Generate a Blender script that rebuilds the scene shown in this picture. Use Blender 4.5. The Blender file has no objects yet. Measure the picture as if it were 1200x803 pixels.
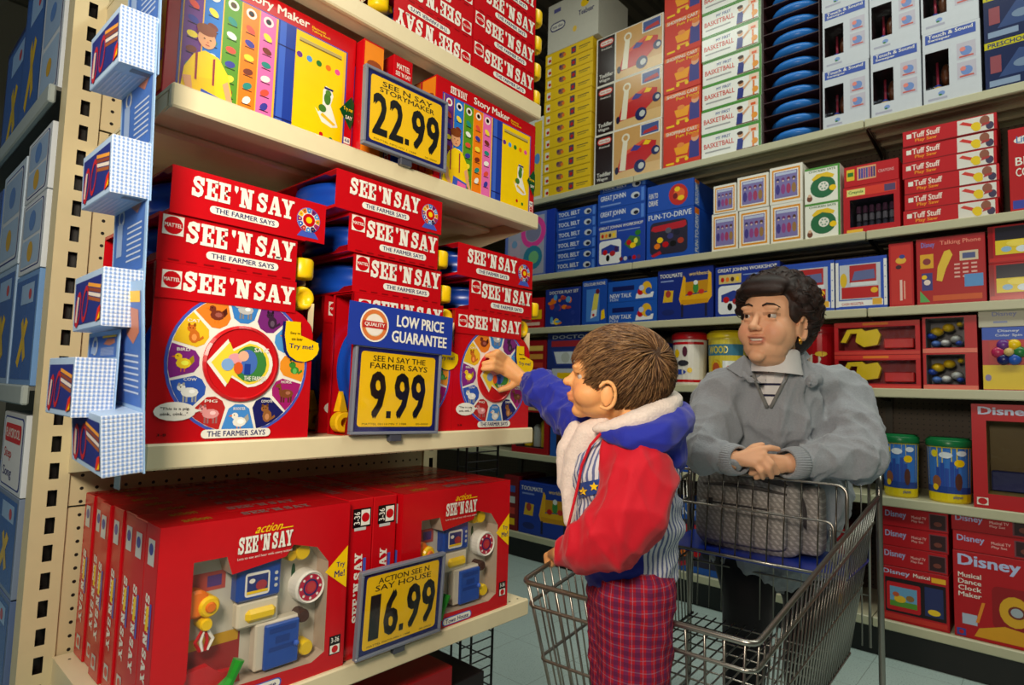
import bpy, math, random
import numpy as np
from mathutils import Vector, Matrix, noise as mnoise

random.seed(7)
scene = bpy.context.scene
COL = scene.collection
PI = math.pi

# ------------------------------------------------------------------ camera
H = 1.12                      # eye height
FPX = 708.9
M = np.array([[0.66528721, 0.07595799, 0.74271348],
              [-0.74604044, 0.02956009, 0.66524421],
              [0.02857593, -0.99667276, 0.07633368]])
cam_d = bpy.data.cameras.new('camera')
cam_d.sensor_width = 36.0
cam_d.lens = FPX / 1200 * 36
cam_d.clip_start = 0.02
cam = bpy.data.objects.new('camera', cam_d)
COL.objects.link(cam)
cam.matrix_world = Matrix(((M[0, 0], -M[0, 1], -M[0, 2], 0),
                           (M[1, 0], -M[1, 1], -M[1, 2], 0),
                           (M[2, 0], -M[2, 1], -M[2, 2], H),
                           (0, 0, 0, 1)))
scene.camera = cam
cam_d.dof.use_dof = True
cam_d.dof.focus_distance = 1.35
cam_d.dof.aperture_fstop = 7.0

# ------------------------------------------------------------------ light
scene.view_settings.view_transform = 'Standard'
scene.view_settings.look = 'None'
scene.view_settings.gamma = 1
scene.view_settings.exposure = 0.0
scene.view_settings.use_curve_mapping = False
world = bpy.data.worlds.new('store_air')
scene.world = world
world.use_nodes = True
world.node_tree.nodes['Background'].inputs[0].default_value = (0.55, 0.66, 0.72, 1)
world.node_tree.nodes['Background'].inputs[1].default_value = 0.035


def area(name, loc, target, sx, sy, power, col):
    l = bpy.data.lights.new(name, 'AREA')
    l.shape = 'RECTANGLE'
    l.size, l.size_y = sx, sy
    l.energy = power
    l.color = col
    o = bpy.data.objects.new(name, l)
    COL.objects.link(o)
    o.location = loc
    d = (Vector(target) - Vector(loc)).normalized()
    o.rotation_euler = d.to_track_quat('-Z', 'Y').to_euler()
    return o


# photographer's bounced flash beside the camera, and the shop's fluorescent rows
area('photo_flash', (-0.30, 0.15, 1.66), (1.05, 1.0, 1.45), 0.35, 0.35, 24.0, (1.0, 0.87, 0.70))
area('fluorescent_row', (1.7, 0.35, 4.0), (1.72, 0.35, 0), 5.0, 0.35, 54.0, (0.95, 1.0, 0.88))
area('fluorescent_row', (1.9, -1.8, 4.0), (1.92, -1.8, 0), 5.0, 0.35, 34.0, (0.95, 1.0, 0.88))
area('fluorescent_row', (-1.0, 2.6, 4.0), (-1.0, 2.62, 0), 0.35, 4.0, 30.0, (0.70, 0.88, 1.0))

area('ceiling_fill', (1.7, 0.35, 4.14), (1.72, 0.35, 5), 5.0, 0.35, 14.0, (0.95, 1.0, 0.88))  # added fill lamp aimed upward, only there to lighten the dark roof deck


def pxdir(px, py):
    return M @ np.array([px - 600, py - 401.5, FPX])


def at_x(px, py, X):            # point of the sight line on the plane X = const
    r = pxdir(px, py); r = r * (X / r[0]); return Vector((r[0], r[1], r[2] + H))


def at_y(px, py, Y):
    r = pxdir(px, py); r = r * (Y / r[1]); return Vector((r[0], r[1], r[2] + H))


def at_d(px, py, d):            # point at a given distance along the optical axis
    r = pxdir(px, py) * (d / FPX); return Vector((r[0], r[1], r[2] + H))


# ------------------------------------------------------------------ colours and materials
def S(r, g=None, b=None):
    if g is None: r, g, b = r
    out = []
    for c in (r, g, b):
        c = c / 255.0
        out.append(c / 12.92 if c <= 0.04045 else ((c + 0.055) / 1.055) ** 2.4)
    return tuple(out) + (1.0,)


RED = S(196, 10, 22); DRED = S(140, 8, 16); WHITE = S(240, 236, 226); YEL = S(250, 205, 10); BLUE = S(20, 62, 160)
NAVY = S(22, 28, 100); BLACK = S(14, 12, 14); BEIGE = S(214, 200, 160); ORANGE = S(240, 120, 20); GREEN = S(40, 120, 40)
PURP = S(110, 50, 140); PINK = S(230, 100, 170); SKY = S(90, 150, 220); GREY = S(130, 130, 130); LGREY = S(200, 202, 200)
BROWN = S(80, 45, 25); CREAM = S(235, 220, 180); TEAL = S(60, 150, 160); MAG = S(160, 30, 110); DGREEN = S(15, 75, 35)

MATS = {}


def mat(name, rough=0.4, metal=0.0, attr=True, col=None, noise=0.05, nscale=40, bump=0.0, bscale=300, coat=0.0, spec=0.5,
        sss=0.0, sheen=0.0):
    m = bpy.data.materials.new(name)
    m.use_nodes = True
    nt = m.node_tree
    p = nt.nodes['Principled BSDF']
    p.inputs['Roughness'].default_value = rough
    p.inputs['Metallic'].default_value = metal
    p.inputs['Specular IOR Level'].default_value = spec
    p.inputs['Coat Weight'].default_value = coat
    p.inputs['Coat Roughness'].default_value = 0.12
    if sss:
        p.inputs['Subsurface Weight'].default_value = sss
        p.inputs['Subsurface Radius'].default_value = (0.012, 0.005, 0.003)
        p.inputs['Subsurface Scale'].default_value = 1.0
    if sheen:
        p.inputs['Sheen Weight'].default_value = sheen
    tc = nt.nodes.new('ShaderNodeTexCoord')
    nz = nt.nodes.new('ShaderNodeTexNoise'); nz.inputs['Scale'].default_value = nscale
    nt.links.new(tc.outputs['Object'], nz.inputs['Vector'])
    if attr:
        a = nt.nodes.new('ShaderNodeAttribute'); a.attribute_name = 'Col'; src = a.outputs['Color']
    else:
        a = nt.nodes.new('ShaderNodeRGB'); a.outputs[0].default_value = col; src = a.outputs[0]
    mr = nt.nodes.new('ShaderNodeMapRange')
    mr.inputs['To Min'].default_value = 1 - noise; mr.inputs['To Max'].default_value = 1 + noise
    nt.links.new(nz.outputs['Fac'], mr.inputs['Value'])
    mx = nt.nodes.new('ShaderNodeVectorMath'); mx.operation = 'SCALE'
    nt.links.new(src, mx.inputs[0]); nt.links.new(mr.outputs[0], mx.inputs['Scale'])
    nt.links.new(mx.outputs[0], p.inputs['Base Color'])
    if bump:
        n2 = nt.nodes.new('ShaderNodeTexNoise'); n2.inputs['Scale'].default_value = bscale
        nt.links.new(tc.outputs['Object'], n2.inputs['Vector'])
        b = nt.nodes.new('ShaderNodeBump'); b.inputs['Strength'].default_value = bump; b.inputs['Distance'].default_value = 0.002
        nt.links.new(n2.outputs['Fac'], b.inputs['Height']); nt.links.new(b.outputs[0], p.inputs['Normal'])
    MATS[name] = m
    return m


mat('card', 0.42, spec=0.4)
mat('gloss_card', 0.22, spec=0.5)
mat('plastic', 0.3, noise=0.03)
mat('enamel', 0.38, noise=0.04, bump=0.05, bscale=120)
mat('matte', 0.85, spec=0.2)
mat('wire', 0.28, metal=0.9, noise=0.08)
mat('dark_wire', 0.45, metal=0.3)
mat('skin', 0.5, noise=0.05, nscale=25, bump=0.08, bscale=400, sss=0.12, spec=0.35)
mat('hair', 0.5, noise=0.35, nscale=60, bump=0.5, bscale=500, spec=0.35)
mat('fleece', 0.95, noise=0.12, nscale=220, bump=0.7, bscale=260, spec=0.1, sheen=0.3)
mat('nylon', 0.75, noise=0.06, nscale=30, bump=0.15, bscale=500, spec=0.25, sheen=0.15)
mat('steel_gold', 0.25, metal=1.0)


def math_node(nt, op, a, b=None, c=None):
    n = nt.nodes.new('ShaderNodeMath'); n.operation = op
    for i, v in enumerate((a, b, c)):
        if v is None: continue
        if isinstance(v, (int, float)): n.inputs[i].default_value = v
        else: nt.links.new(v, n.inputs[i])
    return n.outputs[0]


def film_mat():
    m = bpy.data.materials.new('clear_film'); m.use_nodes = True
    nt = m.node_tree
    for n in list(nt.nodes): nt.nodes.remove(n)
    o = nt.nodes.new('ShaderNodeOutputMaterial'); mx = nt.nodes.new('ShaderNodeMixShader')
    t = nt.nodes.new('ShaderNodeBsdfTransparent'); g = nt.nodes.new('ShaderNodeBsdfGlossy'); f = nt.nodes.new('ShaderNodeLayerWeight')
    t.inputs[0].default_value = (0.97, 0.97, 0.97, 1)
    g.inputs['Roughness'].default_value = 0.08; f.inputs[0].default_value = 0.5
    tc = nt.nodes.new('ShaderNodeTexCoord'); nz = nt.nodes.new('ShaderNodeTexNoise'); nz.inputs['Scale'].default_value = 14
    b = nt.nodes.new('ShaderNodeBump'); b.inputs['Strength'].default_value = 0.25; b.inputs['Distance'].default_value = 0.01
    nt.links.new(tc.outputs['Object'], nz.inputs['Vector']); nt.links.new(nz.outputs['Fac'], b.inputs['Height'])
    nt.links.new(b.outputs[0], g.inputs['Normal'])
    pw = math_node(nt, 'POWER', f.outputs['Facing'], 5.0); fc = math_node(nt, 'MULTIPLY_ADD', pw, 0.7, 0.05)
    nt.links.new(fc, mx.inputs[0]); nt.links.new(t.outputs[0], mx.inputs[1]); nt.links.new(g.outputs[0], mx.inputs[2])
    nt.links.new(mx.outputs[0], o.inputs[0])
    MATS['film'] = m


film_mat()


def mix_col(nt, fac, c1, c2):
    n = nt.nodes.new('ShaderNodeMix'); n.data_type = 'RGBA'
    nt.links.new(fac, n.inputs[0])
    for i, c in ((6, c1), (7, c2)):
        if isinstance(c, tuple): n.inputs[i].default_value = c
        else: nt.links.new(c, n.inputs[i])
    return n.outputs[2]


def node_base(name, rough, spec=0.4):
    m = bpy.data.materials.new(name); m.use_nodes = True
    nt = m.node_tree; p = nt.nodes['Principled BSDF']
    p.inputs['Roughness'].default_value = rough; p.inputs['Specular IOR Level'].default_value = spec
    tc = nt.nodes.new('ShaderNodeTexCoord'); sx = nt.nodes.new('ShaderNodeSeparateXYZ')
    nt.links.new(tc.outputs['Object'], sx.inputs[0])
    MATS[name] = m
    return m, nt, p, tc, sx.outputs


def pegboard(name, col, axis):
    m, nt, p, tc, s = node_base(name, 0.5)
    def cell(o): return math_node(nt, 'SUBTRACT', math_node(nt, 'FRACT', math_node(nt, 'DIVIDE', o, 0.0254)), 0.5)
    a = cell(s[axis]); b = cell(s[2])
    d = math_node(nt, 'SQRT', math_node(nt, 'ADD', math_node(nt, 'MULTIPLY', a, a), math_node(nt, 'MULTIPLY', b, b)))
    hole = math_node(nt, 'LESS_THAN', d, 0.13)
    nt.links.new(mix_col(nt, hole, col, S(20, 16, 12)), p.inputs['Base Color'])


pegboard('pegboard_beige', S(205, 190, 150), 0)
pegboard('pegboard_brown', S(88, 74, 60), 1)


def floor_mat():
    m, nt, p, tc, s = node_base('vinyl_tile', 0.28)
    nz = nt.nodes.new('ShaderNodeTexNoise'); nz.inputs['Scale'].default_value = 180; nz.inputs['Detail'].default_value = 4
    nt.links.new(tc.outputs['Object'], nz.inputs['Vector'])
    f = math_node(nt, 'GREATER_THAN', nz.outputs['Fac'], 0.6)
    c = mix_col(nt, f, S(200, 220, 216), S(160, 184, 182))
    nz2 = nt.nodes.new('ShaderNodeTexNoise'); nz2.inputs['Scale'].default_value = 1.2
    nt.links.new(tc.outputs['Object'], nz2.inputs['Vector'])
    c = mix_col(nt, math_node(nt, 'MULTIPLY', nz2.outputs['Fac'], 0.35), c, S(128, 146, 142))
    # tile joints
    def joint(o):
        fr = math_node(nt, 'FRACT', math_node(nt, 'DIVIDE', o, 0.305))
        return math_node(nt, 'LESS_THAN', fr, 0.006)
    j = math_node(nt, 'MAXIMUM', joint(s[0]), joint(s[1]))
    c = mix_col(nt, j, c, S(120, 132, 128))
    nt.links.new(c, p.inputs['Base Color'])


floor_mat()

m, nt, p, tc, s = node_base('roof_deck', 0.7)
w = math_node(nt, 'SINE', math_node(nt, 'MULTIPLY', s[1], 42.0))
nt.links.new(mix_col(nt, math_node(nt, 'GREATER_THAN', w, 0.4), S(120, 112, 96), S(98, 92, 80)), p.inputs['Base Color'])


# ------------------------------------------------------------------ mesh building
TXT = {}
DEPS = None


def text_mesh(s, bold=0.0):
    key = (s, bold)
    if key in TXT: return TXT[key]
    c = bpy.data.curves.new('t', 'FONT'); c.body = s; c.resolution_u = 2
    c.fill_mode = 'FRONT'
    o = bpy.data.objects.new('t', c); COL.objects.link(o)
    dg = bpy.context.evaluated_depsgraph_get()
    me = bpy.data.meshes.new_from_object(o.evaluated_get(dg))
    v = np.array([(q.co.x, q.co.y) for q in me.vertices]) if len(me.vertices) else np.zeros((1, 2))
    fs = [tuple(pp.vertices) for pp in me.polygons]
    if bold:                       # heavier strokes: the outline repeated a hair to each side
        n0 = len(v); dd = [(-bold, -bold * .5), (bold, -bold * .5), (-bold, bold * .5), (bold, bold * .5)]
        v = np.concatenate([v + np.array(q) for q in dd]); fs = [tuple(i + k * n0 for i in f) for k in range(4) for f in fs]
    lo, hi = v.min(0), v.max(0); sz = np.maximum(hi - lo, 1e-6)
    v = (v - lo) / sz
    bpy.data.objects.remove(o); bpy.data.curves.remove(c); bpy.data.meshes.remove(me)
    TXT[key] = (v, fs, sz[0] / sz[1])
    return TXT[key]


def thick_line(pts, t):
    out = []
    P = [Vector((a, b)) for a, b in pts]
    L, R_ = [], []
    for i, q in enumerate(P):
        d = (P[min(i + 1, len(P) - 1)] - P[max(i - 1, 0)]).normalized(); n = Vector((-d.y, d.x)) * t / 2
        L.append(q + n); R_.append(q - n)
    for i in range(len(P) - 1): out.append([tuple(L[i]), tuple(R_[i]), tuple(R_[i + 1]), tuple(L[i + 1])])
    return out


def rc(a, b, c, d): return [(a, b), (c, b), (c, d), (a, d)]


SLAB = {
    'E': (.80, [rc(0, 0, .78, .15), rc(0, .85, .78, 1), rc(.12, .1, .38, .9), rc(.3, .43, .6, .57), rc(.60, .64, .78, .9), rc(.60, .1, .78, .38), rc(.48, .35, .6, .65)]),
    'N': (.98, [rc(.1, .1, .3, .9), rc(.63, .1, .83, .9), rc(0, 0, .42, .14), rc(0, .86, .35, 1), rc(.52, .86, .95, 1), [(.06, 1), (.40, 1), (.84, 0), (.54, 0)]]),
    'A': (.95, [[(.08, .05), (.26, .05), (.52, 1), (.36, 1)], [(.36, 1), (.64, 1), (.92, .05), (.60, .05)], rc(.25, .28, .7, .40), rc(0, 0, .36, .13), rc(.50, 0, .98, .13)]),
    'Y': (.92, [rc(.34, .1, .60, .5), [(.05, .95), (.36, .95), (.62, .42), (.35, .42)], [(.62, .95), (.84, .95), (.60, .42), (.42, .42)], rc(.20, 0, .74, .14), rc(-.02, .87, .42, 1), rc(.54, .87, .95, 1)]),
    'S': (.80, thick_line([(.62, .66), (.60, .80), (.50, .89), (.36, .91), (.20, .85), (.16, .72), (.22, .61), (.38, .53), (.54, .45), (.61, .32), (.56, .17), (.40, .09), (.22, .12), (.13, .22), (.11, .34)], .22) + [rc(.58, .60, .74, .98), rc(.01, .02, .16, .40)]),
    "'": (.36, [[(.02, 1), (.26, 1), (.26, .80), (.16, .62), (.02, .80)]]),
    ' ': (.16, []),
}


def slab_polys(s):
    x = 0; out = []
    for ch in s:
        w, ps = SLAB[ch]
        for p_ in ps: out.append([(a + x, b) for a, b in p_])
        x += w + .03
    return [[(a / x, b) for a, b in p_] for p_ in out]


class MB:
    def __init__(s): s.v = []; s.f = []; s.c = []

    def poly(s, pts, col):
        i = len(s.v); s.v.extend(tuple(p_) for p_ in pts); s.f.append(tuple(range(i, i + len(pts)))); s.c.append(col)

    def faces(s, vs, fs, col):
        i = len(s.v); s.v.extend(tuple(p_) for p_ in vs)
        for f in fs: s.f.append(tuple(q + i for q in f)); s.c.append(col)

    def box(s, x0, x1, y0, y1, z0, z1, col, ch=0.0, T=None, skip=()):
        if ch <= 0:
            vs = [(x0, y0, z0), (x1, y0, z0), (x1, y1, z0), (x0, y1, z0), (x0, y0, z1), (x1, y0, z1), (x1, y1, z1), (x0, y1, z1)]
            fs = {'b': (3, 2, 1, 0), 't': (4, 5, 6, 7), 'f': (0, 1, 5, 4), 'r': (1, 2, 6, 5), 'k': (2, 3, 7, 6), 'l': (3, 0, 4, 7)}
            fs = [q for k, q in fs.items() if k not in skip]
        else:
            vs = []; idx = {}
            for ax in range(3):
                for sx in (0, 1):
                    for sy in (0, 1):
                        for sz in (0, 1):
                            lo = (x0, y0, z0); hi = (x1, y1, z1); b = (sx, sy, sz)
                            q = [hi[k] if b[k] else lo[k] for k in range(3)]
                            for k in range(3):
                                if k != ax: q[k] += -ch if b[k] else ch
                            idx[(ax,) + b] = len(vs); vs.append(tuple(q))
            fs = []
            cen = Vector(((x0 + x1) / 2, (y0 + y1) / 2, (z0 + z1) / 2))
            def add(f):
                P = [Vector(vs[k]) for k in f]
                n = (P[1] - P[0]).cross(P[2] - P[0]); c_ = sum(P, Vector()) / len(P)
                fs.append(tuple(f) if n.dot(c_ - cen) > 0 else tuple(reversed(f)))
            for ax in range(3):
                o1, o2 = [k for k in range(3) if k != ax]
                for sd in (0, 1):
                    f = []
                    for a, b in ((0, 0), (1, 0), (1, 1), (0, 1)):
                        k = [0, 0, 0]; k[ax] = sd; k[o1] = a; k[o2] = b; f.append(idx[(ax,) + tuple(k)])
                    add(f)
            for ax in range(3):
                o1, o2 = [k for k in range(3) if k != ax]
                for a in (0, 1):
                    for b in (0, 1):
                        k0 = [0, 0, 0]; k0[o1] = a; k0[o2] = b; k1 = list(k0); k1[ax] = 1
                        add([idx[(o1,) + tuple(k0)], idx[(o1,) + tuple(k1)], idx[(o2,) + tuple(k1)], idx[(o2,) + tuple(k0)]])
            for a in (0, 1):
                for b in (0, 1):
                    for c_ in (0, 1): add([idx[(0, a, b, c_)], idx[(1, a, b, c_)], idx[(2, a, b, c_)]])
        if T is not None: vs = [T @ Vector(q) for q in vs]
        s.faces(vs, fs, col)

    def tube(s, pts, r, col, seg=6, closed=False, cap=True):
        P = [Vector(p_) for p_ in pts]; n = len(P); rings = []
        up = None; base = len(s.v)
        for i, q in enumerate(P):
            if closed: d = P[(i + 1) % n] - P[i - 1]
            else: d = P[min(i + 1, n - 1)] - P[max(i - 1, 0)]
            if d.length < 1e-9: d = Vector((0, 0, 1))
            d.normalize()
            if up is None:
                up = Vector((0, 0, 1)) if abs(d.z) < .9 else Vector((1, 0, 0))
            u = (up - d * up.dot(d))
            if u.length < 1e-6: u = d.orthogonal()
            u.normalize(); up = u; w_ = d.cross(u)
            rr = r[i] if isinstance(r, (list, tuple)) else r
            for k in range(seg):
                a = 2 * PI * k / seg; s.v.append(tuple(q + u * rr * math.cos(a) + w_ * rr * math.sin(a)))
        m_ = n if closed else n - 1
        for i in range(m_):
            for k in range(seg):
                a = base + i * seg + k; b = base + i * seg + (k + 1) % seg
                c_ = base + ((i + 1) % n) * seg + (k + 1) % seg; d_ = base + ((i + 1) % n) * seg + k
                s.f.append((a, b, c_, d_)); s.c.append(col)
        if cap and not closed:
            s.f.append(tuple(base + k for k in reversed(range(seg)))); s.c.append(col)
            s.f.append(tuple(base + (n - 1) * seg + k for k in range(seg))); s.c.append(col)

    def lathe(s, prof, col, seg=20, T=None, cols=None):
        # prof: (radius, z) list; axis local z
        base = len(s.v)
        for r, z in prof:
            for k in range(seg):
                a = 2 * PI * k / seg; q = Vector((r * math.cos(a), r * math.sin(a), z))
                s.v.append(tuple(T @ q if T is not None else q))
        for i in range(len(prof) - 1):
            for k in range(seg):
                k2 = (k + 1) % seg
                s.f.append((base + i * seg + k, base + i * seg + k2, base + (i + 1) * seg + k2, base + (i + 1) * seg + k))
                s.c.append(cols[i] if cols else col)
        for i, rv in ((0, True), (len(prof) - 1, False)):
            if prof[i][0] > 1e-6:
                ks = [base + i * seg + k for k in range(seg)]
                s.f.append(tuple(reversed(ks)) if rv else tuple(ks)); s.c.append(cols[min(i, len(cols) - 1)] if cols else col)

    def ell(s, c, r, col, T=None, nu=14, nv=9):
        vs = []; fs = []
        for j in range(nv + 1):
            t = PI * j / nv
            for i in range(nu):
                a = 2 * PI * i / nu
                q = Vector((r[0] * math.sin(t) * math.cos(a), r[1] * math.sin(t) * math.sin(a), r[2] * math.cos(t)))
                q = (T @ q if T is not None else q) + Vector(c); vs.append(q)
        for j in range(nv):
            for i in range(nu):
                i2 = (i + 1) % nu
                fs.append((j * nu + i, (j + 1) * nu + i, (j + 1) * nu + i2, j * nu + i2))
        s.faces(vs, fs, col)

    def prism(s, pts, fr, depth, col, side=None):
        # pts 2D outline (ccw), fr maps (a,b,c)->3D where c grows out of the page
        n = len(pts)
        top = [fr(a, b, depth) for a, b in pts]; bot = [fr(a, b, 0) for a, b in pts]
        s.poly(top, col)
        for i in range(n):
            j = (i + 1) % n; s.poly([bot[i], bot[j], top[j], top[i]], side or col)

    def mesh(s, name, finish='card', smooth=False, off=None):
        me = bpy.data.meshes.new(name)
        v = s.v if off is None else [(a - off[0], b - off[1], c - off[2]) for a, b, c in s.v]
        me.from_pydata(v, [], s.f)
        at = me.color_attributes.new('Col', 'FLOAT_COLOR', 'CORNER')
        nl = np.array([len(f) for f in s.f]); cc = np.array(s.c, dtype=np.float32).reshape(-1, 4)
        at.data.foreach_set('color', np.repeat(cc, nl, axis=0).ravel())
        me.materials.append(MATS[finish])
        if smooth: me.polygons.foreach_set('use_smooth', [True] * len(me.polygons))
        me.update()
        return me

    def build(s, name, finish='card', parent=None, smooth=False, off=None):
        return link(name, s.mesh(name, finish, smooth, off), parent)


def link(name, me, parent=None):
    o = bpy.data.objects.new(name, me); COL.objects.link(o)
    if parent is not None: o.parent = parent
    return o


def tag(o, label, cat, group=None):
    o['label'] = label; o['category'] = cat
    if group: o['group'] = group
    return o


def empty(name, loc, rz=0.0):
    o = bpy.data.objects.new(name, None); COL.objects.link(o)
    o.location = loc; o.rotation_euler = (0, 0, rz); o.empty_display_size = 0.1
    return o


def struct(o): o['kind'] = 'structure'; return o


class Face:
    """A printed face: u to the reader's right, v up, both 0..1."""
    def __init__(s, mb, o, u, v, n, w, h):
        s.mb = mb; s.o = Vector(o); s.u = Vector(u); s.v = Vector(v); s.n = Vector(n); s.w = w; s.h = h

    def at(s, a, b, k=1): return s.o + s.u * (a * s.w) + s.v * (b * s.h) + s.n * (0.0003 * k + 0.0002)

    def lift(s, k): s.n_print = getattr(s, 'n_print', 0) + 1; return k + .03 * (s.n_print % 10)      # overlapping prints never share a plane

    def rect(s, a0, b0, a1, b1, col, k=1):
        k = s.lift(k) if k else k
        s.mb.poly([s.at(a0, b0, k), s.at(a1, b0, k), s.at(a1, b1, k), s.at(a0, b1, k)], col)

    def poly(s, pts, col, k=1):
        k = s.lift(k)
        s.mb.poly([s.at(a, b, k) for a, b in pts], col)

    def ell(s, a, b, ra, rb, col, k=1, n=16, rot=0.0):
        # radii in metres / face width so that circles stay circles when ra == rb
        pts = []
        for i in range(n):
            t = 2 * PI * i / n; x = ra * math.cos(t) * s.w; y = rb * math.sin(t) * s.w
            x, y = x * math.cos(rot) - y * math.sin(rot), x * math.sin(rot) + y * math.cos(rot)
            pts.append((a + x / s.w, b + y / s.h))
        s.poly(pts, col, k)

    def pill(s, a0, b0, a1, b1, col, k=1, n=6):
        r = (b1 - b0) / 2 * s.h / s.w; cb = (b0 + b1) / 2; pts = []
        for i in range(n + 1):
            t = -PI / 2 + PI * i / n; pts.append((a1 - r + r * math.cos(t), cb + (b1 - b0) / 2 * math.sin(t)))
        for i in range(n + 1):
            t = PI / 2 + PI * i / n; pts.append((a0 + r + r * math.cos(t), cb + (b1 - b0) / 2 * math.sin(t)))
        s.poly(pts, col, k)

    def rrect(s, a0, b0, a1, b1, r, col, k=1, n=4):
        rh = r; rv = r * s.w / s.h; pts = []
        for (ca, cb, t0) in ((a1 - rh, b0 + rv, -PI / 2), (a1 - rh, b1 - rv, 0), (a0 + rh, b1 - rv, PI / 2), (a0 + rh, b0 + rv, PI)):
            for i in range(n + 1):
                t = t0 + PI / 2 * i / n; pts.append((ca + rh * math.cos(t), cb + rv * math.sin(t)))
        s.poly(pts, col, k)

    def ring(s, a, b, r0, r1, col, k=1, n=24):
        for i in range(n):
            t0, t1 = 2 * PI * i / n, 2 * PI * (i + 1) / n; q = s.w / s.h
            s.poly([(a + r * math.cos(t), b + r * math.sin(t) * q) for r, t in ((r0, t0), (r1, t0), (r1, t1), (r0, t1))], col, k)

    def text(s, t, a0, b0, a1, b1, col, k=2, bold=0.015, fit=True, skew=0.0, rot=0):
        v, fs, asp = text_mesh(t, bold)
        if rot: v = np.stack([1 - v[:, 1], v[:, 0]], 1) if rot > 0 else np.stack([v[:, 1], 1 - v[:, 0]], 1)
        if not fit:
            w_ = asp * (b1 - b0) * s.h / s.w
            if w_ < a1 - a0: mid = (a0 + a1) / 2; a0, a1 = mid - w_ / 2, mid + w_ / 2
        n0 = len(v) // 4 if bold else len(v)
        vs = [s.at(a0 + (x + skew * y) * (a1 - a0), b0 + y * (b1 - b0), k + .16 * (i // n0)) for i, (x, y) in enumerate(v)]
        s.mb.faces(vs, fs, col)

    def slab(s, t, a0, b0, a1, b1, col, k=2, rot=0, slope=0.0):
        for i_, p_ in enumerate(slab_polys(t)):
            if rot > 0: p_ = [(1 - y, x) for x, y in p_]
            if rot < 0: p_ = [(y, 1 - x) for x, y in p_]
            s.poly([(a0 + x * (a1 - a0), b0 + (y + slope * x) * (b1 - b0)) for x, y in p_], col, k + .07 * (i_ % 12))


def faces_of(mb, w, h, d):
    return {'front': Face(mb, (-w / 2, 0, 0), (1, 0, 0), (0, 0, 1), (0, -1, 0), w, h),
            'top': Face(mb, (-w / 2, 0, h), (1, 0, 0), (0, 1, 0), (0, 0, 1), w, d),
            'bottom': Face(mb, (-w / 2, d, 0), (1, 0, 0), (0, -1, 0), (0, 0, -1), w, d),
            'left': Face(mb, (-w / 2, d, 0), (0, -1, 0), (0, 0, 1), (-1, 0, 0), d, h),
            'right': Face(mb, (w / 2, 0, 0), (0, 1, 0), (0, 0, 1), (1, 0, 0), d, h)}


def maker_mark(F, a0, b0, a1, k=2):      # red roundel in a white square
    q = F.w / F.h; hh = (a1 - a0) * q
    F.rect(a0, b0, a1, b0 + hh, WHITE, k)
    ca, cb = (a0 + a1) / 2, b0 + hh / 2
    F.ell(ca, cb, (a1 - a0) * .46, (a1 - a0) * .46, RED, k + 1)
    F.text('MATTEL', ca - (a1 - a0) * .42, cb - hh * .1, ca + (a1 - a0) * .42, cb + hh * .1, WHITE, k + 2)


ORD = ['second', 'third', 'fourth', 'fifth', 'sixth', 'seventh', 'eighth', 'ninth', 'tenth', 'eleventh', 'twelfth', 'thirteenth', 'fourteenth']


def rank(i, n):
    if i == 0: return 'bottom one'
    if i == n - 1: return 'top one'
    return ORD[i - 1] + ' from bottom'
# ------------------------------------------------------------------ the room shell
mb = MB(); mb.box(-6, 7, -6, 8, -0.05, 0, S(170, 188, 184)); fl = struct(mb.build('floor')); fl.data.materials[0] = MATS['vinyl_tile']
mb = MB(); mb.box(-6, 7, -6, 8, 5.0, 5.05, S(90, 84, 72)); ce = struct(mb.build('ceiling')); ce.data.materials[0] = MATS['roof_deck']
for nm, bx in (('wall_back', (7, 7.1, -6, 8, 0, 5.05)), ('wall_left', (-6, 7.1, 8, 8.1, 0, 5.05)), ('wall_right', (-6, 7.1, -6.1, -6, 0, 5.05))):
    mb = MB(); mb.box(*bx, S(150, 145, 130)); struct(mb.build(nm, 'matte'))
# open-web roof joists
for i in range(6):
    y = -3.6 + i * 1.5
    t = tag(empty('roof_joist', (0, y, 4.5)), 'dark steel open-web roof joist, %s from the left aisle' % ['sixth', 'fifth', 'fourth', 'third', 'second', 'first'][i], 'joist', 'roof joists')
    a = MB(); a.box(-5.9, 6.9, -.03, .03, .40, .44, S(110, 104, 92)); a.build('top_chord', 'matte', t)
    a = MB(); a.box(-5.9, 6.9, -.03, .03, 0, .04, S(110, 104, 92)); a.build('bottom_chord', 'matte', t)
    a = MB()
    for k in range(24):
        x = -5.8 + k * .52
        a.tube([(x, 0, .03), (x + .26, 0, .41), (x + .52, 0, .03)], .012, S(120, 114, 100), 5)
    a.build('web_rods', 'matte', t)
# fluorescent fixtures over the aisles (the lamps' light is set at the top of the script)
for (x, y, lx, ly) in ((1.7, .35, 5.0, .35), (1.9, -1.8, 5.0, .35), (-1.0, 2.6, .35, 4.0)):
    t = tag(empty('ceiling_light', (x, y, 4.03)), 'long white fluorescent strip light %s' % ('above the cart aisle' if (x, y) == (1.7, .35) else 'over the next aisle to the right' if y < 0 else 'over the aisle at the left'), 'ceiling light', 'fluorescent strips')
    a = MB(); a.box(-lx / 2, lx / 2, -ly / 2, ly / 2, 0, .08, WHITE, .01); a.build('housing', 'enamel', t)
    a = MB()
    for sx in (-.4, .4):
        for sy in (-.4, .4): a.tube([(sx * lx, sy * ly, .08), (sx * lx, sy * ly, .50)], .006, GREY, 5)
    a.build('hanger_rods', 'dark_wire', t)

# ------------------------------------------------------------------ end-cap rack
XL, XR, YF, YB = 0.314, 1.206, 1.0, 1.405
rack = tag(empty('display_rack', ((XL + XR) / 2, YB, 0)), 'beige metal end-of-aisle display rack holding the red toy boxes', 'display rack')
RO = ((XL + XR) / 2, YB, 0)
ENAM = S(226, 212, 174)


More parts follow.
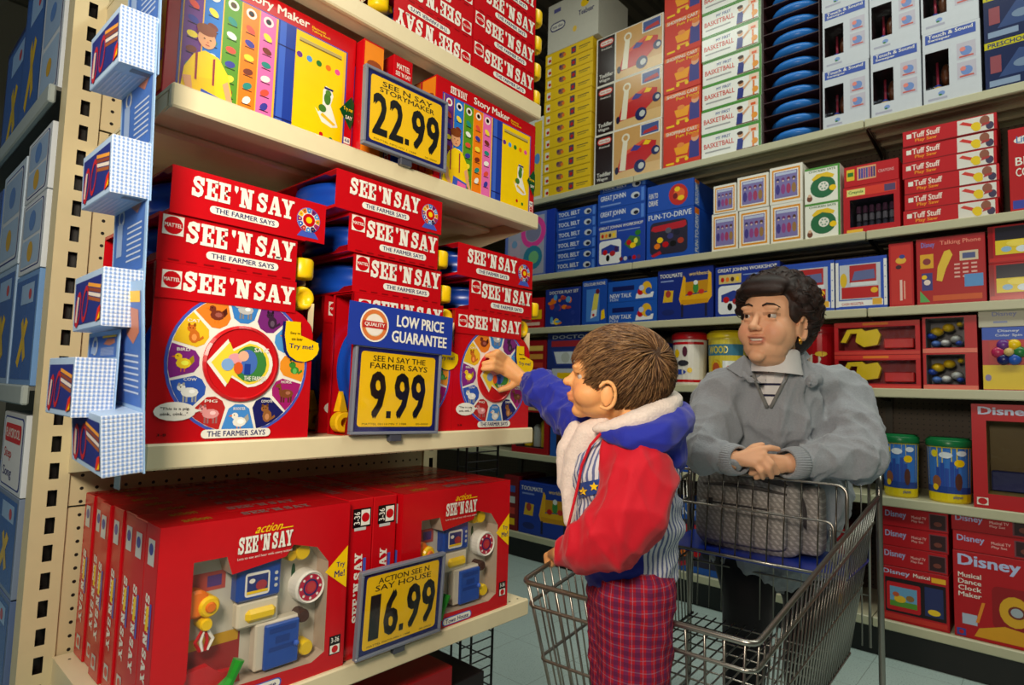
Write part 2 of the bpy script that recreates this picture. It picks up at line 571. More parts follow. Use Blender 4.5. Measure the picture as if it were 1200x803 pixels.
def slotted_upright(x0, x1, yf, z0, z1, col, pitch=0.0508, sl=0.030):
    a = MB(); y1 = yf + .05; xm = x0 + (x1 - x0) * .55; sw = .0075
    a.box(x0, x1, yf, y1, z0, z1, col, skip=('f',))
    xs = (x0, xm - sw, xm + sw, x1)
    a.poly([(xs[0], yf, z0), (xs[1], yf, z0), (xs[1], yf, z1), (xs[0], yf, z1)], col)
    a.poly([(xs[2], yf, z0), (xs[3], yf, z0), (xs[3], yf, z1), (xs[2], yf, z1)], col)
    z = z0; dk = S(18, 14, 10)
    while z < z1 - 1e-4:
        zs0 = z + (pitch - sl) / 2; zs1 = zs0 + sl; ze = min(z + pitch, z1)
        a.poly([(xs[1], yf, z), (xs[2], yf, z), (xs[2], yf, zs0), (xs[1], yf, zs0)], col)
        if zs1 < z1:
            a.poly([(xs[1], yf, zs1), (xs[2], yf, zs1), (xs[2], yf, ze), (xs[1], yf, ze)], col)
            yb = yf + .02
            a.poly([(xs[1], yb, zs0), (xs[2], yb, zs0), (xs[2], yb, zs1), (xs[1], yb, zs1)], dk)
            for (p1, p2) in (((xs[1], zs0), (xs[2], zs0)), ((xs[2], zs0), (xs[2], zs1)), ((xs[2], zs1), (xs[1], zs1)), ((xs[1], zs1), (xs[1], zs0))):
                a.poly([(p1[0], yf, p1[1]), (p2[0], yf, p2[1]), (p2[0], yb, p2[1]), (p1[0], yb, p1[1])], dk)
        z += pitch
    return a


slotted_upright(.262, .318, YB + .012, 0.0, 3.2, S(206, 192, 152)).build('upright', 'enamel', rack, off=RO)
slotted_upright(1.200, 1.252, YB + .012, 0.0, 3.2, S(206, 192, 152)).build('upright', 'enamel', rack, off=RO)
for k in range(4):
    a = MB(); a.box(.318, 1.200, YB + .020, YB + .030, .12 + k * .75, .12 + (k + 1) * .75 - .004, BEIGE)
    a.build('back_panel', 'pegboard_beige', rack, off=RO)
SH = {}
for k, zt in enumerate((1.874, 1.576, 1.0195, 0.593, 0.15)):
    a = MB(); a.box(XL, XR, YF + .004, YB + .012, zt - .006, zt, ENAM)
    a.box(XL + .004, XR - .004, YF + .012, YF + .045, zt - .034, zt - .030, ENAM)            # folded return under the lip
    a.box(XL + .004, XR - .004, YF + .045, YF + .048, zt - .034, zt - .012, ENAM)
    a.box(XL + .004, XR - .004, YF + .17, YF + .25, zt - .020, zt - .0065, ENAM, .004)          # stiffening channel
    sh = a.build('shelf', 'enamel', rack, off=RO)
    a = MB(); a.box(XL, XR, YF - .002, YF + .012, zt - .036, zt + .003, ENAM, .003)
    a.build('price_rail', 'enamel', sh, off=None)
    sh.children[0].location = (-RO[0], -RO[1], -RO[2])
    a = MB()
    for k2 in range(30):
        x = XL + .02 + k2 * .0295
        for yy in (YF + .022, YF + .385):
            a.lathe([(0, 0), (.0028, 0)], S(40, 32, 24), 6, Matrix.Translation((x, yy, zt + .0004)))
    hl = a.build('punched_holes', 'matte', sh); hl.location = (-RO[0], -RO[1], -RO[2])
    for x0 in (XL + .001, XR - .004):
        a = MB()
        prof = [(YF + .02, zt - .03), (YB + .012, zt - .085), (YB + .012, zt - .007), (YF + .02, zt - .007)]
        a.prism(prof, lambda p_, q_, c_, x0=x0: (x0 + c_, p_, q_), .003, ENAM); a.poly([(x0, p_, q_) for p_, q_ in reversed(prof)], ENAM)
        b = a.build('bracket', 'enamel', sh); b.location = (-RO[0], -RO[1], -RO[2])
S0, S1_, S2, S3, S4 = 1.874, 1.576, 1.0195, 0.593, 0.15
a = MB(); a.box(XL, XR, YF + .03, YB, 0, .145, S(40, 36, 30)); a.build('kick_plate', 'enamel', rack, off=RO)

# ------------------------------------------------------------------ farm talking-toy cartons
FW, FH, FD = 0.266, 0.2795, 0.0755
TOYBLUE = S(18, 70, 175)


def animal(F, a, b, r, body, k, kind=0):
    """a little picture: 0 four-legged, 1 bird, 2 sitting, 3 squat, 4 long-necked"""
    q = F.w / F.h; lite = tuple(min(1, c * 1.8 + .05) for c in body[:3]) + (1,); dark = tuple(c * .45 for c in body[:3]) + (1,)
    def E(dx, dy, ra, rb, c, kk, n=10, rot=0): F.ell(a + dx * r, b + dy * r * q, ra * r, rb * r, c, kk, n, rot)
    def R(x0, y0, x1, y1, c, kk): F.rect(a + x0 * r, b + y0 * r * q, a + x1 * r, b + y1 * r * q, c, kk)
    if kind in (0, 4):
        for dx in (-.65, -.3, .35, .7): R(dx - .10, -1.15, dx + .12, -.2, dark, k)
        E(0, 0, 1.0, .58, body, k + .3)
        if kind == 4: F.poly([(a + x * r, b + y * r * q) for x, y in ((-.95, .1), (-.5, .1), (-.85, 1.15), (-1.2, 1.0))][::-1], body, k + .4); E(-1.15, 1.05, .42, .22, body, k + .5, 8, .4)
        else: E(-.95, .55, .48, .42, body, k + .5); E(-1.2, .9, .16, .22, dark, k + .7, 6); E(-.72, .95, .16, .22, dark, k + .7, 6)
        E(.25, .1, .36, .24, lite, k + .6, 8); E(-1.02, .6, .09, .09, BLACK, k + .8, 6)
    elif kind == 1:
        F.poly([(a + x * r, b + y * r * q) for x, y in ((.3, .1), (1.1, .9), (1.25, .2), (.9, -.3))], dark, k)
        E(.05, -.1, .85, .62, body, k + .3); E(-.55, .65, .42, .40, body, k + .4); F.poly([(a + x * r, b + y * r * q) for x, y in ((-.9, .55), (-1.35, .62), (-.9, .80))], ORANGE, k + .5)
        E(.2, -.05, .45, .30, lite, k + .5, 8); E(-.62, .75, .08, .08, BLACK, k + .6, 6)
        for dx in (-.2, .2): R(dx - .05, -1.1, dx + .05, -.6, ORANGE, k + .1)
    else:
        E(.1, -.35, .62, .80 if kind == 2 else .5, body, k + .3); E(-.25, .6 if kind == 2 else .35, .50, .44, body, k + .4); E(-.55, 1.0, .16, .24, dark, k + .5, 6); E(.08, 1.02, .16, .24, dark, k + .5, 6)
        E(.1, -.45, .30, .42, lite, k + .5, 8); E(-.42, .65, .08, .08, BLACK, k + .6, 6); E(-.1, .65, .08, .08, BLACK, k + .6, 6); F.poly([(a + x * r, b + y * r * q) for x, y in ((.6, -.9), (1.2, -.5), (1.1, -.2), (.6, -.6))], body, k + .2)


AKIND = [0, 2, 1, 3, 4, 2, 1, 0, 0, 1, 2, 1]
SECT = [(S(60, 130, 205), S(190, 190, 190)), (S(120, 40, 120), S(60, 35, 60)), (S(80, 150, 215), S(225, 215, 190)), (S(240, 150, 40), S(60, 140, 50)),
        (S(165, 30, 110), S(130, 70, 40)), (S(28, 30, 96), S(150, 95, 50)), (S(70, 140, 215), S(240, 236, 225)), (S(185, 40, 40), S(225, 150, 150)),
        (S(50, 90, 185), S(235, 235, 230)), (S(130, 40, 130), S(245, 205, 40)), (S(235, 190, 40), S(205, 110, 35)), (S(230, 130, 40), S(120, 50, 35))]
NAMES = ['SHEEP', 'DOG', 'DUCK', 'FROG', 'HORSE', 'COYOTE', 'ROOSTER', 'PIG', 'COW', 'BIRD', 'CAT', 'TURKEY']


def dial(F, ca, cb, R, k, small=False):
    q = F.w / F.h
    F.ell(ca, cb, R * 1.025, R * 1.025, S(70, 90, 190), k, 40)
    F.ell(ca, cb, R * .985, R * .985, WHITE, k + 1, 40)
    for i in range(12):
        bg, an = SECT[i]; t = PI / 2 - i * PI / 6
        def pt(r, dt): return (ca + r * R * math.cos(t + dt), cb + r * R * math.sin(t + dt) * q)
        F.poly([pt(.585, .10), pt(.66, .225), pt(.975, .245), pt(.98, .12), pt(.98, .0), pt(.98, -.12), pt(.975, -.245), pt(.66, -.225), pt(.585, -.10)][::-1], bg, k + 2)
        c_ = pt(.80, 0)
        if not small:
            animal(F, c_[0] + R * .01, c_[1] - R * .02, R * .115, an, k + 3, AKIND[i])
            F.text(NAMES[i], c_[0] - R * .08, c_[1] + R * .135 * q, c_[0] + R * .09, c_[1] + R * .175 * q, WHITE, k + 4.5)
        else: F.ell(c_[0], c_[1], R * .08, R * .08, an, k + 3, 6)


def farm_meshes():
    out = []
    w, h, d = FW, FH, FD
    # carton: front, top, bottom and back panels, return flaps at the sides
    a = MB(); th = .0016
    xt = w / 2 - .038                              # the top panel is narrower: a notch leaves room for the pull knob
    fp = [(-w / 2, 0), (w / 2, 0), (w / 2, h - .092), (w / 2 - .006, h - .074), (w / 2 - .022, h - .058), (xt, h - .050), (xt, h), (-w / 2, h)]
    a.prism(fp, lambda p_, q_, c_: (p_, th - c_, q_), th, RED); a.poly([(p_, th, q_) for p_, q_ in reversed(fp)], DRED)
    a.box(-w / 2, xt, d - th, d, 0, h, RED)
    a.box(-w / 2, xt, th, d - th, h - th, h, RED); a.box(-w / 2, w / 2, th, d - th, 0, th, RED)
    for sx in (-1, 1):
        x0 = sx * (w / 2 - th); x1 = sx * w / 2
        if sx < 0: pr = [(th, th), (.012, th), (.012, .02), (.004, .04), (.004, h - .05), (.012, h - .03), (.012, h - th), (th, h - th)]
        else: pr = [(th, th), (.026, th), (.026, .02), (.016, .05), (.016, h - .12), (.010, h - .095), (th, h - .095)]
        xa, xb = min(x0, x1), max(x0, x1)
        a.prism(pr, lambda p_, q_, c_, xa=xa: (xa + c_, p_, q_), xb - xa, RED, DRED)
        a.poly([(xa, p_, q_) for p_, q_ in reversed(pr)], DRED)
        if sx < 0: a.box(xa, xb, d - .006, d - th, th, h - th, RED)
    body = a.mesh('carton', 'gloss_card')
    # front print
    a = MB(); F = faces_of(a, w, h, d)['front']
    dial(F, .52, .46, .435, 1)
    F.rect(.0, .80, .855, .999, RED, 7)
    maker_mark(F, .03, .855, .135, 8)
    F.slab("SEE 'N SAY", .145, .850, .84, .962, WHITE, 9)
    F.pill(.30, .025, .73, .075, WHITE, 8); F.text('THE FARMER SAYS', .335, .034, .695, .066, NAVY, 9)
    F.ell(.15, .18, .115, .055, WHITE, 8); F.poly([(.22, .20), (.30, .185), (.22, .16)], WHITE, 8.4)
    F.text('"This is a pig.', .07, .183, .23, .203, BLACK, 9); F.text('oink, oink..."', .07, .155, .22, .175, BLACK, 9)
    # try-me flash
    pts = [(.795, .745), (.90, .745), (.905, .66)] + [(.925 + .12 * math.sin(t), .585 + .095 * math.cos(t)) for t in (1.2, 1.6, 2.0, 2.5, 3.0, 3.5, 4.0, 4.4)] + [(.790, .655)]
    F.poly([(x - .02, y - .004) for x, y in pts][::-1], NAVY, 8); F.poly(pts[::-1], YEL, 9)
    F.text('Try me!', .825, .565, 1.0, .605, NAVY, 10); F.text('Easy to', .83, .66, .90, .68, BLACK, 10); F.text('use lever', .84, .625, .92, .645, BLACK, 10)
    F.text('3-8', .06, .045, .11, .06, BLACK, 8)
    pr = a.mesh('printed_front', 'gloss_card')
    # spinner on the toy, showing through the front
    a = MB(); fc = Vector((.02 * w, 0, .46 * h))
    TT = Matrix.Translation(fc) @ Matrix.Rotation(PI / 2, 4, 'X')
    R = .435 * w * .545
    a.lathe([(R, .001), (R, .0045), (R * .93, .007), (R * .90, .0045), (0, .0045)], S(200, 16, 24), 36, TT)
    G = Face(a, fc + Vector((-R, -.0050, -R)), (1, 0, 0), (0, 0, 1), (0, -1, 0), 2 * R, 2 * R)
    def arrow(sc):
        P = [(-.92, .0), (-.42, .62), (-.30, .36)] + [(.16 + .66 * math.sin(t), .62 * math.cos(t)) for t in [PI * i / 10 for i in range(11)]] + [(-.30, -.36), (-.42, -.62)]
        return [(.5 + x * .5 * sc, .5 + y * .5 * sc) for x, y in P]
    G.poly(arrow(1.0)[::-1][::-1], WHITE, 1); G.poly(arrow(.88), S(245, 215, 60), 2)
    G.ell(.60, .50, .22, .24, S(60, 130, 60), 3); G.ell(.56, .52, .13, .17, S(70, 110, 190), 4); G.ell(.50, .60, .07, .07, S(235, 180, 150), 5)
    G.ell(.40, .56, .10, .07, S(230, 160, 170), 4); G.ell(.30, .48, .08, .08, S(130, 170, 220), 4); G.rect(.52, .36, .60, .50, S(30, 60, 150), 5)
    G.text('THE FARMER', .52, .28, .82, .34, WHITE, 5); G.text('SAYS', .64, .66, .84, .72, WHITE, 5)
    G.ell(.44, .44, .06, .08, S(220, 90, 40), 5)
    sp = a.mesh('spinner', 'plastic')
    # top and bottom panel prints (read when the box lies down)
    a = MB(); F = faces_of(a, w, h, d)['top']
    maker_mark(F, .02, .56, .135, 2)
    F.slab("SEE 'N SAY", .15, .46, .84, .92, WHITE, 3)
    F.pill(.27, .18, .73, .36, WHITE, 2); F.text('THE FARMER SAYS', .30, .215, .70, .325, NAVY, 3)
    for i in range(8): F.rect(.06 + i * .1, .04, .12 + i * .1, .07, DRED, 2)
    tp = a.mesh('printed_top', 'gloss_card')
    a = MB(); F = faces_of(a, w, h, d)['bottom']
    F.slab("SEE 'N SAY", .11, .44, .76, .88, WHITE, 3)
    F.pill(.22, .16, .66, .33, WHITE, 2); F.text('THE FARMER SAYS', .25, .19, .63, .30, NAVY, 3)
    dial(F, .87, .52, .085, 2, True); F.ell(.87, .52, .045, .045, RED, 7); F.ell(.87, .52, .022, .022, YEL, 8)
    F.poly([(.79, .10), (.95, .10), (.92, .24), (.82, .24)], S(70, 90, 190), 2)
    bp = a.mesh('printed_base', 'gloss_card')
    # right side panel print
    a = MB(); F = faces_of(a, w, h, d)['right']
    F.rect(.03, .62, .30, .88, CREAM, 1); F.rect(.05, .30, .17, .58, S(215, 190, 190), 1)
    for i in range(5): F.rect(.06, .83 - i * .04, .27, .845 - i * .04, S(190, 80, 70), 2)
    F.text('SEE', .04, .08, .17, .12, WHITE, 2); F.text("'N SAY", .03, .14, .18, .165, YEL, 2)
    rp = a.mesh('printed_side', 'gloss_card')
    # the toy: blue drum with rim, carrying handle
    a = MB(); c_ = Vector((0, .0385, h * .47)); TT = Matrix.Translation(c_) @ Matrix.Rotation(PI / 2, 4, 'X')
    Rr = w * .485
    a.lathe([(0, -.033), (Rr * .90, -.033), (Rr * .97, -.026), (Rr, -.018), (Rr * .965, -.014), (Rr * .965, .010), (Rr, .014), (Rr * .98, .030), (Rr * .9, .0345), (0, .0345)], TOYBLUE, 40, TT)
    toy = a.mesh('toy_drum', 'plastic', True)
    a = MB(); TT = Matrix.Translation((w / 2 - .038 + .0235, .030, h - .024)) @ Matrix.Rotation(PI / 2, 4, 'X')
    a.lathe([(0, -.018), (.0190, -.018), (.0215, -.014), (.0215, .013), (.0195, .018), (.014, .019), (.011, .014), (0, .013)], YEL, 22, TT)
    a.box(w / 2 - .05, w / 2 - .025, .024, .036, h - .050, h - .022, YEL)
    kn = a.mesh('pull_knob', 'plastic', True)
    a = MB(); x = -w / 2 + .016
    ring = [(x + .004 * math.sin(t * 2), .052 + .017 * math.cos(t), .026 + .019 * math.sin(t)) for t in [2 * PI * i / 14 for i in range(14)]]
    TT = Matrix.Translation((x, .050, .024)) @ Matrix.Rotation(PI / 2, 4, 'X')
    a.lathe([(.010, -.012), (.0185, -.012), (.021, -.008), (.021, .010), (.0185, .014), (.010, .014), (.010, -.012)], S(240, 190, 20), 20, TT)
    a.poly([(x - .016, .034, .045), (x + .006, .04, .045), (x - .006, .04, .085)], S(240, 190, 20)); a.poly([(x - .006, .055, .085), (x + .006, .055, .045), (x - .016, .055, .045)], S(240, 190, 20))
    a.poly([(x + .006, .04, .045), (x + .006, .055, .045), (x - .006, .055, .085), (x - .006, .04, .085)], S(240, 190, 20))
    lv = a.mesh('lever', 'plastic')
    return body, [('printed_front', pr), ('spinner', sp), ('printed_top', tp), ('printed_base', bp), ('printed_side', rp), ('toy_drum', toy), ('pull_knob', kn), ('lever', lv)]


FARM = farm_meshes()


def farm(kind, loc, label, group, tilt=0.0):
    """kind: 'stand' face out; 'top' lying with the top panel out; 'base' lying with the bottom panel out; 'flip' as top but upside down"""
    o = link('talking_toy_box', FARM[0]); tag(o, label, 'toy box', group)
    x, y, z = loc
    if kind == 'stand': o.location = (x, y, z); o.rotation_euler = (0, 0, tilt)
    elif kind == 'top': o.location = (x, y + FH, z); o.rotation_euler = (PI / 2, 0, tilt)
    elif kind == 'base': o.location = (x, y, z + FD); o.rotation_euler = (-PI / 2, 0, tilt)
    elif kind == 'flip': o.matrix_world = Matrix.Translation((x, y + FH, z + FD)) @ Matrix.Rotation(PI, 4, 'Y') @ Matrix.Rotation(PI / 2, 4, 'X')
    for n_, me in FARM[1]:
        if kind == 'stand' and n_ in ('printed_top', 'printed_base'): continue
        if kind != 'stand' and n_ in ('printed_front', 'spinner', 'lever'): continue
        if kind == 'base' and n_ in ('printed_top',): continue
        if kind in ('top', 'flip') and n_ in ('printed_base',): continue
        link(n_, me, o)
    return o


G_S2 = 'farm toy boxes on the middle shelf'
G_back = 'farm toy boxes in the rows behind'
c1, c2, c3 = .314 + FW / 2, .655 + FW / 2, .932 + FW / 2
e = .0008
for nm, cx_, n_l, kinds in (('left', c1, 2, ['top', 'base']), ('middle', .798, 3, ['top', 'top', 'base']), ('right', c3, 2, ['top', 'base'])):
    lab = {'left': 'red farm toy box with a round animal dial, standing nearest the checked packs',
           'middle': 'red farm toy box standing mostly hidden behind the 9.99 price sign',
           'right': 'red farm toy box whose dial the child is touching'}[nm]
    farm('stand', (cx_, YF + .010, S2 + e), lab, G_S2)
    for r in range(1, 3):
        farm('stand', (cx_ - .01, YF + .012 + r * (FD + .014), S2 + e), 'red farm toy box standing %s behind the %s dial box' % (('directly', 'two places')[r - 1], nm), G_back)
    for i, kd in enumerate(kinds):
        where = {'left': 'on the stack nearest the checked packs', 'middle': 'above the low price sign', 'right': 'on the stack the child reaches for'}[nm]
        which = ('lowest' if i == 0 else 'topmost' if i == n_l - 1 else 'middle') + ' red farm toy box lying flat '
        dx = {'left': (.0, .012), 'middle': (-.004, -.022, -.058), 'right': (.046, .0)}[nm][i]
        farm(kd, (cx_ + dx, YF + .014 - .006 * i, S2 + FH + .002 + i * (FD + .0008)), which + where, G_S2)
# top shelf
for i in range(4):
    farm('top', (1.088, YF + .008, S0 + e + i * (FD + .0008)), 'red farm toy box lying at the right end of the highest shelf, %s' % rank(i, 4), 'farm toy boxes on the highest shelf')
for i in range(4):
    farm('flip', (.820, YF + .008, S0 + e + i * (FD + .0008)), 'upside-down red farm toy box on the highest shelf, %s' % rank(i, 4), 'farm toy boxes on the highest shelf')

# ------------------------------------------------------------------ story-book toy boxes
SW, SHH, SD = .350, .246, .050


def story_meshes():
    w, h, d = SW, SHH, SD
    a = MB(); a.box(-w / 2, w / 2, 0, d, 0, h, RED, .0015); body = a.mesh('carton', 'gloss_card')
    a = MB(); F = faces_of(a, w, h, d)['front']
    F.rect(.055, .02, .945, .86, S(70, 70, 170), 1)
    F.rect(.065, .03, .935, .85, S(245, 190, 60), 2)
    cols = [PURP, S(40, 120, 210), S(90, 150, 30), S(245, 130, 20), S(235, 110, 180)]
    for i in range(5):
        u0 = .07 + i * .09
        F.rect(u0, .03, u0 + .084, .85, cols[i], 3)
        F.ring(u0 + .042, .79, .016, .027, WHITE, 4, 16)
        F.ell(u0 + .042, .79, .014, .014, [S(200, 60, 60), BLACK, BROWN, BLACK, BLACK][i], 4, 10)
        for j in range(6):
            c_ = [S(230, 80, 60), S(60, 60, 160), S(245, 220, 60), S(120, 50, 30), S(40, 140, 130), S(240, 240, 230)][(j + i * 2) % 6]
            F.ell(u0 + .042, .67 - j * .105, .026, .017, c_, 4, 10, .3 * (j - 2))
            F.rect(u0 + .018, .67 - j * .105 - .034, u0 + .066, .67 - j * .105 - .028, BLACK, 5)
    # boy in a yellow shirt at the lower left
    SK = S(228, 165, 120); F0 = F; F = Face(a, F0.o + Vector((.045 * w, 0, -.02 * h)), F0.u, F0.v, F0.n, w * .80, h * .80)
    F.poly([(.03, .02), (.05, .30), (.10, .44), (.16, .50), (.24, .48), (.30, .36), (.33, .20), (.30, .02)][::-1], S(250, 210, 20), 6)
    F.poly([(.08, .02), (.10, .24), (.22, .28), (.24, .02)][::-1], S(245, 200, 20), 7)
    for u0 in (.11, .21): F.poly([(u0, .22), (u0 + .012, .22), (u0 + .01, .46), (u0 - .003, .45)], S(150, 40, 60), 8)
    F.ell(.165, .60, .052, .058, SK, 8, 18); F.ell(.160, .68, .058, .036, S(130, 65, 30), 9, 14); F.poly([(.105, .62), (.115, .70), (.21, .72), (.215, .64), (.19, .665), (.13, .66)][::-1], S(130, 65, 30), 9)
    for u0 in (.150, .185): F.ell(u0, .60, .006, .004, BROWN, 10, 8)
    F.ell(.17, .575, .007, .006, S(210, 130, 95), 10, 8); F.rect(.158, .545, .182, .553, S(180, 70, 70), 10)
    F.poly([(.04, .22), (.07, .10), (.13, .02), (.16, .02), (.10, .14), (.09, .24)][::-1], SK, 9)
    F.poly([(.30, .30), (.34, .10), (.37, .02), (.34, .02), (.30, .12), (.27, .26)][::-1], SK, 9)
    F.poly([(.14, .02), (.15, .16), (.30, .12), (.31, .02)][::-1], S(60, 90, 190), 9); F.poly([(.19, .02), (.20, .12), (.29, .10), (.30, .02)][::-1], PINK, 10)
    F = F0
    # blue spine and yellow book page
    F.rect(.525, .03, .625, .85, S(30, 60, 160), 4); F.rect(.535, .03, .570, .85, S(60, 100, 205), 5); F.rect(.525, .66, .625, .67, NAVY, 6); F.rect(.525, .10, .625, .11, NAVY, 6)
    F.rect(.628, .03, .92, .84, S(250, 208, 0), 4)
    F.rect(.645, .775, .905, .80, S(190, 170, 100), 5); F.rect(.645, .765, .905, .775, S(120, 100, 40), 6)
    for i in range(5): F.ell(.65 + i * .058, .66 - .002 * i, .017, .017, [PURP, S(70, 150, 220), GREEN, ORANGE, S(235, 80, 150)][i], 5, 14)
    # little green reader sticker
    F.poly([(.755, .30), (.775, .27), (.80, .30), (.80, .46), (.815, .50), (.85, .49), (.865, .44), (.85, .36), (.90, .20), (.86, .18), (.80, .20)], WHITE, 5)
    F.ell(.828, .40, .021, .035, S(70, 120, 40), 6); F.ell(.832, .45, .018, .016, S(80, 130, 45), 7); F.rect(.805, .475, .86, .49, NAVY, 8); F.ell(.80, .31, .024, .022, S(70, 120, 40), 6)
    F.poly([(.79, .25), (.87, .20), (.885, .215), (.80, .275)], S(240, 190, 30), 7)
    F.ell(.80, .10, .012, .012, RED, 5); F.ell(.86, .085, .012, .012, GREEN, 5)
    F.poly([(.905, .36), (.98, .22), (.998, .30), (.998, .45), (.98, .50)], DGREEN, 8); F.text('Try me', .93, .36, .99, .40, YEL, 9); F.text('SAY', .945, .30, .99, .33, WHITE, 9)
    # titles
    F.text('Story Maker', .335, .875, .70, .965, WHITE, 2, .02); F.text('Electronic', .715, .915, .80, .935, YEL, 2); F.text('Talking Book', .715, .885, .83, .907, YEL, 2)
    F.slab("SEE 'N SAY", .12, .885, .27, .955, WHITE, 2)
    maker_mark(F, .945, .035, .985, 2); F.rect(.945, .10, .985, .15, WHITE, 2); F.text('4-8', .95, .11, .98, .14, NAVY, 3)
    pf = a.mesh('printed_front', 'gloss_card')
    a = MB(); F = faces_of(a, w, h, d)['left']
    F.rect(.04, .02, .96, .98, S(240, 140, 30), 1); F.ell(.5, .72, .34, .34, S(226, 150, 100), 2, 18); F.ell(.52, .80, .36, .20, S(150, 70, 30), 3, 14)
    F.poly([(.1, .02), (.2, .5), (.5, .58), (.85, .5), (.95, .02)][::-1], S(235, 120, 20), 2); F.rect(.42, .1, .5, .52, S(170, 40, 40), 3); F.rect(.1, .22, .9, .30, PURP, 3)
    sd = a.mesh('printed_end', 'gloss_card')
    a = MB(); F = faces_of(a, w, h, d)['right']
    F.rect(.02, .80, .98, .99, RED, 1); F.rect(.02, .02, .98, .78, S(30, 60, 160), 1); F.text('MATTEL', .15, .88, .85, .93, WHITE, 2); F.text("SEE 'N SAY", .1, .82, .9, .86, WHITE, 2)
    ed = a.mesh('printed_end', 'gloss_card')
    return body, [('printed_front', pf), ('printed_end', sd), ('printed_end', ed)]


STORY = story_meshes()


def story(loc, rz, label, kids=(0, 1, 2)):
    o = link('storybook_toy_box', STORY[0]); tag(o, label, 'toy box', 'storybook toy boxes')
    o.location = loc; o.rotation_euler = (0, 0, rz)
    for k in kids: link(STORY[1][k][0], STORY[1][k][1], o)
    return o


story((.313 + SW / 2, YF + .045, S1_ + e), 0, 'red storybook toy box with striped picture front, nearest the slotted post')
story((.313 + SW / 2, YF + .045 + SD + .003, S1_ + e), 0, 'red storybook toy box hidden behind the left storybook box')
story((.853 + SW / 2, YF + .014, S1_ + e), 0, 'red storybook toy box right of the 22.99 sign, at the shelf end')
story((.853 + SW / 2, YF + .014 + SD + .003, S1_ + e), 0, 'red storybook toy box hidden behind the right storybook box')
for i in range(2):     # turned end-on behind the sign
    x = .666 + i * .075
    story((x + (SD if i == 0 else 0), YF + .022 + SW / 2, S1_ + e), PI / 2 if i == 0 else -PI / 2, 'storybook toy box turned end-on, %s the 22.99 sign' % ('orange end showing left of', 'tucked behind')[i])

# ------------------------------------------------------------------ town-house talking toys
TW, TH, TD = .330, .302, .0570


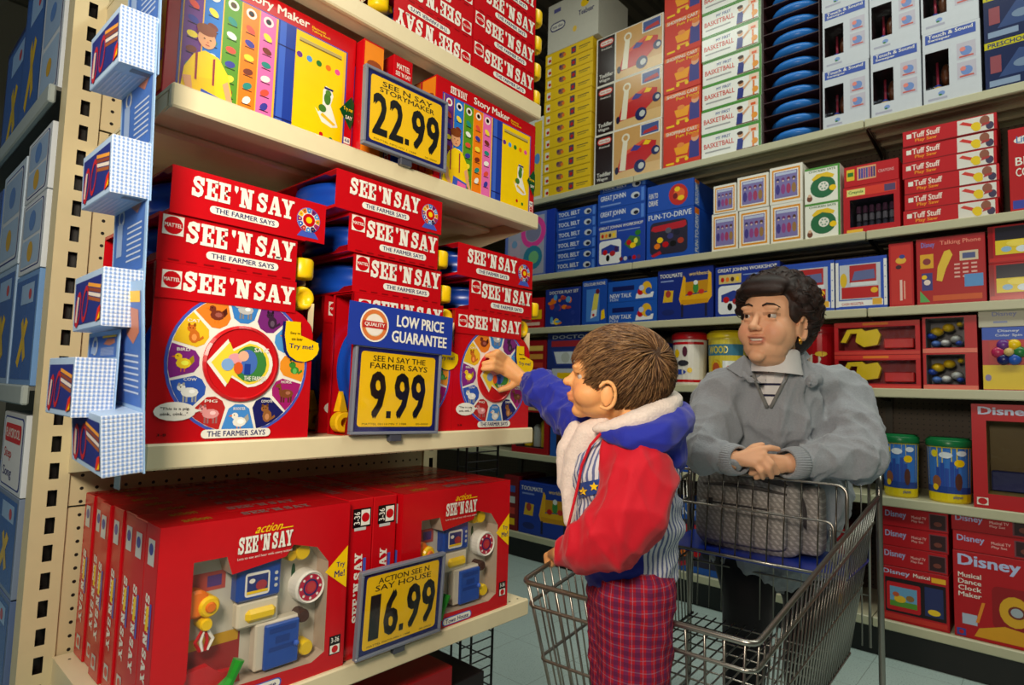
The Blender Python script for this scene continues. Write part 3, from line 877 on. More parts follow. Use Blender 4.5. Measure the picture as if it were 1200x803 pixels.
def house_meshes():
    w, h, d = TW, TH, TD
    wa0, wa1, wb0, wb1 = .165, .865, .115, .845       # window
    def X(a): return (a - .5) * w
    a = MB()
    a.box(-w / 2, w / 2, 0, d, 0, h, RED, 0, skip=('f',))
    outer = [(-w / 2, 0), (w / 2, 0), (w / 2, h), (-w / 2, h)]
    win = [(X(.10), h * .115), (X(.80), h * .09), (X(.875), h * .13), (X(.875), h * .66), (X(.80), h * .76), (X(.66), h * .80), (X(.62), h * .74), (X(.34), h * .70), (X(.31), h * .80), (X(.155), h * .80), (X(.155), h * .22)]
    # front panel split in strips around the window outline
    n = len(win)
    ring = [(X(0), 0), (X(.85), 0), (X(1), 0), (X(1), h * .7), (X(1), h), (X(.75), h), (X(.62), h), (X(.34), h), (X(.25), h), (X(0), h), (X(0), h * .2)]
    for i in range(n):
        j = (i + 1) % n
        a.poly([(ring[i][0], 0, ring[i][1]), (ring[j][0], 0, ring[j][1]), (win[j][0], 0, win[j][1]), (win[i][0], 0, win[i][1])], RED)
        a.poly([(win[i][0], 0, win[i][1]), (win[j][0], 0, win[j][1]), (win[j][0], d * .7, win[j][1]), (win[i][0], d * .7, win[i][1])], S(190, 170, 150))
    body = a.mesh('carton', 'gloss_card')
    kids = []
    a = MB()
    F = faces_of(a, w, h, d)['front']
    a.poly([(p_[0], d * .68, p_[1]) for p_ in win], S(205, 200, 185))
    G = Face(a, (-w / 2, d * .68, 0), (1, 0, 0), (0, 0, 1), (0, -1, 0), w, h)
    G.rect(.17, .60, .36, .70, S(190, 80, 70), 1); G.rect(.27, .62, .34, .68, S(90, 60, 130), 2); G.rect(.12, .14, .45, .34, S(160, 40, 40), 1); G.rect(.14, .30, .44, .36, S(210, 160, 30), 2)
    G.ell(.72, .28, .05, .03, GREEN, 1); G.ell(.73, .60, .012, .05, DGREEN, 1); G.ell(.74, .53, .02, .015, RED, 2)
    kids.append(('backing_card', a.mesh('backing_card', 'card')))
    def part(nm, fn, smooth=False):
        q = MB(); fn(q); kids.append((nm, q.mesh(nm, 'plastic', smooth)))
    y0 = .012
    def tele(q):
        q.box(X(.385), X(.62), y0, d * .66, h * .52, h * .735, S(30, 70, 160), .004)
        g = Face(q, (-w / 2, y0, 0), (1, 0, 0), (0, 0, 1), (0, -1, 0), w, h)
        g.rrect(.425, .545, .555, .675, .015, WHITE, 1); g.rect(.435, .56, .545, .66, S(40, 50, 120), 2); g.ell(.51, .60, .03, .025, S(170, 50, 60), 3); g.ell(.46, .63, .016, .012, WHITE, 3); g.rect(.435, .56, .545, .575, YEL, 3)
        for k in range(3): g.ell(.59, .58 + k * .035, .010, .010, LGREY, 1, 10)
    part('toy_television', tele)
    part('toy_cabinet', lambda q: q.box(X(.40), X(.62), y0 + .004, d * .66, h * .37, h * .515, S(225, 215, 190), .004))
    part('yellow_button', lambda q: q.box(X(.44), X(.60), y0 - .004, y0 + .02, h * .40, h * .47, S(245, 205, 20), .006))
    def door(q):
        q.box(X(.50), X(.745), y0 + .003, d * .66, h * .075 + .012, h * .375, S(215, 205, 185), .003)
        q.box(X(.545), X(.735), y0 - .003, y0 + .006, h * .115, h * .36, S(30, 75, 170), .002)
        g = Face(q, (-w / 2, y0 - .003, 0), (1, 0, 0), (0, 0, 1), (0, -1, 0), w, h)
        for (u0, v0, u1, v1) in ((.565, .31, .715, .34), (.60, .25, .68, .29), (.565, .21, .715, .235)): g.rect(u0, v0, u1, v1, S(20, 55, 140), 1)
        q.ell((X(.715), y0 - .006, h * .225), (.005, .005, .005), S(60, 100, 200))
    part('toy_door', door)
    def clock(q):
        c_ = Vector((X(.79), y0, h * .52)); TT = Matrix.Translation(c_) @ Matrix.Rotation(PI / 2, 4, 'X')
        q.lathe([(0, -.03), (w * .088, -.03), (w * .088, 0), (w * .080, .005), (w * .076, .002), (0, .002)], WHITE, 24, TT)
        g = Face(q, c_ + Vector((-w * .08, -.0022, -w * .08)), (1, 0, 0), (0, 0, 1), (0, -1, 0), w * .16, w * .16)
        g.ell(.5, .5, .44, .44, S(190, 20, 60), 1, 24); g.ring(.5, .5, .22, .28, NAVY, 2); g.ell(.52, .5, .16, .16, S(200, 60, 60), 3, 12)
        for k in range(8): t = k * PI / 4; g.ell(.5 + .36 * math.cos(t), .5 + .36 * math.sin(t), .05, .05, WHITE, 2, 6)
    part('toy_clock', clock)
    def knob(px_, pz_, r, col):
        def fn(q):
            TT = Matrix.Translation((X(px_), y0 + .004, h * pz_)) @ Matrix.Rotation(PI / 2, 4, 'X')
            q.lathe([(0, -.03), (w * r, -.03), (w * r, 0), (w * r * .85, .004), (0, .004)], col, 18, TT)
        return fn
    part('yellow_knob', knob(.74, .735, .045, S(240, 200, 20))); part('yellow_knob', knob(.675, .725, .030, S(225, 180, 20)))
    part('yellow_knob', knob(.79, .165, .040, S(240, 200, 20))); part('brown_knob', knob(.765, .355, .035, S(70, 35, 25)))
    def dial_(q):
        for (u, v, r, c_) in ((.20, .565, .066, ORANGE), (.255, .545, .050, YEL), (.245, .455, .030, YEL)):
            TT = Matrix.Translation((X(u), y0 + (.006 if r > .06 else 0), h * v)) @ Matrix.Rotation(PI / 2, 4, 'X')
            q.lathe([(0, -.026), (w * r, -.026), (w * r, 0), (w * r * .8, .004), (0, .004)], c_, 20, TT)
        TT = Matrix.Translation((X(.255), y0 - .005, h * .545)) @ Matrix.Rotation(PI / 2, 4, 'X')
        q.lathe([(0, 0), (w * .026, 0), (w * .020, .003), (0, .003)], ORANGE, 14, TT)
        for k in range(4):
            t = -1.0 + k * .65; q.tube([(X(.245), y0 + .004, h * .445), (X(.245 + .05 * math.sin(t)), y0 + .004, h * .37), (X(.245 + .02 * math.sin(t)), y0 + .004, h * .32)], .003, [RED, WHITE, RED, WHITE][k], 5)
    part('toy_telephone', dial_)
    def car(q):
        pts = [(.06, .03), (.40, .03), (.43, .10), (.42, .17), (.33, .18), (.27, .235), (.17, .225), (.13, .15), (.07, .13)]
        q.prism([(X(u), h * v) for u, v in pts], lambda p_, r_, c_: (p_, y0 + .016 - c_, r_), .014, S(200, 20, 30))
        TT = Matrix.Translation((X(.15), y0 - .001, h * .06)) @ Matrix.Rotation(PI / 2, 4, 'X')
        q.lathe([(0, -.01), (w * .05, -.01), (w * .05, .002), (w * .03, .004), (0, .004)], S(25, 40, 120), 18, TT)
        TT = Matrix.Translation((X(.15), y0 - .006, h * .06)) @ Matrix.Rotation(PI / 2, 4, 'X'); q.lathe([(0, 0), (w * .022, 0), (0, .002)], LGREY, 12, TT)
    part('toy_car', car)
    def crank(q):
        q.tube([(X(.33), y0 - .006, h * .09), (X(.37), y0 - .008, h * .15), (X(.405), y0 - .008, h * .235)], [.014, .008, .010], S(40, 150, 40), 8)
        q.ell((X(.335), y0 - .012, h * .095), (.010, .006, .010), S(30, 90, 200))
    part('green_crank', crank)
    a = MB(); a.poly([(p_[0], -.0004, p_[1]) for p_ in win], WHITE); kids.append(('window_film', a.mesh('window_film', 'film')))
    # print
    a = MB(); F = faces_of(a, w, h, d)['front']
    F.poly([(.36, .78), (.64, .80), (.66, .82), (.64, .95), (.36, .93), (.34, .82)], RED, 1)
    F.slab("SEE 'N SAY", .365, .795, .655, .885, DRED, 2, slope=0); F.slab("SEE 'N SAY", .36, .80, .65, .89, WHITE, 3)
    F.text('action', .44, .90, .58, .945, YEL, 3, .01, skew=.15); F.rect(.58, .905, .65, .911, YEL, 3); F.text('Lots to see and hear with every action!', .36, .765, .65, .782, WHITE, 3, .0)
    F.poly([(.855, .60), (.995, .48), (.995, .735)], YEL, 3); F.text('Try', .925, .605, .98, .645, NAVY, 4); F.text('Me!', .915, .555, .98, .595, NAVY, 4)
    F.pill(.36, .018, .63, .075, S(60, 90, 190), 2); F.pill(.368, .024, .622, .069, WHITE, 3); F.text('Town House', .39, .030, .60, .062, NAVY, 4)
    F.rect(.905, .095, .975, .205, BLACK, 2); F.rect(.910, .10, .970, .15, WHITE, 3); F.ell(.94, .125, .020, .020, RED, 4); F.text('3-36', .915, .165, .965, .195, WHITE, 3)
    kids.append(('printed_front', a.mesh('printed_front', 'gloss_card')))
    def spine(key, ml):
        q = MB(); F = faces_of(q, w, h, d)[key]; F.rect(.03, .01, .97, .99, RED, 0)
        F.slab("SEE 'N SAY", .32, .22, .62, .66, WHITE, 2, rot=1 if ml else -1)
        F.rect(.66, .40, .78, .62, S(70, 90, 190), 2); F.rect(.25, .80, .72, .93, LGREY, 2)
        if ml == 0:
            F.ell(.48, .88, .16, .16, S(60, 70, 150), 3); F.rect(.42, .48, .60, .60, YEL, 3); F.rect(.30, .06, .70, .14, LGREY, 2); F.ell(.5, .10, .14, .14, RED, 3)
        else:
            F.rect(.18, .82, .90, .94, BLACK, 3); F.rect(.5, .83, .86, .93, WHITE, 4); F.ell(.68, .88, .16, .16, RED, 5); F.text('3-36', .22, .84, .46, .92, WHITE, 4, rot=1)
        return q.mesh('printed_spine', 'gloss_card')
    kids.append(('printed_spine', spine('left', 0))); kids.append(('printed_spine', spine('right', 1)))
    q = MB(); F = faces_of(q, w, h, d)['top']; F.rect(.01, .03, .99, .97, RED, 0); F.slab("SEE 'N SAY", .40, .2, .78, .6, S(150, 110, 110), 2); F.text('action', .12, .3, .25, .7, S(180, 140, 40), 2)
    kids.append(('printed_top', q.mesh('printed_top', 'gloss_card')))
    b = MB(); b.box(-w / 2, w / 2, 0, d, 0, h, RED, .0015)
    return body, kids, b.mesh('carton', 'gloss_card')


HOUSE = house_meshes()


def house(loc, rz, label, full=False, tilt=0):
    o = link('playhouse_toy_box', HOUSE[0] if full else HOUSE[2]); tag(o, label, 'toy box', 'playhouse toy boxes')
    o.location = loc; o.rotation_euler = (0, 0, rz)
    for n_, me in HOUSE[1]:
        if full or n_ in ('printed_spine', 'printed_top'): link(n_, me, o)
    return o


hx1 = .345 + TW / 2
for i in range(7):
    dx = [0, 0, .003, .0, -.004, .003, 0][i]
    house((hx1 + dx, YF + .006 + i * (TD + .0006), S3 + e), 0, 'red playhouse toy box %s' % ('with toys behind its window, left of the 16.99 sign' if i == 0 else 'in the left row, %s from the front' % ORD[i - 1]), i == 0)
for i in range(2):
    x = hx1 + TW / 2 + .006 + i * (TD + .0015)
    house((x, YF + .020 + TW / 2, S3 + e), -PI / 2, 'red playhouse toy box turned spine-out, %s of the two' % ('left', 'right')[i])
hx2 = hx1 + TW / 2 + .006 + 2 * (TD + .0015) + .004 + TW / 2
for i in range(6):
    house((hx2, YF + .006 + i * (TD + .0006), S3 + e), 0, 'red playhouse toy box %s' % ('with toys behind its window, right of the 16.99 sign' if i == 0 else 'in the right row, %s from the front' % ORD[i - 1]), i == 0)

# ------------------------------------------------------------------ price signs in clear holders
def price_sign(name, corners, title, price, foot, label, banner=None, slope=0):
    # corners: TL, TR, BR, BL in the world
    TL, TR, BR, BL = corners
    base = (BL + BR) / 2
    ux = (BR - BL); w = ux.length; ux.normalize(); uz = ((TL + TR) / 2 - base); h = uz.length; uz = (uz - ux * uz.dot(ux)).normalized(); n = ux.cross(uz)
    o = tag(empty(name, base), label, 'price sign', 'price signs')
    mtx = Matrix(((ux.x, -n.x, uz.x, base.x), (ux.y, -n.y, uz.y, base.y), (ux.z, -n.z, uz.z, base.z), (0, 0, 0, 1)))
    o.matrix_world = mtx
    a = MB(); a.box(-w / 2, w / 2, .002, .005, 0, h, NAVY); a.build('sign_card', 'card', o)
    a = MB(); F = Face(a, (-w / 2, .002, 0), (1, 0, 0), (0, 0, 1), (0, -1, 0), w, h)
    F.rrect(.045, .055, .955, .955, .035, S(250, 200, 8), 1)
    F.text(title[0], .18, .845, .82, .915, BLACK, 2, 0.008); F.text(title[1], .15, .755, .85, .825, BLACK, 2, 0.008)
    F.text(foot, .10, .075, .62, .10, S(90, 70, 10), 2, 0); F.text('00-0000', .74, .075, .90, .10, S(90, 70, 10), 2, 0)
    sc = o
    a.build('printed_panel', 'card', o)
    a = MB(); F = Face(a, (-w / 2, .002, 0), (1, 0, 0), (0, 0, 1), (0, -1, 0), w, h)
    # digits, heavy and condensed
    nd = len(price); x = .065 if nd == 5 else .15; dw = (1 - 2 * x) / (nd - 1 + .40)
    for ch in price:
        cw = dw * .40 if ch == '.' else dw
        if ch == '.': F.rect(x + cw * .15, .16, x + cw * .8, .245, BLACK, 3)
        elif ch == '1': F.text('1', x + cw * .2, .16, x + cw * .80, .715, BLACK, 3, .03)
        else: F.text(ch, x + cw * .05, .15, x + cw * .95, .725, BLACK, 3, .03)
        x += cw
    a.build('price_numerals', 'card', o)
    a = MB(); t = .006
    for (x0, x1, z0, z1) in ((-w / 2 - t, w / 2 + t, -t, 0), (-w / 2 - t, w / 2 + t, h, h + t), (-w / 2 - t, -w / 2, 0, h), (w / 2, w / 2 + t, 0, h)):
        a.box(x0, x1, -.003, .009, z0, z1, S(120, 125, 140), .001)
    a.box(-w * .07, w * .07, .000, .012, -t - .014, -t, S(70, 72, 84), .001)
    a.build('holder_frame', 'gloss_card', o)
    a = MB(); a.poly([(-w / 2, -.0015, 0), (w / 2, -.0015, 0), (w / 2, -.0015, h), (-w / 2, -.0015, h)], WHITE); a.build('clear_cover', 'film', o)
    if banner:
        bw, bh = banner
        a = MB(); a.box(-bw / 2, bw / 2, -.006, -.004, h + .002, h + bh, S(32, 58, 160), 0); b = a.build('banner', 'card', o)
        a = MB(); F = Face(a, (-bw / 2, -.006, h + .002), (1, 0, 0), (0, 0, 1), (0, -1, 0), bw, bh)
        F.text('LOW PRICE', .42, .54, .90, .82, WHITE, 2, .03); F.text('GUARANTEE', .38, .16, .94, .44, WHITE, 2, .03)
        F.ell(.22, .50, .125, .125, S(235, 220, 170), 1, 24); F.ring(.22, .50, .085, .115, S(220, 120, 60), 2); F.ring(.22, .50, .115, .127, WHITE, 2)
        F.ell(.22, .50, .08, .08, S(240, 230, 220), 3); F.rect(.115, .42, .325, .58, S(190, 40, 40), 4); F.text('QUALITY', .13, .45, .31, .55, WHITE, 5)
        a.build('printed_banner', 'card', b)
    return o


def quad_y(px, Y): return [at_y(x, y, Y) for x, y in px]


q = quad_y([(431, 78), (518, 121), (520, 199), (428, 165)], .985); price_sign('price_sign', q, ('SEE N SAY', 'STORYMAKER'), '22.99', 'MATTEL MFG NO 1 1988', 'yellow price sign reading 22.99 on the storybook shelf')
q = quad_y([(416, 408), (512, 414), (510, 505), (413, 506)], .985); price_sign('price_sign', q, ('SEE N SAY THE', 'FARMER SAYS'), '9.99', 'MATTEL 00110 MN Y 1988', 'yellow price sign reading 9.99 under a blue low price banner', banner=(.262, .084))
TLp, TRp, BRp, BLp = at_y(428, 673, .975), at_y(522, 652, .975), at_y(513, 737, .985), at_y(419, 772, .985)
price_sign('price_sign', [TLp, TRp, BRp, BLp], ('ACTION SEE N', 'SAY HOUSE'), '16.99', 'MATTEL MATO MN 1 1988', 'yellow price sign reading 16.99 on the playhouse shelf')

# ------------------------------------------------------------------ checked craft packs on the side clip strip
def pack_meshes(chh=.25):
    bw, bd, bh = .046, .140, .078            # box: x depth, y width, z height ; card 0.235 high
    a = MB(); a.box(-bw, 0, 0, bd, 0, bh, S(170, 195, 225), .001); body = a.mesh('carton', 'card')
    kids = []
    a = MB(); F = Face(a, (-bw, 0, 0), (1, 0, 0), (0, 0, 1), (0, -1, 0), bw, bh)
    F.rect(0, 0, 1, 1, S(236, 238, 244), 1)
    nx, nz = 9, 15
    for i in range(nx): F.rect((i + .25) / nx, 0, (i + .75) / nx, 1, S(175, 195, 228), 2)
    for j in range(nz): F.rect(0, (j + .25) / nz, 1, (j + .75) / nz, S(190, 206, 232), 3)
    for i in range(nx):
        for j in range(nz): F.rect((i + .25) / nx, (j + .25) / nz, (i + .75) / nx, (j + .75) / nz, S(120, 150, 205), 4)
    kids.append(('checked_end', a.mesh('checked_end', 'card')))
    a = MB(); F = Face(a, (-bw, bd, 0), (0, -1, 0), (0, 0, 1), (-1, 0, 0), bd, bh)
    F.rect(.06, .10, .96, .88, S(40, 50, 125), 1)
    for k, c_ in enumerate((S(160, 90, 50), S(225, 215, 205), S(140, 70, 50), S(235, 160, 60))): F.poly([(.52, .52 + k * .08), (.95, .40 + k * .08), (.96, .46 + k * .08), (.53, .58 + k * .08)], c_, 2)
    for (u, v, r_) in ((.20, .38, .3), (.45, .45, 0)):
        for k in range(14):
            t0, t1 = 2 * PI * k / 14, 2 * PI * (k + 1) / 14
            def E(t, q_): return (u + .10 * q_ * math.cos(t) + .04 * math.sin(t), v + .33 * q_ * math.sin(t))
            F.poly([E(t0, 1), E(t1, 1), E(t1, .72), E(t0, .72)], S(190, 40, 50), 3)
    F.poly([(.12, .16), (.18, .14), (.24, .60), (.18, .62)], S(225, 200, 190), 4)
    F.poly([(.84, .08), (.98, .12), (.98, .36), (.90, .30)], S(225, 50, 30), 4); F.poly([(.90, .10), (.98, .14), (.98, .24)], YEL, 5)
    kids.append(('printed_picture', a.mesh('printed_picture', 'card')))
    a = MB(); F = Face(a, (-bw, 0, 0), (1, 0, 0), (0, 1, 0), (0, 0, -1), bw, bd)
    F.rect(.4, .06, .9, .16, S(120, 125, 135), 1)
    for k in range(6): F.rect(.12 + k * .13, .24, .17 + k * .13, .90, S(205, 215, 235), 1)
    kids.append(('printed_base', a.mesh('printed_base', 'card')))
    a = MB(); a.box(.0004, .0018, -.004, bd + .004, -.002, chh, S(150, 185, 225)); kids.append(('backing_card', a.mesh('backing_card', 'card')))
    a = MB(); F = Face(a, (.0004, bd, .08), (0, -1, 0), (0, 0, 1), (-1, 0, 0), bd, chh - .085)
    F.rect(.03, .02, .97, .95, S(70, 110, 185), 1); F.poly([(.55, .60), (.75, .52), (.92, .62), (.90, .80), (.66, .82)], S(190, 120, 95), 2)
    F.ring(.25, .55, .06, .10, LGREY, 2, 14); F.rect(.12, .2, .3, .5, S(150, 175, 215), 2)
    for k in range(7): F.rect(.46, .12 + k * .05, .90, .135 + k * .05, S(190, 205, 230), 2)
    F.rect(.5, .86, .95, .95, S(240, 190, 40), 2)
    kids.append(('printed_card', a.mesh('printed_card', 'card')))
    return body, kids


PACK = pack_meshes(); PACK_SHORT = pack_meshes(.118)
PX = .273
for i, (zb, dy, tlt, dx) in enumerate(((.425, 0, .02, -.004), (.246, .0, .0, -.002), (.068, .0, -.02, 0), (-.053, .02, .0, -.020), (-.122, -.03, .07, .006))):
    o = link('craft_pack', PACK[0])
    tag(o, 'blue checked craft pack hanging at the rack side, %s' % ('highest one', 'second from top', 'third from top', 'second from bottom', 'lowest one')[i], 'toy pack', 'checked craft packs')
    o.location = (PX + dx, .922 + dy, H + zb); o.rotation_euler = (tlt, (-.04, -.03, -.02, .0, -.09)[i], 0)
    for n_, me in (PACK_SHORT if i == 3 else PACK)[1]: link(n_, me, o)
a = MB(); a.box(.3010, .3025, 1.06, 1.085, .95, 2.0, S(190, 200, 205)); cs = tag(empty('clip_strip', (.302, 1.07, .95)), 'narrow clear plastic clip strip holding the checked packs', 'clip strip')
a.build('strip', 'plastic', cs, off=(.302, 1.07, .95))
a = MB()
for zz in (1.0, 1.12, 1.31, 1.49, 1.67, 1.84): a.box(.298, .3012, 1.055, 1.09, zz, zz + .014, LGREY)
a.build('clips', 'plastic', cs, off=(.302, 1.07, .95))

# ------------------------------------------------------------------ dark goods on the base shelf and the wire side rack
for i, (x, y, w_, d_, h_, c_) in enumerate(((.50, 1.03, .30, .30, .25, S(40, 30, 32)), (.90, 1.05, .20, .28, .33, S(150, 12, 22)), (1.10, 1.12, .16, .26, .24, S(36, 28, 30)))):
    a = MB(); a.box(-w_ / 2, w_ / 2, 0, d_, 0, h_, c_, .002); o = a.build('toy_carton', 'card')
    o.location = (x, y, S4 + e); tag(o, ('black', 'dark red', 'black')[i] + ' carton on the base shelf ' + ('at the left end', 'in the middle', 'at the right end')[i], 'toy box', 'cartons on the base shelf')
    a = MB(); F = faces_of(a, w_, h_, d_)['front']; F.rect(.1, .5, .9, .85, S(120, 30, 36), 1); F.text('PLAY SET', .18, .6, .82, .75, WHITE, 2); a.build('printed_front', 'card', o)
wr = tag(empty('wire_rack', (1.34, 1.30, 0)), 'black wire side rack standing at the right end of the display rack', 'wire rack')
a = MB(); x0, x1 = -.075, .06
for x in (x0, x1): a.tube([(x, 0, 0), (x, 0, 1.14)], .004, S(26, 24, 24), 6)
a.build('posts', 'dark_wire', wr)
a = MB()
for k in range(40): a.tube([(x0, 0, .03 + k * .028), (x1, 0, .03 + k * .028)], .0022, S(30, 28, 28), 5)
a.build('rungs', 'dark_wire', wr)
a = MB()
for y in (.09, .18): a.tube([(x1, y, 0), (x1, y, 1.14)], .004, S(26, 24, 24), 6)
for k in range(14): a.tube([(x1, 0, .06 + k * .08), (x1, .18, .06 + k * .08)], .0022, S(30, 28, 28), 5)
a.build('side_rungs', 'dark_wire', wr)
# ------------------------------------------------------------------ long shelving run across the aisle
XB = 3.1
BZ = [H + XB * k for k in (.417, .247, .132, .0155, -.137, -.306)]
XBK = XB + .46
run = tag(empty('wall_shelving', (XBK, 1.2, 0)), 'long beige and brown shelving run facing the aisle, full of toys', 'shelving')
RO2 = (XBK, 1.2, 0)
EN2 = S(196, 192, 160)
secs = [(-1.82, -.60), (-.60, .62), (.62, 1.84), (1.84, 3.06), (3.06, 4.28)]
for (y0, y1) in secs:
    for k in range(4):
        a = MB(); a.box(XBK, XBK + .01, y0 + .002, y1 - .002, .14 + k * .78, .14 + (k + 1) * .78 - .005, S(90, 76, 62)); a.build('back_panel', 'pegboard_brown', run, off=RO2)
    for k, z in enumerate(BZ):
        a = MB(); a.box(XB + .003, XBK - .002, y0 + .002, y1 - .002, z - .008, z, EN2)
        for r in range(3): a.box(XB + .09 + r * .12, XB + .12 + r * .12, y0 + .01, y1 - .01, z - .022, z - .0085, S(150, 140, 112))
        sh = a.build('shelf', 'enamel', run, off=RO2)
        a = MB(); a.box(XB - .003, XB + .012, y0 + .002, y1 - .002, z - .038, z + .002, EN2, .004); r = a.build('price_rail', 'enamel', sh); r.location = (-RO2[0], -RO2[1], 0)
        for yy in (y0 + .006, y1 - .010):
            if k == 5: continue
            a = MB(); pr = [(XB + .09, z - .024), (XBK, z - .060), (XBK, z - .01), (XB + .09, z - .01)]
            a.prism(pr, lambda p_, q_, c_, yy=yy: (p_, yy + c_, q_), .004, S(60, 52, 44)); a.poly([(p_, yy, q_) for p_, q_ in reversed(pr)], S(60, 52, 44))
            b = a.build('bracket', 'enamel', sh); b.location = (-RO2[0], -RO2[1], 0)
    a = MB(); a.box(XB + .05, XB + .06, y0, y1, 0, BZ[5] - .04, S(16, 13, 12)); a.build('kick_plate', 'enamel', run, off=RO2)
for (y0, y1) in secs:
    a = MB(); a.box(XBK - .012, XBK + .03, y0 - .016, y0 + .016, 0, 3.3, S(70, 62, 50)); a.build('upright', 'enamel', run, off=RO2)

KIND = {}


def place(name, mset, y, z, label, cat, group, xf=None, rz=-PI / 2):
    o = link(name, mset[0]); tag(o, label, cat, group)
    o.location = (XB + .022 if xf is None else xf, y, z); o.rotation_euler = (0, 0, rz)
    for n_, me in mset[1]: link(n_, me, o)
    return o


def box_kind(w, h, d, col, front, side=None, finish='card', window=None, inner=None, ch=.0012):
    """carton with printed front; window=(a0,b0,a1,b1) cuts a recessed opening"""
    a = MB()
    if window is None: a.box(-w / 2, w / 2, 0, d, 0, h, col, ch)
    else:
        a.box(-w / 2, w / 2, 0, d, 0, h, col, 0, skip=('f',))
        a0, b0, a1, b1 = window; X = lambda u: (u - .5) * w; Zf = lambda v: v * h
        for (p0, q0, p1, q1) in ((0, 0, 1, b0), (0, b1, 1, 1), (0, b0, a0, b1), (a1, b0, 1, b1)):
            a.poly([(X(p0), 0, Zf(q0)), (X(p1), 0, Zf(q0)), (X(p1), 0, Zf(q1)), (X(p0), 0, Zf(q1))], col)
        dd = d * .7; ic = inner or S(40, 36, 40)
        cs_ = [(X(a0), Zf(b0)), (X(a1), Zf(b0)), (X(a1), Zf(b1)), (X(a0), Zf(b1))]
        for i in range(4):
            p_, q_ = cs_[i], cs_[(i + 1) % 4]; a.poly([(p_[0], 0, p_[1]), (p_[0], dd, p_[1]), (q_[0], dd, q_[1]), (q_[0], 0, q_[1])], ic)
        a.poly([(p_[0], dd, p_[1]) for p_ in cs_], ic)
    body = a.mesh('carton', finish)
    kids = []
    a = MB(); fs = faces_of(a, w, h, d)
    if window is None: fs['front'].rect(.006, .006, .994, .994, col, 0)
    front(fs['front'])
    if a.f: kids.append(('printed_front', a.mesh('printed_front', finish)))
    if side:
        a = MB(); fs = faces_of(a, w, h, d); side(fs['right']); kids.append(('printed_side', a.mesh('printed_side', finish)))
    if window is not None:
        a = MB(); a0, b0, a1, b1 = window
        a.poly([((u - .5) * w, .0006, v * h) for u, v in ((a0, b0), (a1, b0), (a1, b1), (a0, b1))], WHITE); kids.append(('window_film', a.mesh('window_film', 'film')))
    return body, kids


def span(xl, xr, ytop, shelf, n=1, ybot=None, xf=None):
    X = XB + .022 if xf is None else xf
    z0 = BZ[shelf] + .0008
    zt = at_x(xl, ytop, X).z
    if ybot is not None: z0 = at_x(xl, ybot, X).z
    ym = at_x(xl, (ytop + 300) / 2, X).y
    zmid = (z0 + zt) / 2
    # find the y of both edges at mid height
    def solve(px):
        lo, hi = -100, 1000
        for _ in range(40):
            m_ = (lo + hi) / 2
            if at_x(px, m_, X).z > zmid: lo = m_
            else: hi = m_
        return at_x(px, lo, X).y
    yl, yr = solve(xl), solve(xr)
    w = yl - yr - .003
    return (yl + yr) / 2, w, (zt - z0) / n, z0


def stack(name, cat, group, label, xl, xr, ytop, shelf, n, d, fn, ybot=None, jit=0.0, base=None, xf=None):
    """fn(w,h,d) -> mesh set. label has %s for the rank"""
    y, w, h, z0 = span(xl, xr, ytop, shelf, n, ybot, xf)
    if base is not None:
        zt = z0 + h * n; z0 = base + .0008; h = (zt - z0) / n
    ms = fn(w, h - .0008, d)
    for i in range(n):
        jx = random.uniform(0, jit)
        place(name, ms, y + random.uniform(-jit, jit) * .6, z0 + i * h, (label % rank(i, n)) if '%s' in label else label, cat, group, (XB + .022 if xf is None else xf) + jx)
    return z0 + n * h


# ---- designs -------------------------------------------------------
def d_yellow(F):
    F.rect(.0, .02, 1, .06, S(190, 150, 0), 1); F.rect(.05, .15, .13, .75, S(240, 235, 220), 1); F.ell(.10, .40, .03, .03, RED, 2)
    F.ell(.37, .5, .07, .05, S(150, 100, 80), 1); F.ell(.33, .6, .03, .03, S(90, 60, 90), 2); F.ell(.42, .45, .03, .03, ORANGE, 2); F.rect(.56, .25, .66, .8, S(80, 70, 90), 1); F.ell(.61, .5, .03, .03, RED, 2)
    F.rect(.72, .55, .95, .63, S(130, 110, 40), 1); F.rect(.72, .4, .90, .46, S(150, 130, 40), 1)


def d_wagon(F):
    F.rect(.02, .02, .29, .98, S(40, 22, 18), 1); F.rect(.31, .02, .985, .98, S(210, 160, 95), 1); F.rect(.31, .02, .985, .22, S(225, 185, 125), 2)
    F.pill(.05, .80, .27, .93, S(210, 60, 50), 2); F.pill(.065, .825, .255, .905, WHITE, 3); F.text('little tikes', .08, .845, .24, .885, RED, 4); F.text('Preschool', .08, .73, .24, .77, WHITE, 2)
    F.text('Toddler', .05, .16, .27, .24, WHITE, 2); F.text('Wagon', .05, .06, .22, .14, WHITE, 2)
    F.poly([(.36, .20), (.38, .16), (.70, .18), (.92, .42), (.93, .60), (.80, .66), (.56, .50), (.42, .44)], S(200, 30, 30), 3)
    F.poly([(.42, .44), (.56, .50), (.80, .66), (.74, .68), (.50, .54)], S(230, 90, 60), 4); F.poly([(.56, .52), (.66, .50), (.72, .56), (.62, .62)], S(60, 60, 150), 5); F.poly([(.74, .58), (.82, .56), (.86, .62), (.78, .66)], YEL, 5)
    F.ell(.70, .19, .085, .085, S(25, 30, 90), 5); F.ell(.72, .19, .042, .042, LGREY, 6); F.ell(.92, .42, .06, .06, S(25, 30, 90), 5); F.ell(.935, .42, .03, .03, LGREY, 6); F.ell(.36, .20, .03, .05, S(30, 25, 60), 5)
    F.poly([(.40, .18), (.49, .17), (.52, .72), (.45, .74)], S(240, 230, 205), 6); F.ring(.49, .80, .035, .06, S(240, 230, 205), 6, 16)
    F.rect(.70, .74, .975, .97, S(240, 235, 225), 3); F.rect(.715, .76, .96, .955, S(70, 90, 150), 4); F.poly([(.74, .78), (.95, .80), (.93, .88), (.76, .84)], S(190, 50, 50), 5)


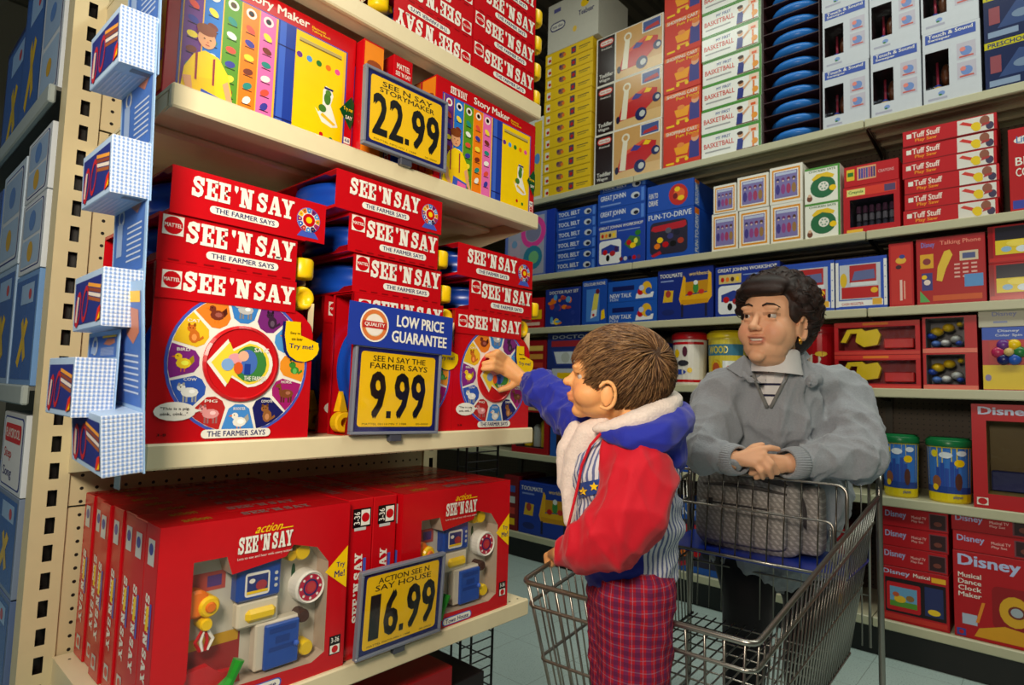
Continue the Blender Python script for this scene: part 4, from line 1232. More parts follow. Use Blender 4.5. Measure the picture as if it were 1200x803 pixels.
def d_cart_red(F):
    F.rect(.03, .86, .97, .97, S(235, 120, 50), 1); F.text('SHOPPING CART', .08, .86, .92, .95, WHITE, 2); F.text('Fun Food', .35, .76, .95, .84, YEL, 2)
    F.poly([(.30, .50), (.72, .56), (.66, .30), (.36, .30)], S(250, 165, 20), 2); F.rect(.36, .20, .66, .25, S(245, 180, 40), 2); F.ell(.40, .16, .05, .05, YEL, 3); F.ell(.64, .16, .05, .05, YEL, 3)
    F.poly([(.70, .15), (.72, .60), (.96, .66), (.97, .15)], S(60, 60, 140), 1); F.ell(.86, .66, .10, .10, S(235, 170, 130), 3); F.ell(.86, .72, .10, .06, S(230, 120, 40), 4); F.ell(.48, .55, .10, .06, S(240, 140, 60), 3); F.rect(.08, .08, .3, .13, YEL, 1)


def d_basket(F):
    F.rect(0, 0, 1, 1, S(246, 246, 240), 1); F.rect(0, .93, 1, 1, S(80, 150, 60), 2); F.rect(0, 0, 1, .05, S(80, 150, 60), 2); F.rect(.96, 0, 1, 1, S(90, 150, 70), 2)
    F.text('BASKETBALL', .04, .42, .56, .62, S(215, 60, 40), 3); F.text('MY FIRST', .25, .70, .50, .82, S(60, 90, 160), 3); F.rect(.06, .24, .5, .30, S(170, 170, 170), 3)
    F.poly([(.60, .10), (.62, .52), (.72, .52), (.70, .10)], S(50, 60, 140), 3); F.ell(.67, .66, .045, .045, S(225, 170, 130), 4); F.ell(.66, .73, .05, .03, S(60, 35, 20), 5); F.poly([(.70, .48), (.80, .70), (.83, .66), (.72, .40)], S(225, 170, 130), 4)
    F.rect(.86, .10, .89, .72, S(235, 130, 60), 3); F.rect(.80, .66, .95, .92, S(245, 215, 190), 3); F.rect(.84, .70, .92, .80, S(230, 100, 50), 4); F.ell(.90, .30, .05, .05, S(245, 160, 60), 4); F.rect(.60, .06, .95, .10, S(120, 80, 60), 3)


def d_popper(F):
    F.poly([(.05, .84), (.05, .97), (.93, .97), (.93, .84)], S(50, 80, 170), 1); F.text('Touch & Sound', .10, .91, .88, .96, WHITE, 2); F.text('Sweeper', .10, .855, .50, .90, WHITE, 2)
    for v in (.62, .36): F.rect(.60, v - .10, .92, v + .12, S(190, 185, 200), 1); F.ell(.76, v, .10, .10, S(110, 140, 200), 2); F.ell(.70, v + .03, .05, .05, S(225, 130, 120), 3); F.rect(.64, v - .08, .88, v - .06, S(200, 90, 80), 3)
    F.rect(.08, .06, .42, .09, S(170, 170, 190), 1); F.ell(.32, .14, .06, .05, S(120, 150, 210), 1); F.ell(.30, .12, .03, .02, GREEN, 2)


def d_darkblue(F):
    F.rect(0, .86, 1, 1, S(200, 190, 40), 1); F.text('PRESCHOOL', .05, .88, .7, .97, S(20, 40, 110), 2); F.rect(.75, .86, 1, 1, RED, 2); F.poly([(.2, .25), (.5, .75), (.85, .65), (.75, .25)], S(60, 80, 130), 1); F.rect(.08, .35, .24, .7, S(150, 80, 90), 2)
    F.ell(.55, .45, .14, .08, S(120, 140, 170), 2); F.rect(.06, .08, .5, .2, S(140, 160, 190), 1); F.rect(.6, .1, .95, .15, S(90, 120, 170), 1)


def d_tool(t1):
    def fn(F):
        F.text(t1, .06, .42, .60, .82, S(235, 238, 245), 2); F.ell(.80, .5, .09, .06, S(200, 205, 215), 2); F.ell(.82, .45, .05, .035, S(25, 25, 45), 3); F.rect(.06, .15, .5, .25, S(120, 150, 215), 1); F.rect(.92, .1, .98, .9, S(80, 130, 220), 1)
    return fn


def d_workshop(F):
    F.text('GREAT JOHNN WORKSHOP', .04, .87, .96, .96, WHITE, 2); F.rect(.45, .80, .9, .82, S(140, 160, 210), 2)
    F.rect(.06, .66, .42, .84, S(215, 190, 120), 2)
    for k in range(4): F.ell(.12 + k * .08, .74, .03, .04, [RED, ORANGE, BROWN, YEL][k], 3, 8)
    F.rrect(.05, .06, .52, .62, .06, S(235, 236, 240), 2); F.poly([(.10, .44), (.30, .52), (.48, .44), (.48, .32), (.10, .30)], S(40, 60, 150), 3); F.ell(.18, .34, .05, .05, RED, 4); F.ell(.34, .30, .06, .05, S(180, 30, 40), 4); F.ell(.42, .40, .04, .05, S(60, 30, 90), 4); F.ell(.24, .20, .04, .06, BLACK, 4)
    F.poly([(.58, .48), (.70, .66), (.90, .60), (.92, .40), (.70, .34)], S(60, 110, 60), 2); F.ell(.68, .50, .05, .05, RED, 3); F.ell(.76, .42, .06, .05, YEL, 3); F.ell(.86, .70, .06, .05, GREEN, 3); F.ell(.82, .52, .04, .05, S(230, 230, 80), 3)
    for k in range(5): F.ell(.52 + k * .09, .14, .04, .04, [S(120, 30, 50), S(200, 200, 210), NAVY, RED, S(90, 60, 120)][k], 2, 8)


def d_drive(F):
    F.text('FUN-TO-DRIVE', .04, .84, .96, .95, S(225, 228, 235), 2); F.rrect(.08, .10, .88, .78, .1, S(45, 40, 60), 2); F.poly([(.10, .62), (.14, .70), (.84, .74), (.86, .64), (.80, .60), (.20, .58)], S(190, 30, 45), 3)
    for (u, v, c_) in ((.30, .40, YEL), (.52, .46, S(60, 60, 120)), (.66, .52, S(30, 30, 50)), (.42, .30, RED), (.58, .30, BLACK), (.74, .34, S(180, 60, 40)), (.24, .28, ORANGE), (.48, .58, S(90, 90, 110))): F.ell(u, v, .07, .06, c_, 4, 8)
    F.poly([(.10, .10), (.30, .18), (.34, .12), (.16, .06)], S(190, 30, 45), 4)


def d_drive_top(F):
    F.text('FUN TO', .04, .52, .24, .72, WHITE, 2, rot=0); F.text('DRIVE', .04, .24, .24, .44, WHITE, 2); F.ell(.68, .50, .20, .22, S(200, 40, 30), 2, 16, .4); F.ell(.70, .52, .12, .12, S(235, 100, 40), 3); F.ell(.66, .70, .06, .05, YEL, 4); F.ell(.74, .36, .07, .05, YEL, 4); F.ell(.62, .46, .05, .06, S(120, 20, 20), 4)


def d_dolls(F):
    F.rect(0, 0, 1, 1, S(240, 236, 225), 1); F.rect(.07, .07, .93, .93, S(230, 150, 30), 2); F.rect(.12, .12, .88, .88, S(250, 245, 235), 3); F.rect(.15, .15, .85, .85, S(130, 120, 180), 4)
    for k in range(4):
        u = .25 + k * .165; c_ = [S(70, 60, 140), S(150, 70, 140), S(170, 60, 100), S(160, 120, 70)][k]
        F.ell(u, .38, .07, .17, c_, 5, 10); F.ell(u, .64, .055, .06, [S(60, 50, 110), S(120, 60, 130), S(120, 40, 80), S(90, 60, 50)][k], 6, 10); F.ell(u, .60, .03, .03, S(225, 200, 190), 7, 8)
    F.rect(.18, .76, .82, .83, S(190, 200, 230), 5)


def d_greendial(F):
    F.rect(0, 0, 1, 1, S(244, 244, 232), 1); F.rect(0, .94, 1, 1, S(80, 150, 60), 2); F.rect(.94, 0, 1, 1, S(80, 150, 60), 2); F.ell(.52, .42, .36, .34, S(40, 110, 70), 2, 20); F.poly([(.2, .68), (.35, .80), (.65, .82), (.85, .72), (.80, .64), (.5, .72), (.25, .62)], S(240, 200, 40), 3)
    F.ell(.54, .44, .15, .15, WHITE, 3)
    for k in range(6): F.ell(.54 + .08 * math.cos(k * 1.05), .44 + .08 * math.sin(k * 1.05), .03, .03, S(140, 170, 150), 4, 8)
    F.ell(.80, .36, .10, .09, YEL, 4); F.text('CHICKEN SAYS', .12, .86, .88, .92, S(60, 120, 60), 3); F.ell(.14, .14, .08, .10, S(120, 70, 50), 3); F.ell(.14, .22, .05, .05, S(225, 180, 150), 4)


def d_crayons(F):
    F.rect(.05, .30, .20, .85, S(235, 200, 40), 1); F.rect(.07, .5, .18, .7, GREEN, 2); F.rect(.25, .25, .60, .9, S(230, 170, 120), 1)
    for k in range(7): F.rect(.28 + k * .045, .32, .315 + k * .045, .82, [S(90, 60, 150), S(60, 70, 170), S(130, 70, 150), S(70, 90, 160), S(180, 60, 120), S(90, 50, 130), S(60, 60, 120)][k], 2)
    F.text('CRAYONS', .64, .45, .92, .6, S(235, 170, 170), 2)


def d_paints(F):
    F.rect(.05, .78, .95, .96, S(225, 60, 40), 1); F.rect(.07, .80, .40, .94, S(235, 225, 130), 2); F.text('Crayola', .10, .83, .37, .91, S(30, 110, 50), 3); F.rect(.74, .80, .93, .94, S(90, 70, 110), 2); F.rect(.06, .03, .35, .09, S(240, 190, 60), 1)


def d_tuff(F):
    F.rect(.0, .0, 1, .05, S(130, 8, 16), 1); F.rect(.60, .06, .97, .94, S(230, 226, 218), 1); F.rect(.045, .5, .10, .78, WHITE, 1); F.text('Tuff Stuff', .11, .48, .42, .84, S(250, 225, 215), 2, .03); F.text('Play Saw', .14, .16, .38, .42, S(250, 150, 40), 2, .03)
    F.poly([(.62, .70), (.66, .82), (.80, .50), (.76, .40)], S(215, 60, 50), 2); F.ell(.79, .42, .05, .05, S(240, 205, 30), 3); F.ell(.80, .24, .04, .03, S(240, 205, 30), 3); F.ell(.88, .66, .05, .06, S(150, 90, 70), 2); F.ell(.93, .30, .04, .05, S(70, 60, 90), 2); F.poly([(.84, .30), (.92, .40), (.94, .52), (.86, .50)], S(180, 60, 60), 3)


def d_playset(F):
    F.text('DOCTOR PLAY SET', .12, .86, .95, .94, WHITE, 2)
    random.seed(3)
    for k in range(22): F.ell(random.uniform(.12, .88), random.uniform(.1, .78), random.uniform(.03, .09), random.uniform(.03, .08), random.choice([YEL, S(200, 205, 215), S(190, 60, 60), S(90, 160, 220), ORANGE, S(40, 60, 150), S(230, 230, 235)]), 2 + k % 4, 8)


def d_pinkcard(F):
    F.rect(0, 0, 1, 1, S(100, 120, 190), 1); F.rect(.06, .04, .80, .95, S(170, 170, 190), 2); F.ring(.58, .70, .16, .25, S(235, 70, 160), 3); F.ell(.58, .70, .15, .15, S(130, 130, 160), 3); F.ell(.58, .30, .19, .19, S(50, 130, 160), 3); F.ell(.60, .30, .10, .10, S(120, 190, 130), 4); F.rect(.10, .1, .32, .6, S(190, 170, 190), 3); F.ell(.2, .3, .07, .07, S(220, 110, 150), 4); F.ell(.2, .55, .06, .06, S(120, 160, 200), 4); F.rect(.84, .0, 1, 1, S(30, 60, 170), 2)


def d_phone(F):
    F.text('CELLULAR PHONE', .06, .88, .94, .95, WHITE, 2); F.rect(.18, .08, .72, .80, S(70, 130, 215), 1); F.poly([(.36, .14), (.60, .20), (.70, .68), (.50, .70)], S(225, 210, 90), 2); F.poly([(.36, .14), (.60, .20), (.62, .34), (.40, .32)], S(235, 235, 235), 3); F.ell(.48, .22, .05, .05, RED, 4); F.ell(.64, .74, .08, .09, S(110, 30, 50), 3); F.poly([(.78, .10), (.95, .14), (.92, .34), (.80, .30)], YEL, 3)


def d_talk(F):
    F.text('NEW TALK', .05, .20, .50, .40, S(225, 230, 240), 2); F.text('FUN', .05, .06, .22, .17, S(190, 205, 235), 2); F.rect(.10, .52, .55, .74, S(15, 25, 90), 1)
    F.poly([(.58, .10), (.92, .12), (.94, .36), (.60, .34)], S(235, 235, 238), 2); F.ell(.68, .40, .06, .06, RED, 3); F.ell(.80, .55, .10, .12, S(230, 180, 40), 3); F.ell(.84, .42, .06, .06, S(40, 90, 190), 4); F.ell(.70, .58, .05, .05, S(190, 200, 230), 4)


def d_toolmate(F):
    F.text('TOOLMATE', .04, .84, .46, .92, WHITE, 2); F.text('workbench', .58, .84, .95, .91, S(235, 200, 120), 2); F.rect(.06, .76, .30, .79, S(130, 150, 210), 2)
    F.poly([(.40, .40), (.48, .86), (.52, .80), (.52, .46), (.90, .50), (.92, .88), (.97, .86), (.98, .42), (.90, .30), (.44, .28)], S(235, 175, 20), 2); F.poly([(.52, .48), (.90, .52), (.92, .74), (.52, .72)], S(200, 140, 20), 3)
    F.rect(.44, .30, .92, .38, S(215, 150, 15), 4); F.ell(.70, .60, .05, .09, S(60, 140, 60), 4); F.ell(.70, .70, .04, .04, S(230, 235, 230), 5); F.ell(.60, .50, .05, .04, RED, 5); F.ell(.80, .52, .05, .04, S(210, 50, 40), 5); F.rect(.44, .05, .48, .30, S(30, 30, 60), 3); F.rect(.86, .05, .90, .32, S(30, 30, 60), 3)
    F.poly([(.10, .36), (.13, .60), (.30, .58), (.28, .36)], S(225, 180, 40), 2); F.ell(.20, .52, .05, .06, S(170, 60, 50), 3); F.ell(.20, .16, .12, .05, S(25, 40, 110), 2)


def d_register(F):
    F.rect(0, 0, .06, 1, S(240, 240, 240), 1); F.rect(.94, 0, 1, 1, S(240, 240, 240), 1); F.rect(0, .94, 1, 1, S(40, 80, 190), 2); F.rect(0, 0, 1, .06, S(40, 80, 190), 2)
    F.rect(.08, .20, .88, .88, S(200, 205, 215), 1); F.ell(.16, .58, .07, .16, S(230, 190, 40), 2); F.rect(.28, .52, .80, .86, S(185, 40, 45), 2); F.poly([(.32, .56), (.78, .58), (.76, .76), (.38, .74)], S(100, 110, 160), 3); F.rect(.30, .46, .82, .53, S(225, 230, 235), 3); F.rect(.12, .22, .84, .44, S(195, 30, 35), 3); F.ell(.76, .36, .07, .06, S(245, 190, 40), 4)
    F.rect(.06, .07, .92, .18, S(245, 245, 245), 2); F.text('CASH REGISTER', .12, .09, .55, .14, RED, 3); F.rect(.72, .08, .90, .20, S(235, 180, 60), 3)
    for k in range(4): F.ell(.965, .2 + k * .2, .012, .012, S(40, 80, 190), 3, 6)


def d_redtall(F):
    F.rect(.08, .04, .92, .96, S(205, 45, 40), 1); F.ell(.50, .72, .22, .16, S(235, 180, 60), 2); F.ell(.55, .78, .12, .1, S(60, 70, 150), 3); F.ell(.40, .62, .12, .1, S(60, 30, 40), 3); F.rect(.44, .10, .54, .42, S(240, 200, 190), 2); F.rect(.60, .12, .66, .40, S(240, 170, 150), 2)


def d_redphone(F):
    F.rect(.03, .02, .97, .98, S(180, 24, 30), 1); F.text('Disney', .08, .84, .28, .94, S(120, 130, 210), 3); F.text('Talking Phone', .36, .86, .94, .94, S(240, 140, 120), 3)
    F.rect(.06, .55, .26, .76, S(230, 170, 40), 2); F.ell(.16, .65, .06, .06, S(140, 50, 60), 3); F.poly([(.30, .36), (.38, .34), (.44, .52), (.54, .72), (.50, .80), (.42, .78), (.32, .56)], S(235, 195, 60), 3)
    F.rect(.64, .62, .90, .76, S(220, 200, 170), 2); F.rect(.68, .65, .86, .73, S(80, 90, 140), 3)
    for v in (.56, .50, .44, .38):
        for u in (.56, .68, .80): F.rect(u, v, u + .08, v + .025, S(235, 180, 170), 3)
    F.rect(.70, .24, .96, .42, S(90, 150, 210), 3); F.rect(.08, .22, .24, .48, S(60, 60, 130), 2); F.ell(.16, .34, .05, .05, S(240, 220, 210), 3); F.ell(.12, .42, .04, .04, YEL, 3); F.poly([(.05, .05), (.05, .22), (.20, .05)], S(90, 170, 90), 3); F.rect(.24, .06, .94, .14, S(215, 90, 40), 3)


def d_redyellow(F):
    F.rect(.0, .02, .10, .98, S(150, 10, 20), 1); F.rect(.14, .56, .95, .95, S(30, 30, 45), 2); F.rect(.14, .22, .95, .60, S(235, 205, 50), 3); F.ell(.35, .36, .10, .07, S(150, 190, 225), 4); F.ell(.65, .34, .12, .08, S(225, 235, 240), 4); F.ell(.55, .50, .20, .08, S(250, 225, 90), 4); F.rect(.02, .04, .95, .14, S(200, 30, 30), 3)


def d_saw(F):
    F.rect(.0, .88, 1, .99, S(215, 50, 40), 1); F.rect(.35, .90, .65, .97, S(240, 130, 30), 2); F.rect(.0, .01, 1, .10, S(215, 60, 50), 1)


def d_clear(F):
    F.rect(0, .0, 1, .12, S(235, 120, 100), 1); F.rect(.80, .12, 1, 1, S(190, 16, 26), 1)


def d_doctor(F):
    F.text('DOCTOR', .10, .88, .80, .95, S(200, 205, 220), 2); F.rect(.08, .72, .9, .84, S(160, 40, 50), 2); F.poly([(.08, .66), (.62, .66), (.54, .34), (.16, .34)], S(40, 60, 140), 2); F.poly([(.13, .62), (.57, .62), (.51, .38), (.19, .38)], S(215, 220, 225), 3); F.ell(.35, .50, .08, .08, S(190, 195, 190), 4); F.ell(.75, .58, .10, .10, S(190, 50, 50), 2); F.ring(.76, .42, .03, .06, S(50, 120, 70), 3); F.rect(.1, .06, .9, .28, S(200, 205, 215), 2); F.rect(.2, .08, .5, .2, YEL, 3)


def d_ballbox(F):
    F.rect(0, .80, 1, 1, S(50, 90, 190), 1); F.text('Disney', .30, .91, .70, .96, S(225, 230, 245), 2); F.text('Color Spin', .25, .84, .75, .89, S(225, 230, 245), 2); F.rect(0, .0, .12, .80, S(190, 50, 60), 1); F.rect(0, .02, 1, .40, S(235, 200, 50), 1); F.ell(.1, .2, .06, .08, S(140, 130, 180), 2)
    F.rect(.14, .42, .86, .78, S(200, 60, 60), 2)


def d_doll(F):
    F.text('Disney', .10, .875, .92, .975, S(205, 210, 235), 2, .03); F.rect(.05, .03, .22, .10, WHITE, 2); F.ell(.135, .065, .07, .06, RED, 3)


def d_disney_flat(F):
    F.rect(0, .0, 1, .04, DRED, 1); F.text('Disney', .05, .40, .38, .80, S(175, 180, 225), 2, .02); F.text('Musical TV', .46, .52, .68, .66, S(240, 190, 185), 2); F.text('Play Set', .46, .32, .64, .46, S(240, 190, 185), 2); F.rect(.72, .10, .98, .88, S(120, 60, 70), 1); F.rect(.74, .14, .96, .84, S(50, 24, 30), 2); F.ell(.85, .4, .06, .04, S(120, 60, 50), 3)


def d_disney_tv(F):
    F.text('Disney', .05, .84, .45, .95, S(190, 200, 235), 2, .02); F.text('Musical', .50, .87, .74, .94, WHITE, 2); F.rect(.76, .84, .96, .93, S(240, 180, 40), 2)
    F.rect(.08, .16, .96, .80, S(30, 16, 22), 1); F.rrect(.10, .20, .60, .72, .03, S(200, 24, 34), 2); F.rect(.15, .28, .55, .64, S(110, 165, 205), 3); F.rect(.15, .28, .55, .38, S(90, 150, 50), 4); F.ell(.30, .42, .09, .06, S(235, 190, 40), 5); F.ell(.45, .46, .06, .05, S(150, 110, 60), 5); F.ell(.24, .50, .05, .04, S(200, 90, 50), 5)
    F.rect(.66, .22, .92, .74, S(40, 50, 100), 2); F.ell(.79, .30, .09, .05, S(240, 200, 40), 3); F.rect(.03, .04, .97, .13, S(205, 50, 40), 2)


def d_disney_big(F):
    F.text('Disney', .06, .80, .80, .97, S(190, 200, 240), 2, .03)
    for k, t in enumerate(('Musical', 'Dance', 'Clock', 'Maker')): F.text(t, .06, .70 - k * .075, .34, .755 - k * .075, WHITE, 2)
    F.rrect(.46, .18, .98, .66, .08, S(150, 18, 26), 1); F.ell(.72, .40, .18, .22, S(225, 170, 40), 2); F.ell(.74, .40, .10, .09, S(120, 50, 40), 3); F.ell(.74, .40, .07, .065, S(170, 180, 190), 4); F.rect(.10, .16, .28, .28, S(180, 190, 210), 2); F.poly([(.26, .20), (.30, .20), (.38, .44), (.34, .44)], S(235, 140, 40), 3); F.poly([(.24, .04), (.96, .04), (.98, .18), (.60, .22), (.30, .14)], S(225, 160, 30), 2); F.rect(.03, .02, .14, .10, S(60, 70, 160), 2); F.ell(.085, .06, .03, .03, RED, 3)


GC = 'cartons on the far shelves'
LB = S(24, 76, 176); RB = S(190, 16, 28)

# ---- highest shelf -------------------------------------------------
stack('toy_carton', 'toy box', GC, 'white and yellow carton at the far left of the highest shelf', 596, 636, 150, 0, 1, .36,
      lambda w, h, d: box_kind(w, h, d, S(225, 225, 215), lambda F: (F.rect(.75, .05, .97, .95, S(240, 205, 40), 1), F.ell(.85, .5, .08, .12, SKY, 2))))
zt = stack('toy_carton', 'toy box', 'flat yellow cartons', 'flat yellow carton stacked left of the wagon boxes, %s', 637, 693, 67, 0, 12, .36, lambda w, h, d: box_kind(w, h, d, S(238, 196, 14), d_yellow), jit=.004)


def d_greybox(F):
    F.pill(.05, .42, .36, .60, NAVY, 1); F.pill(.07, .445, .34, .575, S(225, 222, 210), 2); F.text('little tikes', .10, .48, .31, .54, NAVY, 3); F.ell(.74, .74, .08, .07, YEL, 1); F.ell(.80, .80, .03, .06, BLACK, 2); F.text('Teabear', .62, .52, .92, .62, NAVY, 2); F.rect(.12, .80, .26, .88, S(90, 90, 150), 1); F.ell(.55, .30, .04, .05, S(240, 200, 80), 1)


stack('toy_carton', 'toy box', GC, 'big pale grey carton on top of the yellow stack', 640, 700, 10, 0, 1, .36, lambda w, h, d: box_kind(w, h, d, S(205, 202, 188), d_greybox), base=zt)
stack('toy_carton', 'toy box', 'wagon cartons', 'white carton picturing a red wagon, %s of three', 697, 776, 48, 0, 3, .38, lambda w, h, d: box_kind(w, h, d, S(236, 232, 220), d_wagon, finish='gloss_card'), jit=.006)
stack('toy_carton', 'toy box', 'orange cart cartons', 'orange-red carton picturing a yellow toy cart, %s', 777.5, 821, -15, 0, 5, .36, lambda w, h, d: box_kind(w, h, d, S(214, 52, 30), d_cart_red), jit=.006)
stack('toy_carton', 'toy box', 'basketball cartons', 'flat white basketball carton, %s of its stack', 822.5, 892, -9, 0, 7, .38, lambda w, h, d: box_kind(w, h, d, S(235, 235, 226), d_basket, finish='gloss_card'), jit=.005)


def saucer_kind(w, h, d):
    a = MB()     # shallow blue saucer seat lying in an open brown tray
    a.box(-w / 2, w / 2, .002, d, 0, .004, S(58, 26, 28)); a.box(-w / 2, -w / 2 + .004, .002, d, .004, h, S(58, 26, 28)); a.box(w / 2 - .004, w / 2, .002, d, .004, h, S(58, 26, 28)); a.box(-w / 2 + .004, w / 2 - .004, d - .004, d, .004, h, S(58, 26, 28))
    body = a.mesh('tray', 'card')
    a = MB(); r = w / 2 - .006
    a.lathe([(0, h * .35), (r * .5, h * .15), (r * .85, h * .12), (r * .98, h * .45), (r, h * .60), (r * .97, h * .74), (r * .8, h * .88), (r * .4, h * .84), (0, h * .80)], S(44, 124, 214), 28, Matrix.Translation((0, r + .004, 0)))
    s_ = a.mesh('blue_saucer', 'plastic', True)
    return body, [('blue_saucer', s_)]


stack('saucer_tray', 'saucer', 'stacked blue saucers', 'blue plastic saucer in a thin tray beside the basketball cartons, %s', 893.5, 961, -20, 0, 12, .36, saucer_kind)


def pop_kind(w, h, d):
    b, k = box_kind(w, h, d, S(202, 207, 216), d_popper, window=(.04, .22, .46, .72), inner=S(36, 18, 24))
    a = MB(); X = lambda u: (u - .5) * w
    a.tube([(X(.22), d * .25, h * .28), (X(.20), d * .3, h * .70)], .006, S(200, 60, 90), 6); a.ell((X(.22), d * .22, h * .27), (.026, .026, .018), YEL); a.ell((X(.22), d * .22, h * .30), (.016, .016, .02), S(40, 70, 180)); a.ell((X(.36), d * .3, h * .5), (.02, .03, .05), S(110, 60, 30))
    k.append(('toy_sweeper', a.mesh('toy_sweeper', 'plastic', True)))
    return b, k


for ci, (xl, xr, yt) in enumerate(((963.5, 1018, -53), (1019, 1078, -86), (1079, 1147, -125))):
    stack('toy_carton', 'toy box', 'white window cartons', 'white toy sweeper carton with a dark window, %s column, %%s' % ('left', 'middle', 'right')[ci], xl, xr, yt, 0, 3, .34, pop_kind, jit=.004)
stack('toy_carton', 'toy box', 'dark blue cartons', 'dark blue carton at the right end of the highest shelf, %s', 1152, 1236, -60, 0, 3, .36, lambda w, h, d: box_kind(w, h, d, S(34, 44, 84), d_darkblue, finish='gloss_card'))

# ---- second shelf --------------------------------------------------
stack('toy_carton', 'toy box', GC, 'grey and pink toy set on a blue backing card', 592, 650, 257, 1, 1, .10, lambda w, h, d: box_kind(w, h, d, S(40, 70, 170), d_pinkcard, finish='gloss_card'))
stack('toy_carton', 'toy box', 'flat blue tool cartons', 'flat blue tool carton beside the pink toy card, %s of six', 651, 698, 249, 1, 6, .30, lambda w, h, d: box_kind(w, h, d, LB, d_tool('TOOL BELT')), jit=.006)
zt = stack('toy_carton', 'toy box', GC, 'blue workshop carton standing below three flat blue cartons', 699.5, 756, 266, 1, 1, .30, lambda w, h, d: box_kind(w, h, d, S(28, 66, 170), d_workshop))
zt = stack('toy_carton', 'toy box', 'flat workshop cartons', 'flat blue workshop carton lying above the standing one, %s', 700, 756, 229, 1, 2, .30, lambda w, h, d: box_kind(w, h, d, LB, d_tool('GREAT JOHNN')), base=zt)
stack('toy_carton', 'toy box', GC, 'thin blue carton topping the workshop stack', 702, 757, 222, 1, 1, .30, lambda w, h, d: box_kind(w, h, d, LB, d_tool('TOOL BELT')), base=zt)


def s_blue(F): F.rect(.04, .06, .22, .94, S(70, 120, 215), 1); F.text('FUN-TO-DRIVE', .06, .1, .18, .9, WHITE, 2, rot=1); F.rect(.04, .86, .2, .98, ORANGE, 3); F.rect(.3, .2, .9, .8, S(30, 80, 180), 1)


zt = stack('toy_carton', 'toy box', GC, 'blue carton picturing a dark toy dashboard', 757.5, 813, 251, 1, 1, .34, lambda w, h, d: box_kind(w, h, d, S(26, 78, 180), d_drive, s_blue))
stack('toy_carton', 'toy box', GC, 'blue carton picturing a red toy, on top of the dashboard carton', 758, 813, 220, 1, 1, .34, lambda w, h, d: box_kind(w, h, d, S(26, 78, 180), d_drive_top, s_blue), base=zt)
stack('toy_carton', 'toy box', 'doll picture cartons', 'white and orange doll picture carton, lower row, left', 834, 865, 252, 1, 1, .2, lambda w, h, d: box_kind(w, h, d, S(235, 230, 215), d_dolls))
stack('toy_carton', 'toy box', 'doll picture cartons', 'white and orange doll picture carton, lower row, middle', 866, 902, 248, 1, 1, .2, lambda w, h, d: box_kind(w, h, d, S(235, 230, 215), d_dolls))
zt = stack('toy_carton', 'toy box', 'doll picture cartons', 'white and orange doll picture carton, lower row, right', 903, 941, 241, 1, 1, .2, lambda w, h, d: box_kind(w, h, d, S(235, 230, 215), d_dolls))
for (xl, xr, yt, ps) in ((836, 863, 219, 'left'), (864, 901, 209, 'middle'), (902, 941, 198, 'right')):
    stack('toy_carton', 'toy box', 'doll picture cartons', 'white and orange doll picture carton, upper row, ' + ps, xl, xr, yt, 1, 1, .2, lambda w, h, d: box_kind(w, h, d, S(235, 230, 215), d_dolls), base=zt)
stack('toy_carton', 'toy box', 'green dial cartons', 'white carton with a green dial beside the doll cartons, %s', 943, 985, 199, 1, 2, .22, lambda w, h, d: box_kind(w, h, d, S(236, 236, 222), d_greendial))


def paint_kind(w, h, d):
    b, k = box_kind(w, h, d, S(190, 18, 30), d_paints, window=(.12, .14, .90, .72), inner=S(30, 28, 46))
    a = MB()
    for i in range(6):
        for j in range(3): a.lathe([(0, 0), (w * .045, 0), (w * .045, .03), (w * .03, .035), (0, .035)], [S(90, 90, 110), S(150, 150, 165), S(110, 70, 100)][j], 8, Matrix.Translation(((.20 + i * .12 - .5) * w, d * .35, h * (.18 + j * .17))))
    k.append(('paint_pots', a.mesh('paint_pots', 'plastic')))
    return b, k


zt = stack('toy_carton', 'toy box', GC, 'red carton with a window full of dark paint pots', 988, 1055, 221, 1, 1, .26, paint_kind)
stack('toy_carton', 'toy box', GC, 'red crayon carton lying on the paint pot carton', 989, 1054, 197, 1, 1, .24, lambda w, h, d: box_kind(w, h, d, S(196, 18, 28), d_crayons), base=zt)
stack('toy_carton', 'toy box', 'flat red tool cartons', 'flat red toy saw carton with white picture end, %s of six', 1058, 1170, 155, 1, 6, .26, lambda w, h, d: box_kind(w, h, d, S(196, 16, 28), d_tuff), jit=.006)
stack('toy_carton', 'toy box', GC, 'red carton at the right edge beside the toy saw cartons', 1182, 1250, 152, 1, 1, .26, lambda w, h, d: box_kind(w, h, d, S(190, 16, 26), lambda F: (F.ell(.35, .85, .25, .1, WHITE, 1), F.text('Little', .15, .82, .5, .9, S(60, 120, 190), 2), F.text('BIG', .12, .55, .5, .65, WHITE, 2), F.text('COOK', .12, .42, .6, .52, WHITE, 2), F.rect(.05, .04, .3, .14, S(60, 70, 170), 1))))

# ---- third shelf ---------------------------------------------------
stack('toy_carton', 'toy box', GC, 'small red and yellow carton peeping past the display rack', 600, 637, 352, 2, 1, .2, lambda w, h, d: box_kind(w, h, d, RB, lambda F: (F.rect(.4, .3, .95, .6, YEL, 1), F.rect(.1, .1, .9, .2, S(240, 200, 180), 1))))
stack('toy_carton', 'toy box', GC, 'dark blue doctor play set carton', 639, 680, 340, 2, 1, .25, lambda w, h, d: box_kind(w, h, d, S(26, 50, 140), d_playset))
stack('toy_carton', 'toy box', GC, 'narrow blue carton picturing a pale toy phone', 682, 711, 330, 2, 1, .25, lambda w, h, d: box_kind(w, h, d, LB, d_phone))
stack('toy_carton', 'toy box', 'talking toy cartons', 'blue carton with white print beside the toy phone, %s', 712, 770, 331, 2, 2, .28, lambda w, h, d: box_kind(w, h, d, S(22, 84, 184), d_talk))
